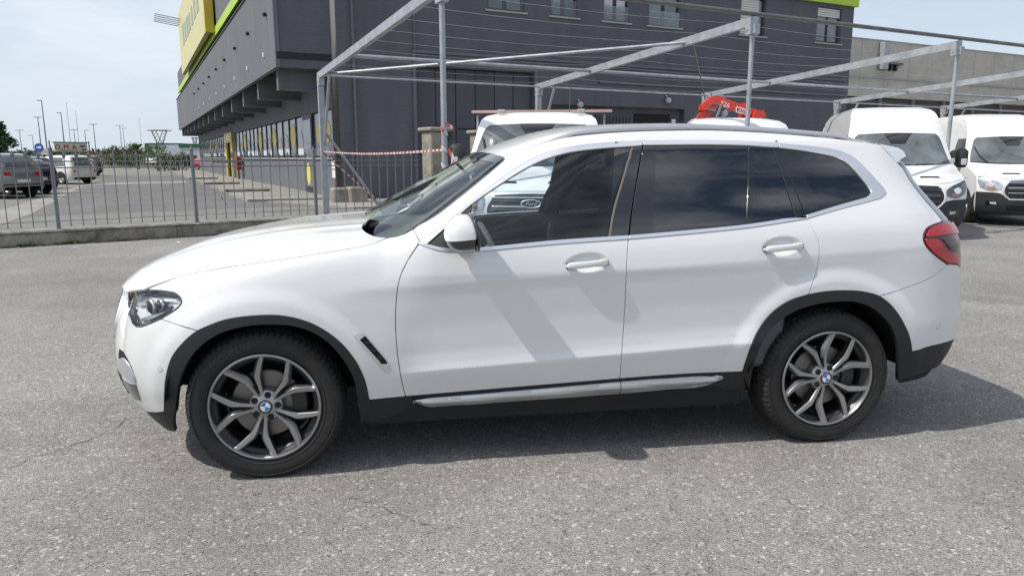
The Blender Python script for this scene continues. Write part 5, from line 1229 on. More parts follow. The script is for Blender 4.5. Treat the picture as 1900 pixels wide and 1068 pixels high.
# balcony parapet, panel by panel, and its brackets
OBAL = 1.87; zb0, zb1 = 4.48, 7.72
npan = 16; pl = (LL+.6)/npan
for k in range(npan):
    mb = MB(); mb.box(-OBAL, -OBAL+.16, -.02+pl*k+.012, -.02+pl*(k+1)-.012, zb0, zb1, .006); mb.build('parapet_panel', M_WALL2, bld)
mb = MB(); mb.box(-OBAL-.05, -OBAL+.2, -.05, LL+.62, zb1, zb1+.06); mb.build('parapet_cap', M_WINFR, bld)
mb = MB(); mb.box(-OBAL+.17, -.02, -.012, .2, zb0, HT-.2); mb.build('parapet_end', M_WALL, bld)
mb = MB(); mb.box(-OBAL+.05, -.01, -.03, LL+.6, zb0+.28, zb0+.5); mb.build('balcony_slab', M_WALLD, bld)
for k in range(14):
    y = .9+k*4.65; mb = MB(); mb.box(-OBAL+.2, .0, y, y+.34, zb0-.62, zb0+.27); mb.box(-OBAL+.2, .0, y-.05, y+.39, zb0-.66, zb0-.60); mb.build('bracket', M_SILL if k == 99 else M_WALL2, bld)
for k in range(9):
    y = 2.2+k*4.4; mb = MB(); mb.box(-OBAL-.05, -OBAL, y, y+.16, 5.05, 5.22); mb.build('spout', M_PWHITE, bld)
    mb = MB(); mb.lathe([(.06, 0), (.08, -.1), (.02, -.14)], 8, 'x', (-OBAL, y-.9, 6.35)); mb.build('floodlight', M_WINFR, bld)
# left wall with its long window strip
divs = [617.6, 581.7, 565, 550, 537.5, 525.5, 514, 504.5, 495.5, 487, 479, 471.6, 465, 458, 451.7, 445, 438]
ys = [lefw(x, 293.2)[0] for x in divs]; ys[0] = .35
ys2 = list(np.linspace(36.2, LL-.8, 18))
strips = [(ys[0], ys[-1]), (36.2, LL-.8)]
holes = [rect(-b, -a, 1.50, 3.22) for a, b in strips]+[rect(-34.5, -30.1, .02, 3.0)]
cut('wall', S_left, rect(-LL, 0, 0, HT), M_WALL2, bld, gap=0, step=2.5, fold=.18, holes=[np.array(h_) for h_ in holes])
for a, b in strips:
    mb = MB(); mb.box(.12, .16, a, b, 1.50, 3.22); mb.build('window_back', M_WINFR, bld)
    mb = MB(); mb.box(-.06, .10, a-.05, b+.05, 1.44, 1.50); mb.build('window_sill', M_SILL, bld)
rg = random.Random(5)
def blob(mb, y0, y1, z0, z1, x, n=7):
    cy, cz = (y0+y1)/2, z0; pts = []
    top = [rg.uniform(.45, 1.0) for _ in range(n)]
    for i in range(n): pts.append((y0+(y1-y0)*i/(n-1), z0+(z1-z0)*top[i]*math.sin(math.pi*(.12+.76*i/(n-1)))))
    poly = [(y0, z0)]+pts+[(y1, z0)]
    mb.add([(x, a, b) for a, b in poly], [tuple(range(len(poly)))])
yel = {0, 3, 6, 9, 13, 20, 24}
for k, (a, b) in enumerate(list(zip(ys[:-1], ys[1:]))+list(zip(ys2[:-1], ys2[1:]))):
    if k == 1:
        mb = MB(); mb.box(-.02, .02, a, b, .05, 3.2); mb.build('shop_door', M_WINFR, bld); mb = MB(); mb.box(-.035, -.022, a+.15, b-.15, .35, 3.0); dp = mb.build('door_pane', M_PANE, bld)
        mb = MB(); V = [(-.04, (a+b)/2+.32*math.cos(t)*(b-a)/1.6, .85+.45*math.sin(t)) for t in np.linspace(0, 6.28, 20, endpoint=False)]; mb.add(V, [tuple(range(20))]); mb.build('oval_sticker', M_YEL, bld)
        continue
    mb = MB(); mb.box(.06, .09, a+.07, b-.07, 1.56, 3.16); pn = mb.build('shop_window', M_PANE, bld)
    mb = MB(); mb.box(.02, .11, b-.05, b+.05, 1.50, 3.22); mb.build('mullion', M_WINFR, bld)
    w_ = b-a
    if k in yel:
        V = [(.05, (a+b)/2+.36*w_*math.cos(t), 2.45+.52*math.sin(t)) for t in np.linspace(0, 6.28, 24, endpoint=False)]; mb = MB(); mb.add(V, [tuple(range(24))]); mb.build('oval_poster', M_YEL, pn)
    else:
        mb = MB(); mb.box(.045, .055, a+.15*w_, b-.15*w_, 1.62, 1.98); mb.build('poster_label', M_POST, pn)
        mb = MB(); blob(mb, a+.22*w_, b-.25*w_, 2.0, 2.5+.35*rg.random(), .05); mb.build('poster_figure', M_POST, pn)
# yellow entrance
y0, y1 = 30.0, 34.6
mb = MB(); mb.box(-.15, .0, y0, y0+.8, 0, 3.3); mb.box(-.15, 0, y1-.8, y1, 0, 3.3); mb.box(-.16, 0, y0, y1, 2.6, 3.3); mb.build('entrance_frame', M_YELF, bld)
mb = MB(); mb.box(.05, .1, y0+1, y1-1, 0, 2.75); mb.build('entrance_door', M_DARK, bld)
mb = MB(); mb.box(.01, .04, (y0+y1)/2-.35, (y0+y1)/2+.35, .1, 2.6); mb.build('door_poster', M_POST, bld)
mb = MB(); mb.box(-.168, -.163, y0+1.2, y1-1.2, 2.75, 3.15); mb.build('entrance_sign', M_POST, bld)
p = lefw(451, 305); mb = MB(); mb.box(-.35, -.05, p[0]-.4, p[0]+.5, .72, 1.5); mb.tube([(-.2, p[0], 0), (-.2, p[0], .72)], .05, 6); 
o = empty('red_box_on_post', tuple(BC+e2*p[0]-e1*.3), BA, 'small red box on a post beside the yellow shop entrance', 'post box')
mb = MB(); mb.box(-.15, .15, -.45, .45, .72, 1.5, .03); mb.build('box', M_REDBOX, o); mb = MB(); mb.tube([(0, 0, 0), (0, 0, .72)], .05, 6); mb.build('post', M_WINFR, o)
mb = MB(); mb.box(-.03, -.008, -.9+.95, .2, 1, 2)
# notice sheets on the wall near the corner
for z in (1.25, .93):
    mb = MB(); mb.box(-.015, -.003, .12, .62, z-.14, z+.14); mb.build('notice_sheet', M_PWHITE, bld)
# pale yellow rooftop board
sb = empty('roof_sign', tuple(BC-e1*(OB+.30)+e2*33.5), BA, 'large faded yellow sign board fixed to the roof edge', 'sign')
mb = MB(); mb.box(-.28, .0, -12.2, 12.2, 8.65, 13.5); mb.build('board', M_SIGNY, sb)
mb = MB(); mb.box(-.30, .18, -12.7, -12.22, 8.6, 13.6); mb.build('board_edge', M_YELF, sb)
rg = random.Random(8)
for k in range(7):
    yy = -9+k*2.5; mb = MB(); mb.box(-.30, -.285, yy, yy+1.7*rg.uniform(.7, 1), 10.4, 10.4+rg.uniform(1.0, 1.7)); mb.build('faded_print', M_SIGNB, sb)
for k in range(5):
    mb = MB(); q0 = (-.3, 8+k*.9, 12.6); mb.tube([q0, (-2.2, 8+k*.9+.2, 12.9)], .03, 5); mb.build('sign_lamp_arm', M_WINFR, sb)
# pavement along the shop front, kerb edge
def bpt(a, d): q = BC+e1*a+e2*d; return (q[0], q[1])
def kerbbox(name, pts, z0, z1, mat):
    n = len(pts); V = [(p[0], p[1], z0) for p in pts]+[(p[0], p[1], z1) for p in pts]
    F = [tuple(range(n, 2*n))]+[(i, (i+1) % n, n+(i+1) % n, n+i) for i in range(n)]
    return tag(mobj(name, V, F, mat), kind='structure')
kerbbox('pavement', [bpt(-3.0, .4), bpt(0, -.02), bpt(0, LL), bpt(-3.0, LL)], 0, .10, M_PAVEL)
kerbbox('forecourt', [bpt(-.6, -4.5), bpt(2.7, -4.6), bpt(2.7, -.03), bpt(-2.4, -.03)], 0, .05, M_PAVEL)
for k, (yy, xx) in enumerate(((6.5, -2.2), (16.0, -2.3), (27.0, -2.4))):
    mb = MB(); mb.box(xx-.9, xx+.9, yy, yy+.16, .10, .22, .03); o = mb.build('wheel_stop', M_CONC, None, loc=tuple(BC)); o.rotation_euler = (0, 0, BA)
    tag(o, ['nearest low concrete wheel stop on the shop pavement', 'middle low concrete wheel stop on the shop pavement', 'farthest low concrete wheel stop on the shop pavement'][k], 'wheel stop', 'wheel stops on the shop pavement')
# two pale stone blocks at the corner
for k, (px, w_) in enumerate((((638, 378), .85), ((661, 378), .62))):
    p = at(*px); V = []
    mb = MB(); mb.box(-w_/2, w_/2, -.3, .3, 0, .52+.03*k, .05); o = mb.build('stone_block', M_PILLAR, None, loc=(p[0], p[1]+.3, 0)); o.rotation_euler = (0, 0, BA+.05*k)
    tag(o, ['wider pale stone block at the building corner, left of the pair', 'narrower pale stone block at the building corner, right of the pair'][k], 'stone block', 'stone blocks at the corner')
# gate pillars on the fence line
def pillar(s, d, label, w_=.46, h=2.20):
    p = fpt(s, d); r = empty('gate_pillar', (p[0], p[1], 0), FA, label, 'pillar', 'concrete gate pillars')
    mb = MB(); mb.box(-w_/2, w_/2, -w_/2, w_/2, 0, h-.09, .03); mb.build('shaft', M_PILLAR, r)
    mb = MB(); mb.box(-w_/2-.07, w_/2+.07, -w_/2-.07, w_/2+.07, h-.09, h, .025); mb.build('cap', M_PILLAR, r)
pillar(2.80, .1, 'weathered concrete gate pillar beside the fence end'); pillar(4.74, 1.0, 'weathered concrete gate pillar half hidden behind the white truck cab')
# dark gate between the pillars
gt = empty('dark_gate', tuple(fpt(3.0, .35)), FA+R_(12), 'low dark metal gate between the concrete pillars', 'gate')
for k in range(12): 
    mb = MB(); mb.tube([(.08+k*.105, 0, .1), (.08+k*.105, 0, 1.62)], .01, 5); mb.build('bar', M_WINFR, gt)
for z in (.2, 1.45):
    mb = MB(); mb.bar((0, 0, z), (1.35, 0, z), .03, .06); mb.build('rail', M_WINFR, gt)

# ------------------------------------------------------------------ concrete building at the right
M_PANC = concrete('panel_concrete', (.54, .51, .44), (.43, .405, .345), .35); M_PANC.node_tree
P0 = BC+e1*20+e2*14
rb = empty('concrete_building', tuple(P0), BA, 'pale concrete panel warehouse behind the white vans', 'building')
def rbp(x, y): P = atP(x, y, P0, e2); d = P-P0; return np.array([d @ e1, P[2]])
ztop = rbp(1600, 73)[1]; zbot = rbp(1650, 182)[1]; x0 = rbp(1500, 100)[0]
for k in range(16):
    a = x0+k*2.9; mb = MB(); mb.box(a+.012, a+2.9-.012, 0, .3, zbot, ztop, .01); mb.build('wall_panel', M_PANC, rb)
mb = MB(); mb.box(x0, x0+47, .28, 30, 0, ztop-.1); mb.build('core', M_WALLD, rb)
mb = MB(); mb.box(x0, x0+47, -.05, .35, ztop, ztop+.10); mb.build('coping', M_SILL, rb)
mb = MB(); mb.box(x0, x0+47, -.12, -.004, zbot+.55*(ztop-zbot)*.0+(ztop-zbot)*.33, zbot+(ztop-zbot)*.36); mb.build('ledge', M_SILL, rb)
mb = MB(); mb.box(x0, x0+47, .1, .28, 0, zbot-.01); mb.build('lower_wall', stucco('brown_lower', (.07, .058, .05)), rb)
for k in range(12):
    a = x0+k*4.1; mb = MB(); mb.box(a, a+.35, -.1, .1, 0, zbot-.02); mb.build('pier', M_WALL2, rb)
q0 = rbp(1637, 80); q1 = rbp(1628, 130); mb = MB(); mb.box(q0[0]-.35, q0[0]+.35, -.5, -.02, q1[1], q0[1], .04); mb.build('flue', M_GALV, rb)
q0 = rbp(1645, 118); mb = MB(); mb.box(q0[0]-.6, q0[0]+1.6, -.35, -.02, q0[1]-.1, q0[1]+.05); [mb.box(q0[0]-.4+k*.6, q0[0]-.2+k*.6, -.3, -.02, q0[1]-.55, q0[1]-.1) for k in range(3)]; mb.build('wall_bracket', M_WINFR, rb)
# ------------------------------------------------------------------ white vans and trucks
M_VAN = pmat('van_white', (.80, .80, .79), .35, 0, .8, var=.02, vscale=2); M_VGLASS = pmat('van_windscreen', (.115, .132, .138), .05, var=.45, vscale=2.2, spec=.8); M_VBUMP = pmat('van_bumper', (.022, .024, .027), .6)
M_VLAMP = pmat('van_lamp', (.50, .52, .55), .12, .6, coat=1, var=.5, vscale=14); M_VLAMPD = pmat('van_lamp_dark', (.10, .105, .115), .12, .5, coat=1, var=.6, vscale=14); M_AMBER = pmat('amber_lens', (.45, .16, .10), .3)
M_STEEL = pmat('steel_wheel', (.5, .51, .52), .35, .8)
vw = pchip([.2, .5, .9, 1.1, 1.3, 1.6, 1.95, 2.2, 2.35, 2.45, 2.55], [.95, 1.01, 1.02, 1.01, .99, .93, .855, .81, .78, .73, .60])
def van_parts(root, high, body_len, dark_lamps, badge, mirrors=True):
    ztop = 2.52 if high else 2.13
    if high: yc = pchip([.22, .33, .5, .75, .95, 1.05, 1.12, 1.20, 1.27, 1.33, 1.97, 2.12, 2.30, 2.43, 2.52], [.14, .04, .0, .0, .03, .09, .24, .46, .70, .84, 1.38, 1.50, 1.68, 1.92, 2.45])
    else: yc = pchip([.22, .33, .5, .75, .95, 1.05, 1.12, 1.20, 1.27, 1.33, 1.94, 2.02, 2.08, 2.13], [.14, .04, .0, .0, .03, .09, .24, .46, .70, .84, 1.36, 1.46, 1.62, 1.95])
    zz = np.array([.22, 1.0, 1.3, 1.95, 2.6])
    def setb(z): return np.interp(z, zz, [.34, .34, .26, .17, .12])
    def Wd(z): 
        return vw(z) if high else np.minimum(vw(z), np.interp(z, [1.9, 2.02, 2.10, 2.14], [1.0, .82, .74, .60]))
    def fr(a, z): a = np.asarray(a, float); z = np.asarray(z, float); return np.stack([a*Wd(z), yc(z)+setb(z)*np.abs(a)**3.2, z+0*a], -1)
    SF = Surf(fr, (-1, 1), (.22, ztop))
    def sd(sg): return Surf(lambda y, z: np.stack([-sg*Wd(z)+0*y, sg*y*-1, z+0*y], -1), (-7, 7), (.2, ztop))
    V = lambda n, ol, m, par=root, **k: cut(n, SF, np.array(ol, float), m, par, **k)
    body = V('body', loop([(-1, .24), (1, .24)], [(1, .24), (1, ztop)], [(1, ztop), (-1, ztop)], [(-1, ztop), (-1, .24)], step=.06), M_VAN, step=.06, fold=0)
    for sg in (1, -1):
        # side skin: parameter a grows towards the nose on one side and to the tail on the other, so that it faces outwards
        def sfn(a, z, sg=sg):
            a = np.asarray(a, float); z = np.asarray(z, float); y = -a*sg
            return np.stack([-sg*Wd(z)+0*y, y, z+0*y], -1)
        SS = Surf(sfn, (-7, 7), (.2, ztop))
        zs = np.linspace(.24, ztop, 30); edge = np.stack([-(yc(zs)+setb(zs))*sg, zs], -1)
        tail = np.array([(-body_len*sg, ztop), (-body_len*sg, .42)])
        arch = lambda yc0: [(-(yc0+.43*math.cos(t))*sg, .36+.43*math.sin(t)) for t in (np.linspace(-.15, math.pi+.15, 18))]
        lowl = [(-body_len*sg, .42)]
        wheels = [1.02] + ([4.3] if body_len > 5 else [])
        for w_ in wheels[::-1]: lowl += [(-(w_+.46)*sg, .34)]+[q for q in arch(w_)][::1 if True else -1]+[(-(w_-.46)*sg, .34)]
        lowl = [np.array(q, float) for q in lowl]
        lowl.sort(key=lambda q: 0)
        low_line = np.array([(-body_len*sg, .40)]+sum([[(-(w_+.44*math.cos(t))*sg, .36+.44*math.sin(t)) for t in np.linspace(.0, math.pi, 16)] for w_ in wheels[::-1]], [])+[(-(yc(.24)+setb(.24))*sg, .24)], float)
        o_ = np.vstack([edge, tail, low_line[1:]])
        side = cut('side_panel', SS, o_, M_VAN, root, step=.2, fold=0)
        zw = np.array([1.36, 1.6, 1.85, 1.93]); yf = yc(zw)+setb(zw)+.06
        win = np.vstack([np.stack([-yf*sg, zw], -1), [(-2.02*sg, 1.93), (-2.05*sg, 1.36)]])
        cut('side_window', SS, win, M_VGLASS, side, step=.3, fold=.004, off=.006)
        for y_ in ((2.12, 3.35) if body_len > 5 else (2.12,)):
            cut('door_seam', SS, np.array([(-y_*sg, .48), (-(y_+.012)*sg, .48), (-(y_+.012)*sg, ztop-.25), (-y_*sg, ztop-.25)]), M_SENS, side, step=.4, fold=.001, off=.004)
        cut('waist_seam', SS, np.array([(-.9*sg, 1.02), (-(body_len-.05)*sg, 1.02), (-(body_len-.05)*sg, 1.032), (-.9*sg, 1.032)]), M_SENS, side, step=.6, fold=.001, off=.004)
        sk = np.array([(-(.42)*sg, .26), (-.40*sg, .74), (-.56*sg, .60), (-.58*sg, .40), (-.6*sg, .26)])
        cut('bumper_side', SS, sk, M_VBUMP, side, step=.3, fold=.004, off=.006)
        for w_ in wheels:
            ring = [(-(w_+.50*math.cos(t))*sg, .36+.50*math.sin(t)) for t in np.linspace(.1, math.pi-.1, 16)]+[(-(w_+.43*math.cos(t))*sg, .36+.43*math.sin(t)) for t in np.linspace(math.pi-.1, .1, 16)]
            cut('arch_trim', SS, np.array(ring), M_VBUMP, side, step=.2, fold=.01, off=.01)
        if mirrors:
            y_ = yc(1.45)+setb(1.45)+.12; x_ = -sg*1.16
            mb = MB(); mb.box(x_-.11, x_+.11, y_-.06, y_+.06, 1.30, 1.66, .05); mo = mb.build('door_mirror', M_VBUMP, root, angle=50)
            mb = MB(); mb.bar((x_, y_, 1.36), (-sg*.96, y_+.03, 1.36), .05, .06); mb.build('mirror_arm', M_VBUMP, mo)
            mb = MB(); mb.box(x_-.05+sg*-.03, x_+.05+sg*-.03, y_-.075, y_-.055, 1.35, 1.47, .01); mb.build('side_repeater', M_LAMPG, mo)
    # roof
    V2 = []; F2 = []
    ys_ = np.linspace(float(yc(ztop))-.01, body_len, 12); m = 9
    for y in ys_:
        for j in range(m):
            t = -1+2*j/(m-1); V2.append((t*float(Wd(ztop)), y+(float(setb(ztop))*abs(t)**3.2 if y == ys_[0] else 0), ztop+.045*(1-t*t)*min(1, (y-ys_[0])/.6)))
    for i in range(11):
        for j in range(m-1): F2.append((i*m+j, i*m+j+1, (i+1)*m+j+1, (i+1)*m+j))
    mobj('roof', V2, F2, M_VAN, root, True)
    zt = np.linspace(ztop, .42, 8); mb = MB(); mb.add([(-float(Wd(z)), body_len, z) for z in zt]+[(float(Wd(z)), body_len, z) for z in zt[::-1]], [tuple(range(16))]); mb.build('rear_wall', M_VAN, root)
    mb = MB(); mb.box(-.85, .85, .3, body_len-.1, .25, .5); mb.build('underbody', M_DARK, root)
    # windscreen, grille, lamps, bumper
    zt_ = 1.95 if high else 1.92
    ws = loop([(-.93, 1.38), (-.5, 1.345), (0, 1.335), (.5, 1.345), (.93, 1.38)], [(.93, 1.38), (.90, 1.7), (.86, zt_-.05), (.80, zt_)], [(.80, zt_), (0, zt_+.02), (-.80, zt_)], [(-.80, zt_), (-.86, zt_-.05), (-.90, 1.7), (-.93, 1.38)], step=.04)
    wso = V('windscreen', ws, M_VGLASS, step=.08, fold=.004, off=.004)
    V('screen_border', np.array([(-.30, zt_+.005), (-.14, zt_-.20), (.14, zt_-.20), (.30, zt_+.005)]), M_GLOSSBLACK, wso, off=.007, fold=.002, step=.1)
    V('screen_border', loop([(-.93, 1.38), (-.5, 1.345), (0, 1.335), (.5, 1.345), (.93, 1.38)], [(.93, 1.40), (.5, 1.37), (0, 1.36), (-.5, 1.37), (-.93, 1.40)], step=.05), M_GLOSSBLACK, wso, off=.007, fold=.002, step=.1)
    mb = MB(); q = [tuple(fr(np.array(a), np.array(1.36+.40*t))+np.array([0, -.02, .02])) for a, t in ((-.62, 0), (-.75, .35), (-.86, .9))]; mb.tube(q, .012, 5); mb.build('wiper', M_VBUMP, root)
    gl = loop([(-.46, .60), (.46, .60)], [(.46, .60), (.56, .72), (.56, .84), (.46, .985)], [(.46, .985), (0, 1.0), (-.46, .985)], [(-.46, .985), (-.56, .84), (-.56, .72), (-.46, .60)], step=.03)
    go = V('grille', gl, M_VBUMP, off=.012, fold=.01, step=.06)
    V('grille_frame', inset(gl, -.022), M_CHROME if badge else M_VAN, go, off=.018, fold=.012, step=.05, holes=[inset(gl, .004)])
    for z in (.90, .79, .68):
        V('grille_bar', loop([(-.50, z), (.50, z)], [(.50, z), (.50, z+.05)], [(.50, z+.05), (-.50, z+.05)], [(-.50, z+.05), (-.50, z)], step=.05), M_GLOSSBLACK, go, off=.026, fold=.014, step=.08)
        if badge: V('grille_chrome', loop([(-.50, z+.046), (.50, z+.046)], [(.50, z+.046), (.50, z+.056)], [(.50, z+.056), (-.50, z+.056)], [(-.50, z+.056), (-.50, z+.046)], step=.05), M_CHROME, go, off=.028, fold=.004, step=.08)
    for sx in (-1, 1):
        hl = [(sx*.62, .80), (sx*.60, .90), (sx*.70, .985), (sx*.97, 1.09), (sx*.985, .98), (sx*.95, .84), (sx*.80, .77)]
        hl = np.array(hl); hl = loop(hl[[0, 1, 2]], hl[[2, 3]], hl[[3, 4, 5]], hl[[5, 6, 0]], step=.03)
        lo2 = V('headlamp', hl, M_VLAMPD if dark_lamps else M_VLAMP, off=.008, fold=.008, step=.05)
        c_ = np.array([sx*.80, .90]); t = np.linspace(0, 6.28, 18, endpoint=False)
        V('lamp_lens', np.stack([c_[0]+.065*np.cos(t), c_[1]+.055*np.sin(t)], -1), M_CHROME, lo2, off=.014, fold=.004, step=.1)
        V('indicator', np.array([(sx*.70, .80), (sx*.86, .80), (sx*.84, .835), (sx*.70, .84)]), M_AMBER, lo2, off=.013, fold=.002, step=.1)
        V('hood_vent', np.array([(sx*.20, 1.125), (sx*.55, 1.125), (sx*.52, 1.15), (sx*.22, 1.15)]), M_DARK, off=.006, fold=.002, step=.1)
        V('fog_lamp', np.array([(sx*.62, .44), (sx*.84, .46), (sx*.86, .55), (sx*.64, .55)]), M_GLOSSBLACK, off=.022, fold=.004, step=.1)
        V('fog_lens', np.array([(sx*.68, .48), (sx*.78, .49), (sx*.79, .53), (sx*.69, .53)]), M_LAMPG, off=.028, fold=.004, step=.1)
    V('hood_seam', loop([(-.93, 1.10), (-.6, 1.035), (-.3, 1.03), (0, 1.03), (.3, 1.03), (.6, 1.035), (.93, 1.10)], [(.93, 1.106), (.6, 1.041), (0, 1.036), (-.6, 1.041), (-.93, 1.106)], step=.05), M_SENS, off=.004, fold=.001, step=.1)
    bu = loop([(-1.0, .245), (1.0, .245)], [(1.0, .245), (1.0, .745)], [(1.0, .745), (.62, .71), (.5, .60), (0, .58), (-.5, .60), (-.62, .71), (-1.0, .745)], [(-1.0, .745), (-1.0, .245)], step=.05)
    V('bumper', bu, M_VBUMP, off=.014, fold=.02, step=.06)
    V('lower_intake', loop([(-.5, .36), (.5, .36)], [(.5, .36), (.5, .46)], [(.5, .46), (-.5, .46)], [(-.5, .46), (-.5, .36)], step=.05), M_DARK, off=.018, fold=.004, step=.1)
    if badge:
        P = fr(np.array(0.0), np.array(.88)); t = np.linspace(0, 2*math.pi, 32, endpoint=False)
        mb = MB(); mb.add([(P[0]+.125*math.cos(a), P[1]-.045, P[2]+.05*math.sin(a)) for a in t], [tuple(range(32))]); mb.build('badge', pmat('badge_blue', (.03, .05, .12), .15, .3, coat=1), go)
        mb = MB(); mb.tube([(P[0]+.125*math.cos(a), P[1]-.047, P[2]+.05*math.sin(a)) for a in list(t)+[0]], .006, 6, cap=False); mb.build('badge_ring', M_CHROME, go)
        Vt, Ft = text_mesh('Ford', .072, None, '', None, extrude=.001, shear=.35); mobj('badge_lettering', [(P[0]+v.x, P[1]-.050-v.z, P[2]+v.y-.022) for v in Vt], Ft, M_CHROME, go)
    # wheels
    for w_ in [1.02]+([4.3] if body_len > 5 else [3.9]):
        for sx in (-1, 1):
            w = bpy.data.objects.new('wheel', None); link(w, root); w.location = (sx*.86, w_, .345)
            s_ = 1 if sx > 0 else -1
            mb = MB(); mb.lathe([(.20, .11*s_), (.24, .125*s_), (.31, .12*s_), (.340, .09*s_), (.345, .0), (.340, -.09*s_), (.20, -.11*s_)], 32, 'x'); mb.build('tyre', M_TYRE, w, angle=35)
            mb = MB(); mb.lathe([(.215, .115*s_), (.205, .10*s_), (.19, .06*s_), (.15, .075*s_), (.10, .085*s_), (.08, .11*s_), (.0, .115*s_)], 28, 'x'); rm = mb.build('rim', M_STEEL, w, angle=35)
            for k in range(6):
                a = k*math.pi/3; mb = MB(); mb.lathe([(.001, .0), (.028, .0)], 10, 'x', (.082*s_, .155*math.cos(a), .155*math.sin(a))); mb.build('rim_hole', M_DARK, rm)
VF = np.array([-.33, -.944]); VF /= np.linalg.norm(VF); vrz = math.atan2(VF[0], -VF[1])   # heading of the row of vans
van_a = empty('panel_van', (8.38, 8.61, 0), vrz-R_(5), 'white high-roof panel van with dark headlamps, partly hidden by the car tail', 'van', 'white vans parked under the carport frame')
van_parts(van_a, True, 5.6, True, False)
van_b = empty('panel_van', (12.79, 10.47, 0), vrz, 'white high-roof panel van with clear headlamps at the right edge', 'van', 'white vans parked under the carport frame')
van_parts(van_b, True, 5.6, False, True)
trk = empty('flatbed_truck', (.93, 6.05, 0), R_(-14), 'white flatbed truck with blue oval badge seen behind the car roof', 'truck')
van_parts(trk, False, 2.35, False, True); trk.scale = (1.035, 1.035, 1.03)
mb = MB(); mb.box(-1.05, 1.05, 2.45, 5.6, .85, .95); mb.build('load_bed', M_GALV, trk)
mb = MB(); [mb.box(-1.03+k*.2, -1.0+k*.2, 2.46, 2.5, .95, 2.12) for k in range(11)]; [mb.box(-1.03, 1.03, 2.44, 2.52, z, z+.05) for z in (1.2, 1.5, 1.8)]; mb.build('headboard', M_GALV, trk)
mb = MB(); mb.box(-1.10, 1.10, 2.42, 2.54, 2.155, 2.195); mb.build('headboard_rail', pmat('pink_rail', (.55, .36, .30), .6), trk)
for x in (-.55, .62):
    mb = MB(); mb.box(x-.06, x+.06, 1.68, 1.76, 2.10, 2.16, .015); mb.build('roof_marker', M_SILL, trk)
mb = MB(); mb.tube([(.45, 1.72, 2.12), (.46, 1.9, 2.52)], .006, 5); mb.build('aerial', M_VBUMP, trk)
# crane truck
ct = empty('crane_truck', (5.15, 7.75, 0), R_(-8), 'white truck cab with a red folded loading crane behind it', 'truck')
van_parts(ct, False, 2.35, True, False); ct.scale = (1.04, 1.04, 1.045)
M_CRANE = pmat('crane_red', (.72, .035, .012), .35, 0, .4, var=.06, vscale=4)
mb = MB(); mb.box(-1.0, 1.0, 2.5, 5.4, .85, .95); mb.build('load_bed', M_GALV, ct)
def cpt(px, y): P = atP(*px, (5.15, 7.75+y, 0), (0, 1, 0)); M4 = Matrix.Translation((5.15, 7.75, 0)) @ Matrix.Rotation(R_(-8), 4, 'Z'); q_ = np.array(M4.inverted() @ Vector(P)); return q_/np.array([1.04, 1.04, 1.045])
def plate(name, pxs, y0, th, mat):
    pts = [cpt(p_, y0) for p_ in pxs]; c_ = sum(pts)/len(pts)
    V = [(p_[0], p_[1]-th/2, p_[2]) for p_ in pts]+[(p_[0], p_[1]+th/2, p_[2]) for p_ in pts]; n = len(pts)
    return mobj(name, V, [tuple(range(n))[::-1], tuple(range(n, 2*n))]+[(i, (i+1) % n, n+(i+1) % n, n+i) for i in range(n)], mat, ct)
boom = plate('crane_boom', [(1318,180),(1331,179),(1398,204),(1412,208),(1417,217),(1400,217),(1360,205),(1352,208),(1345,198),(1320,190)], 2.9, .22, M_CRANE)
plate('crane_arm', [(1300,196),(1318,180),(1327,187),(1306,206),(1299,205)], 2.8, .26, M_CRANE)
plate('crane_arm', [(1306,199),(1323,198),(1330,199),(1310,221),(1288,222)], 2.9, .20, M_CRANE)
plate('crane_block', [(1398,206),(1412,205),(1417,217),(1400,221),(1392,219)], 2.85, .30, M_CRANE)
plate('crane_base', [(1375,192),(1386,191),(1388,222),(1374,222)], 3.1, .30, M_CRANE)
plate('crane_cylinder', [(1309,201),(1328,204),(1327,207),(1308,204)], 2.75, .06, M_GALV)
plate('crane_hook', [(1340,208),(1347,204),(1350,212),(1344,218),(1338,220)], 2.8, .08, M_GALV)
mb = MB(); a_ = cpt((1287, 222), 2.95); b_ = cpt((1301, 206), 2.95); mb.tube([a_, b_], .05, 6); mb.build('crane_hose', M_VBUMP, ct)
mb = MB(); a_ = cpt((1318, 186), 2.9); [mb.tube([a_+[dx, 0, 0], a_+[dx, 0, .14]], .03, 6) for dx in (0,)]; mb.build('crane_pin', M_GALV, ct)
def decal(body, px0, px1, y, size, mat, name):
    a_ = cpt(px0, y); b_ = cpt(px1, y); d = (b_-a_); ang = math.atan2(d[2], d[0]); Vt, Ft = text_mesh(body, size, None, '', None, extrude=.002)
    c_ = (a_+b_)/2; ca, sa = math.cos(ang), math.sin(ang)
    mobj(name, [(c_[0]+v.x*ca-v.y*sa, c_[1]-v.z, c_[2]+v.x*sa+v.y*ca) for v in Vt], Ft, mat, boom)
decal('F26', (1338, 196), (1350, 200), 2.78, .13, M_PWHITE, 'crane_lettering')
# boxed maker's name
q = [cpt(p_, 2.785) for p_ in ((1366.5,198.5),(1385,204),(1384,213),(1366,208))]; mb = MB(); mb.tube(q+[q[0]], .010, 4, cap=False); mb.build('name_box', M_PWHITE, boom)
decal('FASSI', (1367, 206.5), (1384, 211.5), 2.78, .10, M_PWHITE, 'crane_lettering')
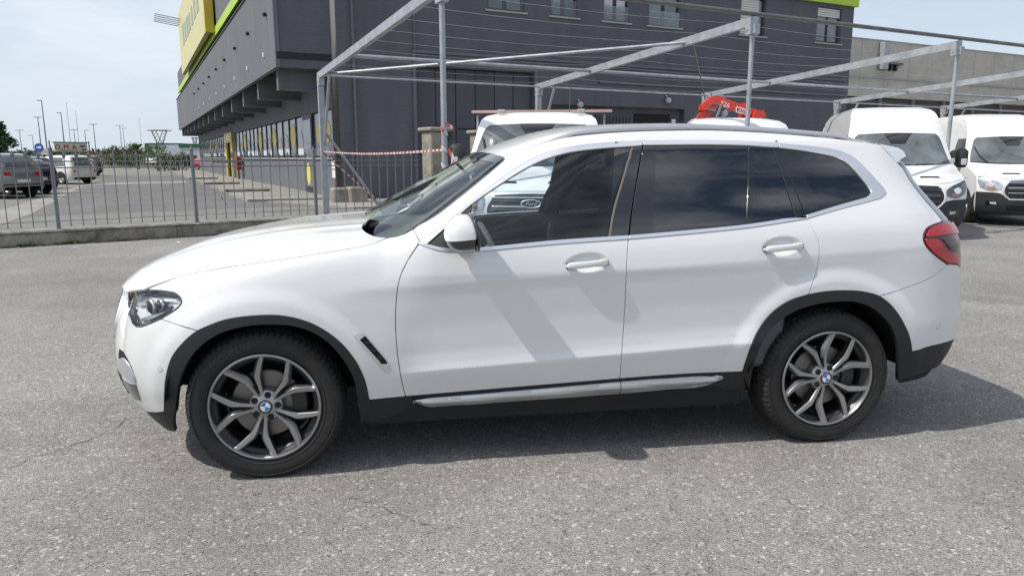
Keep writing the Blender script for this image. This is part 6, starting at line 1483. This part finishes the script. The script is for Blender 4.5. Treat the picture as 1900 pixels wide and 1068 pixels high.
# ------------------------------------------------------------------ parked cars in the far lot
from mathutils.bvhtree import BVHTree
def small_car(loc, heading, label, paint, L=4.1, W=1.78, H=1.6, kind='hatch', lower=None, lampcol=M_RED, glass=M_GLASS_R):
    root = empty('parked_car', loc, heading, label, 'car', 'cars parked in the far lot')
    hw = W/2
    # stations from the tail (x=0) to the nose (x=L): x, sill z, belt z, top z, half width, roof half width
    if kind == 'suv': st = [(0, .45, .95, .96, .86, .80), (.06, .32, 1.02, 1.05, .94, .82), (.14, .26, 1.05, 1.25, .97, .80), (.38, .24, 1.07, H-.06, .99, .74), (.75, .22, 1.06, H, 1, .74), (1.6, .22, 1.03, H, 1, .75), (2.3, .22, 1.0, H-.08, 1, .72), (2.75, .22, .98, 1.30, 1, .78), (3.15, .22, .97, 1.05, 1, .86), (3.7, .22, .93, .98, .98, .88), (4.1, .24, .86, .90, .93, .84), (4.3, .30, .72, .76, .80, .72)]
    else: st = [(0, .42, .88, .90, .85, .80), (.05, .30, .95, 1.0, .93, .82), (.12, .24, 1.0, 1.22, .96, .80), (.30, .22, 1.02, H-.10, .98, .72), (.65, .20, 1.0, H-.01, 1, .72), (1.4, .20, .97, H, 1, .73), (2.1, .20, .94, H-.06, 1, .71), (2.55, .20, .93, 1.25, 1, .76), (2.95, .20, .92, 1.0, 1, .85), (3.4, .20, .87, .92, .98, .87), (3.75, .22, .80, .84, .93, .84), (3.95, .28, .68, .72, .80, .72)]
    k = L/st[-1][0]; V = []; F = []
    for x, z0, zb, zt, w_, wr in st:
        a, r = hw*w_, hw*wr; up = zt-zb
        half = [(a*.90, z0), (a*.985, z0+.10), (a, (z0+zb)/2+.05), (a*.985, zb-.05), (a*.96, zb), (a*.96+(r-a*.96)*.55, zb+up*.58), (r, zb+up*.90), (r*.88, zb+up*.985), (r*.45, zt), (0, zt+.005)]
        ring = [(x*k, -y, z) for y, z in half]+[(x*k, y, z) for y, z in half[-2::-1]]
        V += ring
    m = len(V)//len(st)
    for i in range(len(st)-1):
        for j in range(m-1): F.append((i*m+j, (i+1)*m+j, (i+1)*m+j+1, i*m+j+1))
    F += [tuple(range(m)), tuple((len(st)-1)*m+j for j in range(m))[::-1]]
    body = mobj('body', V, F, paint, root, True); body.data.set_sharp_from_angle(angle=R_(38))
    bv = BVHTree.FromPolygons([Vector(v) for v in V], F)
    def ray(ax):
        def fn(a, b):
            a, b = np.broadcast_arrays(np.asarray(a, float), np.asarray(b, float)); out = np.zeros(a.shape+(3,))
            for i in np.ndindex(a.shape):
                if ax == 'rear': o_, d_ = Vector((-2, -a[i], b[i])), Vector((1, 0, 0))
                elif ax == 'right': o_, d_ = Vector((a[i], -3, b[i])), Vector((0, 1, 0))
                else: o_, d_ = Vector((-a[i], 3, b[i])), Vector((0, -1, 0))
                h_ = bv.ray_cast(o_, d_)
                if h_[0] is None: h_ = bv.find_nearest(o_+d_*2)
                out[i] = h_[0]
            return out
        return Surf(fn, (-6, 6), (0, 2))
    SR, SL, SB = ray('right'), ray('left'), ray('rear')
    suv = kind == 'suv'; zb = 1.06 if suv else 1.0; zr = H-.13
    glassm = glass
    for S, sg in ((SR, 1), (SL, -1)):
        for nm, poly in (('side_window', [(.52, zb+.04), (1.45, zb+.0), (1.45, zr), (.72, zr-.02)]), ('side_window', [(1.52, zb), (2.62, zb-.02), (2.25, zr-.06), (1.52, zr)])):
            pl = np.array([(x*k*sg, z) for x, z in poly]); cut(nm, S, pl, M_VGLASS, body, step=.25, off=.008, fold=.004)
        for wx in (.78, 3.22 if suv else 3.02):
            t = np.linspace(.0, math.pi, 14); pl = np.array([((wx*k+.40*math.cos(q))*sg, .33+.40*math.sin(q)) for q in t]); cut('wheel_arch', S, pl, M_DARK, body, step=.3, off=.006, fold=.002)
    zh = 1.05 if suv else 1.0
    cut('rear_window', SB, np.array([(-.60*hw/.89, zh+.04), (.60*hw/.89, zh+.04), (.50*hw/.89, zr-.02), (-.50*hw/.89, zr-.02)]), M_VGLASS, body, step=.2, off=.01, fold=.004)
    for s_ in (-1, 1):
        cut('tail_lamp', SB, np.array([(s_*.50*hw, .86), (s_*.80*hw, .86), (s_*.82*hw, .99), (s_*.50*hw, .99)]) if suv else np.array([(s_*.66*hw, .70), (s_*.84*hw, .70), (s_*.80*hw, .98), (s_*.68*hw, .98)]), lampcol, body, step=.2, off=.012, fold=.006)
    cut('bumper', SB, np.array([(-.86*hw, .40 if not suv else .44), (.86*hw, .40 if not suv else .44), (.88*hw, .56), (.4*hw, .54), (-.4*hw, .54), (-.88*hw, .56)]), lower or M_VBUMP, body, step=.2, off=.014, fold=.01)
    cut('number_plate', SB, np.array([(-.26, .60), (.26, .60), (.26, .71), (-.26, .71)]), M_PWHITE, body, step=.3, off=.016, fold=.004)
    for wx in (.78, 3.22 if suv else 3.02):
        for s_ in (-1, 1):
            w = bpy.data.objects.new('wheel', None); link(w, root); w.location = (wx*k, s_*(hw-.10), .325)
            mb = MB(); mb.lathe([(.20, .10*s_), (.30, .11*s_), (.325, .08*s_), (.325, -.08*s_), (.2, -.1*s_)], 24, 'y'); mb.build('tyre', M_TYRE, w, angle=35)
            mb = MB(); mb.lathe([(.205, .10*s_), (.18, .07*s_), (.06, .09*s_), (.0, .09*s_)], 20, 'y'); mb.build('rim', M_STEEL, w, angle=35)
    return root
HD = math.atan2(.46, -.89)
P_GREY = pmat('grey_paint', (.25, .25, .255), .3, .4, .8); P_BLK = pmat('black_paint', (.012, .012, .014), .25, 0, 1); P_BLUE = pmat('blue_paint', (.10, .14, .20), .3, .2, .8); P_CREAM = pmat('cream_paint', (.66, .65, .60), .35, 0, .8); P_SILV = pmat('silver_paint', (.40, .41, .43), .3, .6, .8); P_REDC = pmat('red_paint', (.42, .03, .05), .35, 0, .8)
def put(px, back=0.0): p = at(*px); return (p[0], p[1], 0)
small_car(put((48, 368)), HD, 'grey sport utility car with dark bumper, nearest in the far lot', P_GREY, 4.5, 1.86, 1.68, 'suv')
small_car(put((80, 361)), HD, 'low black car between the grey sport utility car and the white car', P_BLK, 4.2, 1.78, 1.46)
small_car(put((84, 351)), HD, 'small blue hatchback with upright red tail lamps behind the black car', P_BLUE, 3.7, 1.66, 1.60)
small_car(put((160, 341.5)), HD, 'rounded cream white hatchback with pale wheel in the far lot', P_CREAM, 4.2, 1.80, 1.66, lower=P_CREAM)
small_car(put((168, 331)), HD, 'silver estate car just beyond the cream white hatchback', P_SILV, 4.4, 1.80, 1.55)
small_car(put((178, 326.5)), HD, 'dark grey sport utility car farthest in the parked row', pmat('darkgrey_paint', (.06, .065, .075), .3, .3, .8), 4.4, 1.86, 1.66, 'suv')
small_car((at(384, 315)[0]-1.2, at(384, 315)[1], 0), HD+math.pi, 'red car glimpsed at the far end of the grey building', P_REDC, 4.0, 1.75, 1.5)

# ------------------------------------------------------------------ far side: lamps, masts, pylon, hedge, signs, trees
M_POLE = pmat('pole_grey', (.20, .21, .22), .5, .4); M_POLED = pmat('pole_dark', (.09, .095, .10), .6)
def ptd(x, y, D):  # point on a sight line at depth D
    return CAM+pixray(x, y)*D
def lamp(top, kind, label, h=9.0, r=.09, ybase=None):
    tx, ty = top; D = (h-CAM[2])/max(1e-6, (pixray(tx, ty)[2])); p = ptd(tx, ty, D)
    o = empty('street_lamp' if kind != 'mast' else 'mast', (p[0], p[1], 0), YAW*-1, label, 'street lamp' if kind != 'mast' else 'mast', 'street lamps and masts beyond the far lot')
    mb = MB(); mb.tube([(0, 0, 0), (0, 0, h)], r, 6, rs=[r*1.3, r*.7] if kind != 'mast' else [r, r*.5]); mb.build('pole', M_POLE, o)
    sc = D/96.0
    heads = {'single_left': [-1], 'single_right': [1], 'double': [-1, 1], 'mast': []}[kind]
    for s_ in heads:
        mb = MB(); mb.box(min(0, s_*.55*sc), max(0, s_*.55*sc), -.12, .12, h-.02, h+.10, .03); mb.build('lamp_head', M_POLED, o)
    return o
for top, kind, lab, h in (((77, 187), 'single_left', 'tallest street lamp with one arm behind the blue round sign', 11.0), ((70, 218), 'double', 'double-armed street lamp left of the tallest street lamp', 9.0), ((113, 210), 'single_left', 'single-armed street lamp behind the left end of the red-lettered sign', 9.5), ((137, 241), 'double', 'short double-armed street lamp above the middle of the red-lettered sign', 8.5), ((157, 242), 'single_right', 'street lamp with one arm to the right, by the right end of the red-lettered sign', 8.5), ((173, 231), 'double', 'double-armed street lamp just right of the red-lettered sign', 9.0), ((36, 242), 'double', 'street lamp with two short arms beside the big tree', 8.5), ((60, 252), 'single_left', 'low street lamp between the big tree and the blue round sign', 7.5), ((123, 191), 'mast', 'thin bare mast, left of the pair above the red-lettered sign', 14.0), ((140, 205), 'mast', 'thin bare mast, right of the pair above the red-lettered sign', 14.0), ((258, 218), 'mast', 'lone thin mast left of the lattice pylon', 14.0), ((222, 233), 'double', 'tall double-armed lamp post in the middle of the far skyline', 12.0), ((228, 238), 'double', 'slightly lower lamp post just right of the tall one on the far skyline', 12.0)):
    lamp(top, kind, lab, h, .10 if kind != 'mast' else .07)
def pylon(px, wpx, label, D=230.0, lower=262):
    c = ptd(*px, D); sc = D/FPX; h = c[2]; o = empty('pylon', (c[0], c[1], 0), -YAW, label, 'pylon'); w = wpx*sc
    mb = MB()
    for s_ in (-1, 1):
        mb.tube([(s_*w*.16, 0, 0), (s_*w*.10, 0, h*.55)], .22, 4); mb.tube([(s_*w*.10, 0, h*.55), (s_*w*.34, 0, h)], .18, 4); mb.tube([(-s_*w*.10, 0, h*.55), (s_*w*.16, 0, h)], .14, 4)
        for q in range(5):
            t0, t1 = q/5, (q+1)/5; a0 = w*(.10+.24*t0); a1 = w*(.10+.24*t1); mb.tube([(s_*a0, 0, h*(.55+.45*t0)), (s_*a1*.55, 0, h*(.55+.45*t1))], .11, 4)
        for q in range(6):
            t0, t1 = q/6, (q+1)/6; mb.tube([(s_*w*(.16-.06*t0), 0, h*.55*t0), (-s_*w*(.16-.06*t1), 0, h*.55*t1)], .10, 4)
    mb.build('lattice', M_POLE, o); mb = MB(); mb.tube([(-w*.5, 0, h*.99), (w*.5, 0, h*.97)], .2, 4); mb.tube([(-w*.34, 0, h), (w*.34, 0, h)], .16, 4)
    for q in range(9): mb.tube([(-w*.5+w*q/8, 0, h*.985), (-w*.5+w*(q+.5)/8, 0, h*1.0)], .09, 4)
    mb.build('crossarm', M_POLE, o)
pylon((295, 241), 44, 'wide lattice power pylon above the shed roof')
pylon((361, 255), 14, 'small distant lattice pylon beside the building corner', 320.0)

def leafmat(name, c, var=.5): 
    return pmat(name, c, .75, var=var, vscale=3.0, detail=6)
M_HEDGE = leafmat('hedge_leaf', (.055, .07, .022)); M_TREE = leafmat('tree_leaf', (.035, .065, .016)); M_BANANA = leafmat('bright_leaf', (.075, .15, .025)); M_BARK = pmat('bark', (.07, .055, .04), .9, var=.3, vscale=5)
def leaves(centres, n, size, seed, flat=1.0):
    rg = np.random.default_rng(seed); V = []; F = []
    for (c, r) in centres:
        c = np.array(c); r = np.array(r)
        k = int(n*max(.2, (r[0]*r[2])))
        d = rg.normal(size=(k, 3)); d /= np.linalg.norm(d, axis=1, keepdims=True); rad = rg.uniform(.55, 1.05, size=(k, 1)); p = c+d*rad*r
        for q in p:
            a = rg.normal(size=3); a /= np.linalg.norm(a); b = np.cross(a, rg.normal(size=3)); b /= np.linalg.norm(b)+1e-9; s_ = size*rg.uniform(.6, 1.3); i = len(V)
            V += [q-a*s_, q+b*s_*.45, q+a*s_, q-b*s_*.45]; F.append((i, i+1, i+2, i+3))
    return V, F
def tree(base, crown, label, mat, seed, n=300, size=.28, trunk_r=.25, name='tree', group=None, cat='tree'):
    o = empty(name, (base[0], base[1], 0), 0, label, cat, group); zc0 = min(c[0][2]-c[1][2] for c in crown)
    mb = MB(); mb.tube([(0, 0, 0), (.05, 0, zc0*.6), (0, .05, zc0+1.0)], trunk_r, 8, rs=[trunk_r*1.2, trunk_r, trunk_r*.6])
    for c, r in crown[:6]: mb.tube([(0, 0, zc0*.7), tuple(np.array(c)*.8)], trunk_r*.3, 5)
    mb.build('trunk', M_BARK, o, smooth=True); V, F = leaves(crown, n, size, seed); mobj('crown', V, F, mat, o)
    return o
# big tree at the left edge
p = ptd(-8, 285, 62); rg = random.Random(3); cr_ = []
for k in range(22):
    a = rg.uniform(0, 6.28); rr = rg.uniform(0, 1.5); cr_.append(((rr*math.cos(a), rr*math.sin(a), 1.8+rg.uniform(0, 2.4)), (rg.uniform(.45, .8),)*3))
tree((p[0], p[1]), cr_, 'dense dark green tree cut by the left edge', M_TREE, 5, 420, .17)
# hedge with a pale railing in front
h0 = at(150, 310.5); h1 = at(352, 311.5)
hd = (h1-h0); hl = np.linalg.norm(hd[:2]); ux = hd/hl
cs = [((h0+ux*t+np.array([0, 1.2, .75+.55*random.Random(int(t*10)).random()])), (1.3, .7, .9)) for t in np.arange(0, hl, 1.1)]
V, F = leaves(cs, 560, .20, 9); tag(mobj('hedge', V, F, M_HEDGE), 'long clipped brownish green hedge behind the pale railing at the lot end', 'hedge', kind='stuff')
rl = empty('pale_railing', (h0[0], h0[1], 0), math.atan2(hd[1], hd[0]), 'pale yellow-green railing along the far hedge', 'fence')
M_RAIL = pmat('pale_rail', (.30, .31, .22), .6)
npst = 60
for k in range(npst):
    mb = MB(); mb.box(hl*k/npst-.05, hl*k/npst+.05, -.05, .05, 0, 2.0 if k % 6 else 2.3); mb.build('picket', M_RAIL, rl)
for z in (.25, 1.85):
    mb = MB(); mb.box(0, hl, -.03, .03, z, z+.08); mb.build('rail', M_RAIL, rl)
mb = MB(); mb.box(0, hl, -.25, .25, 0, .22); mb.build('footing', M_CAP, rl)
# white notice on the railing
q = atP(282, 297, h0, (-ux[1], ux[0], 0)); o = MB().box(-1.05, 1.05, -.16, -.10, -.38, .38).build('notice_board', M_PWHITE, None, loc=tuple(q)); o.rotation_euler = (0, 0, math.atan2(hd[1], hd[0])); tag(o, 'white notice board fixed to the pale railing', 'notice board')
# round shrubs and planting
for k, (px, D, r, m, lab, crn) in enumerate((((304, 303), 84, 1.1, M_HEDGE, 'round brown-green shrub, left of the pair before the shed', None), ((330, 303), 82, 1.25, M_HEDGE, 'round brown-green shrub, right of the pair before the shed', None), ((272, 283), 100, 1.0, M_BANANA, 'slim bright green shrub right of the banana plant', 1.5), ((291, 281), 99, 1.25, M_BANANA, 'bright green bushy tree left of the shed roof', 1.5), ((240, 287), 104, 1.8, M_TREE, 'dark green bush left of the banana plant above the hedge', None), ((205, 289), 112, 1.6, M_TREE, 'low dark green bush above the hedge, farthest left', None))):
    p = ptd(*px, D); tree((p[0], p[1]), [((0, 0, p[2]-.1), (r, r, r*.9)), ((r*.4, 0, p[2]+r*.5), (r*.6, r*.6, r*.5))], lab, m, 30+k, 190, .16, .08, 'shrub', 'shrubs at the lot end', 'shrub')
p = ptd(255, 288, 98); o = empty('banana_plant', (p[0], p[1], 0), 0, 'banana plant with long drooping leaves above the hedge', 'plant')
for k in range(9):
    a = k*2.4; l = 1.9; mb = MB(); V = []; F = []
    for i in range(7):
        t = i/6; x = l*t*.75; z = 2.0+l*(1.15*t-.75*t*t)+.25*(k % 3); w_ = .32*math.sin(math.pi*(.08+.88*t))
        V += [(x*math.cos(a)-w_*math.sin(a), x*math.sin(a)+w_*math.cos(a), z), (x*math.cos(a)+w_*math.sin(a), x*math.sin(a)-w_*math.cos(a), z)]
    F = [(2*i, 2*i+1, 2*i+3, 2*i+2) for i in range(6)]; mobj('leaf', V, F, M_BANANA, o)
mb = MB(); mb.tube([(0, 0, 0), (0, 0, 2.4)], .16, 7); mb.build('stem', M_BARK, o)
# white shed with green trim
p0 = at(292, 311); o = empty('white_shed', (p0[0], p0[1], 0), -.03, 'white shed with dark green roof trim at the lot end', 'shed')
wS = 7.6*1.0
mb = MB(); mb.box(0, 9.0, 3, 9, 0, 3.1); mb.build('wall', pmat('shed_white', (.62, .63, .64), .7, var=.08, vscale=1), o)
mb = MB(); mb.box(-3.0, 2.4, 4.5, 10, 0, 3.6); mb.build('wall', pmat('shed_grey', (.50, .52, .54), .7), o)
M_GREEN = pmat('green_trim', (.02, .12, .055), .5); mb = MB(); mb.box(2.5, 9.3, 2.9, 9.1, 3.1, 3.7); mb.build('roof_trim', M_GREEN, o); mb = MB(); mb.box(-3.1, 2.45, 4.4, 10.1, 3.6, 3.8); mb.build('roof_trim', M_GREEN, o)
mb = MB(); mb.box(-3.12, -2.7, 4.3, 4.5, 0, 3.6); mb.build('corner_post', M_GREEN, o)
for k in range(3):
    mb = MB(); mb.box(3+k*2.0, 3.04+k*2.0, 2.97, 3.0, 0, 3.1); mb.build('wall_joint', M_POLE, o)
# low red-roofed house and the far tree line
p = ptd(200, 288, 170); o = empty('far_house', (p[0], p[1], 0), .1, 'low house with a red-brown roof beyond the hedge', 'house')
mb = MB(); mb.box(-6, 9, 0, 8, 0, 2.0); mb.build('wall', M_SILL, o); mb = MB(); mb.prism([(-6.4, 2.0), (9.4, 2.0), (8.0, 3.0), (-5.0, 3.0)], -.4, 8.4, 'y'); mb.build('roof', pmat('red_roof', (.20, .075, .05), .8), o)
rg = random.Random(21); cs = []
for k in range(120):
    x = -60+k*5.2; p = ptd(x-40, 291, rg.uniform(280, 340)); cs.append(((p[0], p[1], 1.4+rg.random()*1.0), (6, 3, 1.8+1.6*rg.random())))
V, F = leaves(cs, 6.0, 1.0, 12); tag(mobj('far_treeline', V, F, M_TREE), 'low dark line of trees on the horizon', 'trees', kind='stuff')
# sign with red letters, on two posts
D = 58.0; a0 = ptd(99.5, 264.5, D); a1 = ptd(161, 267, D+2.5); b0 = ptd(99.5, 281.5, D); 
ex = (a1-a0); exl = np.linalg.norm(ex[:2]); ang = math.atan2(ex[1], ex[0]); hgt = a0[2]-b0[2]
o = empty('advertising_sign', (a0[0], a0[1], 0), ang, 'white sign board with red O.M.A. letters and green top edge', 'sign')
M_SGN = pmat('sign_cream', (.66, .65, .60), .5); M_SRED = pmat('sign_red', (.40, .03, .03), .5)
zt, zb_s = a0[2], b0[2]
mb = MB(); mb.box(0, exl, -.05, .05, zb_s, zt); mb.build('board', M_SGN, o)
mb = MB(); mb.box(-.05, exl+.05, -.07, .07, zt, zt+.07); mb.build('top_edge', M_GREEN, o); mb = MB(); mb.box(-.04, exl+.04, -.07, .07, zb_s-.06, zb_s); mb.build('bottom_edge', M_GREEN, o)
for x in (-.30, exl+.25):
    mb = MB(); mb.tube([(x, .1, 0), (x, .1, zt+.15)], .05, 6); mb.build('post', M_POLED, o)
Vt, Ft = text_mesh('O.M.A.', .54, None, '', None, extrude=.01, space=1.25); mobj('lettering', [(exl*.36+v.x*1.05, -.07-v.z, zb_s+hgt*.30+v.y*.95) for v in Vt], Ft, M_SRED, o)
mb = MB(); mb.box(exl*.10, exl*.66, -.07, -.055, zb_s+.10, zb_s+.13); mb.build('underline', M_SRED, o)
for x0, z0, w_, h_ in ((.76, .52, .16, .22), (.80, .14, .14, .2)):
    mb = MB(); mb.box(exl*x0, exl*(x0+w_), -.07, -.055, zb_s+hgt*z0, zb_s+hgt*(z0+h_)); mb.build('small_print', M_POLE, o)
# round blue sign and small plate beside it
c = ptd(72.5, 274, 45); o = empty('blue_round_sign', (c[0], c[1], 0), -YAW, 'round blue traffic sign on a post in front of the lot', 'sign')
mb = MB(); mb.lathe([(.001, -.03), (.25, -.03), (.265, -.02), (.265, 0), (.001, 0)], 24, 'y', (0, 0, c[2])); mb.build('disc', pmat('sign_blue', (.01, .08, .32), .4), o)
mb = MB(); mb.lathe([(.275, -.02), (.275, .01), (.25, .01)], 24, 'y', (0, 0, c[2])); mb.build('rim', M_POLE, o)
mb = MB(); mb.prism([(-.14, c[2]-.03), (.05, c[2]-.03), (.05, c[2]-.11), (.18, c[2]+.02), (.05, c[2]+.13), (.05, c[2]+.06), (-.14, c[2]+.06)], -.04, -.032, 'y'); mb.build('arrow', M_PWHITE, o)
mb = MB(); mb.tube([(0, .04, 0), (0, .04, c[2]+.3)], .03, 6); mb.build('post', M_POLE, o)
c = ptd(84, 281, 50); o = empty('small_white_sign', (c[0], c[1], 0), -YAW, 'small white plate sign on a post under the blue round sign', 'sign')
mb = MB(); mb.box(-.45, .45, -.03, .0, c[2]-.22, c[2]+.22); mb.build('plate', M_SGN, o); mb = MB(); mb.tube([(0, .03, 0), (0, .03, c[2]+.2)], .03, 6); mb.build('post', M_POLE, o)
mb = MB(); [mb.box(-.38, .3, -.036, -.031, c[2]+z, c[2]+z+.03) for z in (-.12, -.02, .08)]; mb.build('small_print', M_POLE, o)

# ------------------------------------------------------------------ red and white barrier tape
M_TR = pmat('tape_red', (.42, .08, .08), .4); M_TW = pmat('tape_white', (.60, .57, .57), .4)
def tape(pts, label, w=.032, seg=.075, twist=0.0, sag=0.0, seed=1):
    p = smoothline(np.array(pts, float), .035); rg = random.Random(seed)
    V = []; F = []; mi = []; L = 0
    for i, q in enumerate(p):
        t = i/(len(p)-1); a = twist*t*6.28+.2*math.sin(i*.7+seed)
        up = Vector((math.sin(a)*.6, -math.sin(a)*.5, math.cos(a))) if abs(p[-1][2]-p[0][2]) < 1.2 or twist else Vector((.7*math.cos(a), .7*math.sin(a), .25))
        up.normalize(); c_ = Vector(q)-Vector((0, 0, sag*4*t*(1-t)))
        V += [c_+up*(w/2), c_-up*(w/2)]
    for i in range(len(p)-1): F.append((2*i, 2*i+1, 2*i+3, 2*i+2)); mi.append(int(i*.035/seg) % 2)
    o = mobj('barrier_tape', V, F, [M_TR, M_TW]); o.data.polygons.foreach_set('material_index', mi); return tag(o, label, 'barrier tape', 'red and white barrier tape')
post1 = FP+np.array([.0, -.10, 0]); post1n = FP-e2*BL
zA = atP(605, 281, post1, e2)[2]; zB = atP(828, 278, post1n, e2)[2]
tape([post1+[0, 0, zA], (post1+post1n)/2+[0, 0, (zA+zB)/2-.02], post1n+[0, .06, zB]], 'level red and white tape tied between the two left carport posts', sag=.03)
e_ = fpt(1.45, -.05, .32); tape([post1+[0, 0, zA-.03], e_], 'slanting red and white tape running down to the foot of the slanted brace', seed=2)
# tape wound round the front post and its loose end
wp = []
for k in range(60):
    t = k/59; a = t*6.28*3.2; z = zB+.40-.72*t; wp.append(post1n+np.array([.047*math.cos(a), .047*math.sin(a), z]))
tape(wp, 'red and white tape wound round the front left carport post', w=.05, seg=.085, seed=3)
tape([post1n+[.05, -.03, zB-.02], post1n+[.10, -.05, zB-.10], post1n+[.085, -.05, zB-.26], post1n+[.11, -.05, zB-.36]], 'crumpled loose end of tape hanging from the front left carport post', w=.10, seg=.06, twist=.2, seed=4)
tape([post1n+[.02, -.04, zB+.33], post1n+[.09, -.05, zB+.29], post1n+[.13, -.05, zB+.26]], 'short tape tail sticking out high on the front left carport post', w=.05, seg=.05, seed=5)
qa = atP(395, 299, BC-e1*3.2, e1); qb = atP(449, 298, BC-e1*1.0, e1)
pq = lambda x, y: atP(x, y, fpt(0, .15), f2v)
tape([pq(396, 303), pq(399, 335), pq(407, 358), pq(421, 381)], 'tape strip dangling down behind the railing', w=.035, seg=.08, seed=6)
tape([at(398, 330, .9)*0+atP(395, 299.5, BC-e1*2.6, e1), atP(430, 299.5, BC-e1*1.4, e1), atP(448, 297.5, BC-e1*.5, e1)], 'thin far tape stretched towards the red box by the shop entrance', w=.10, seg=.25, sag=.05, seed=7)
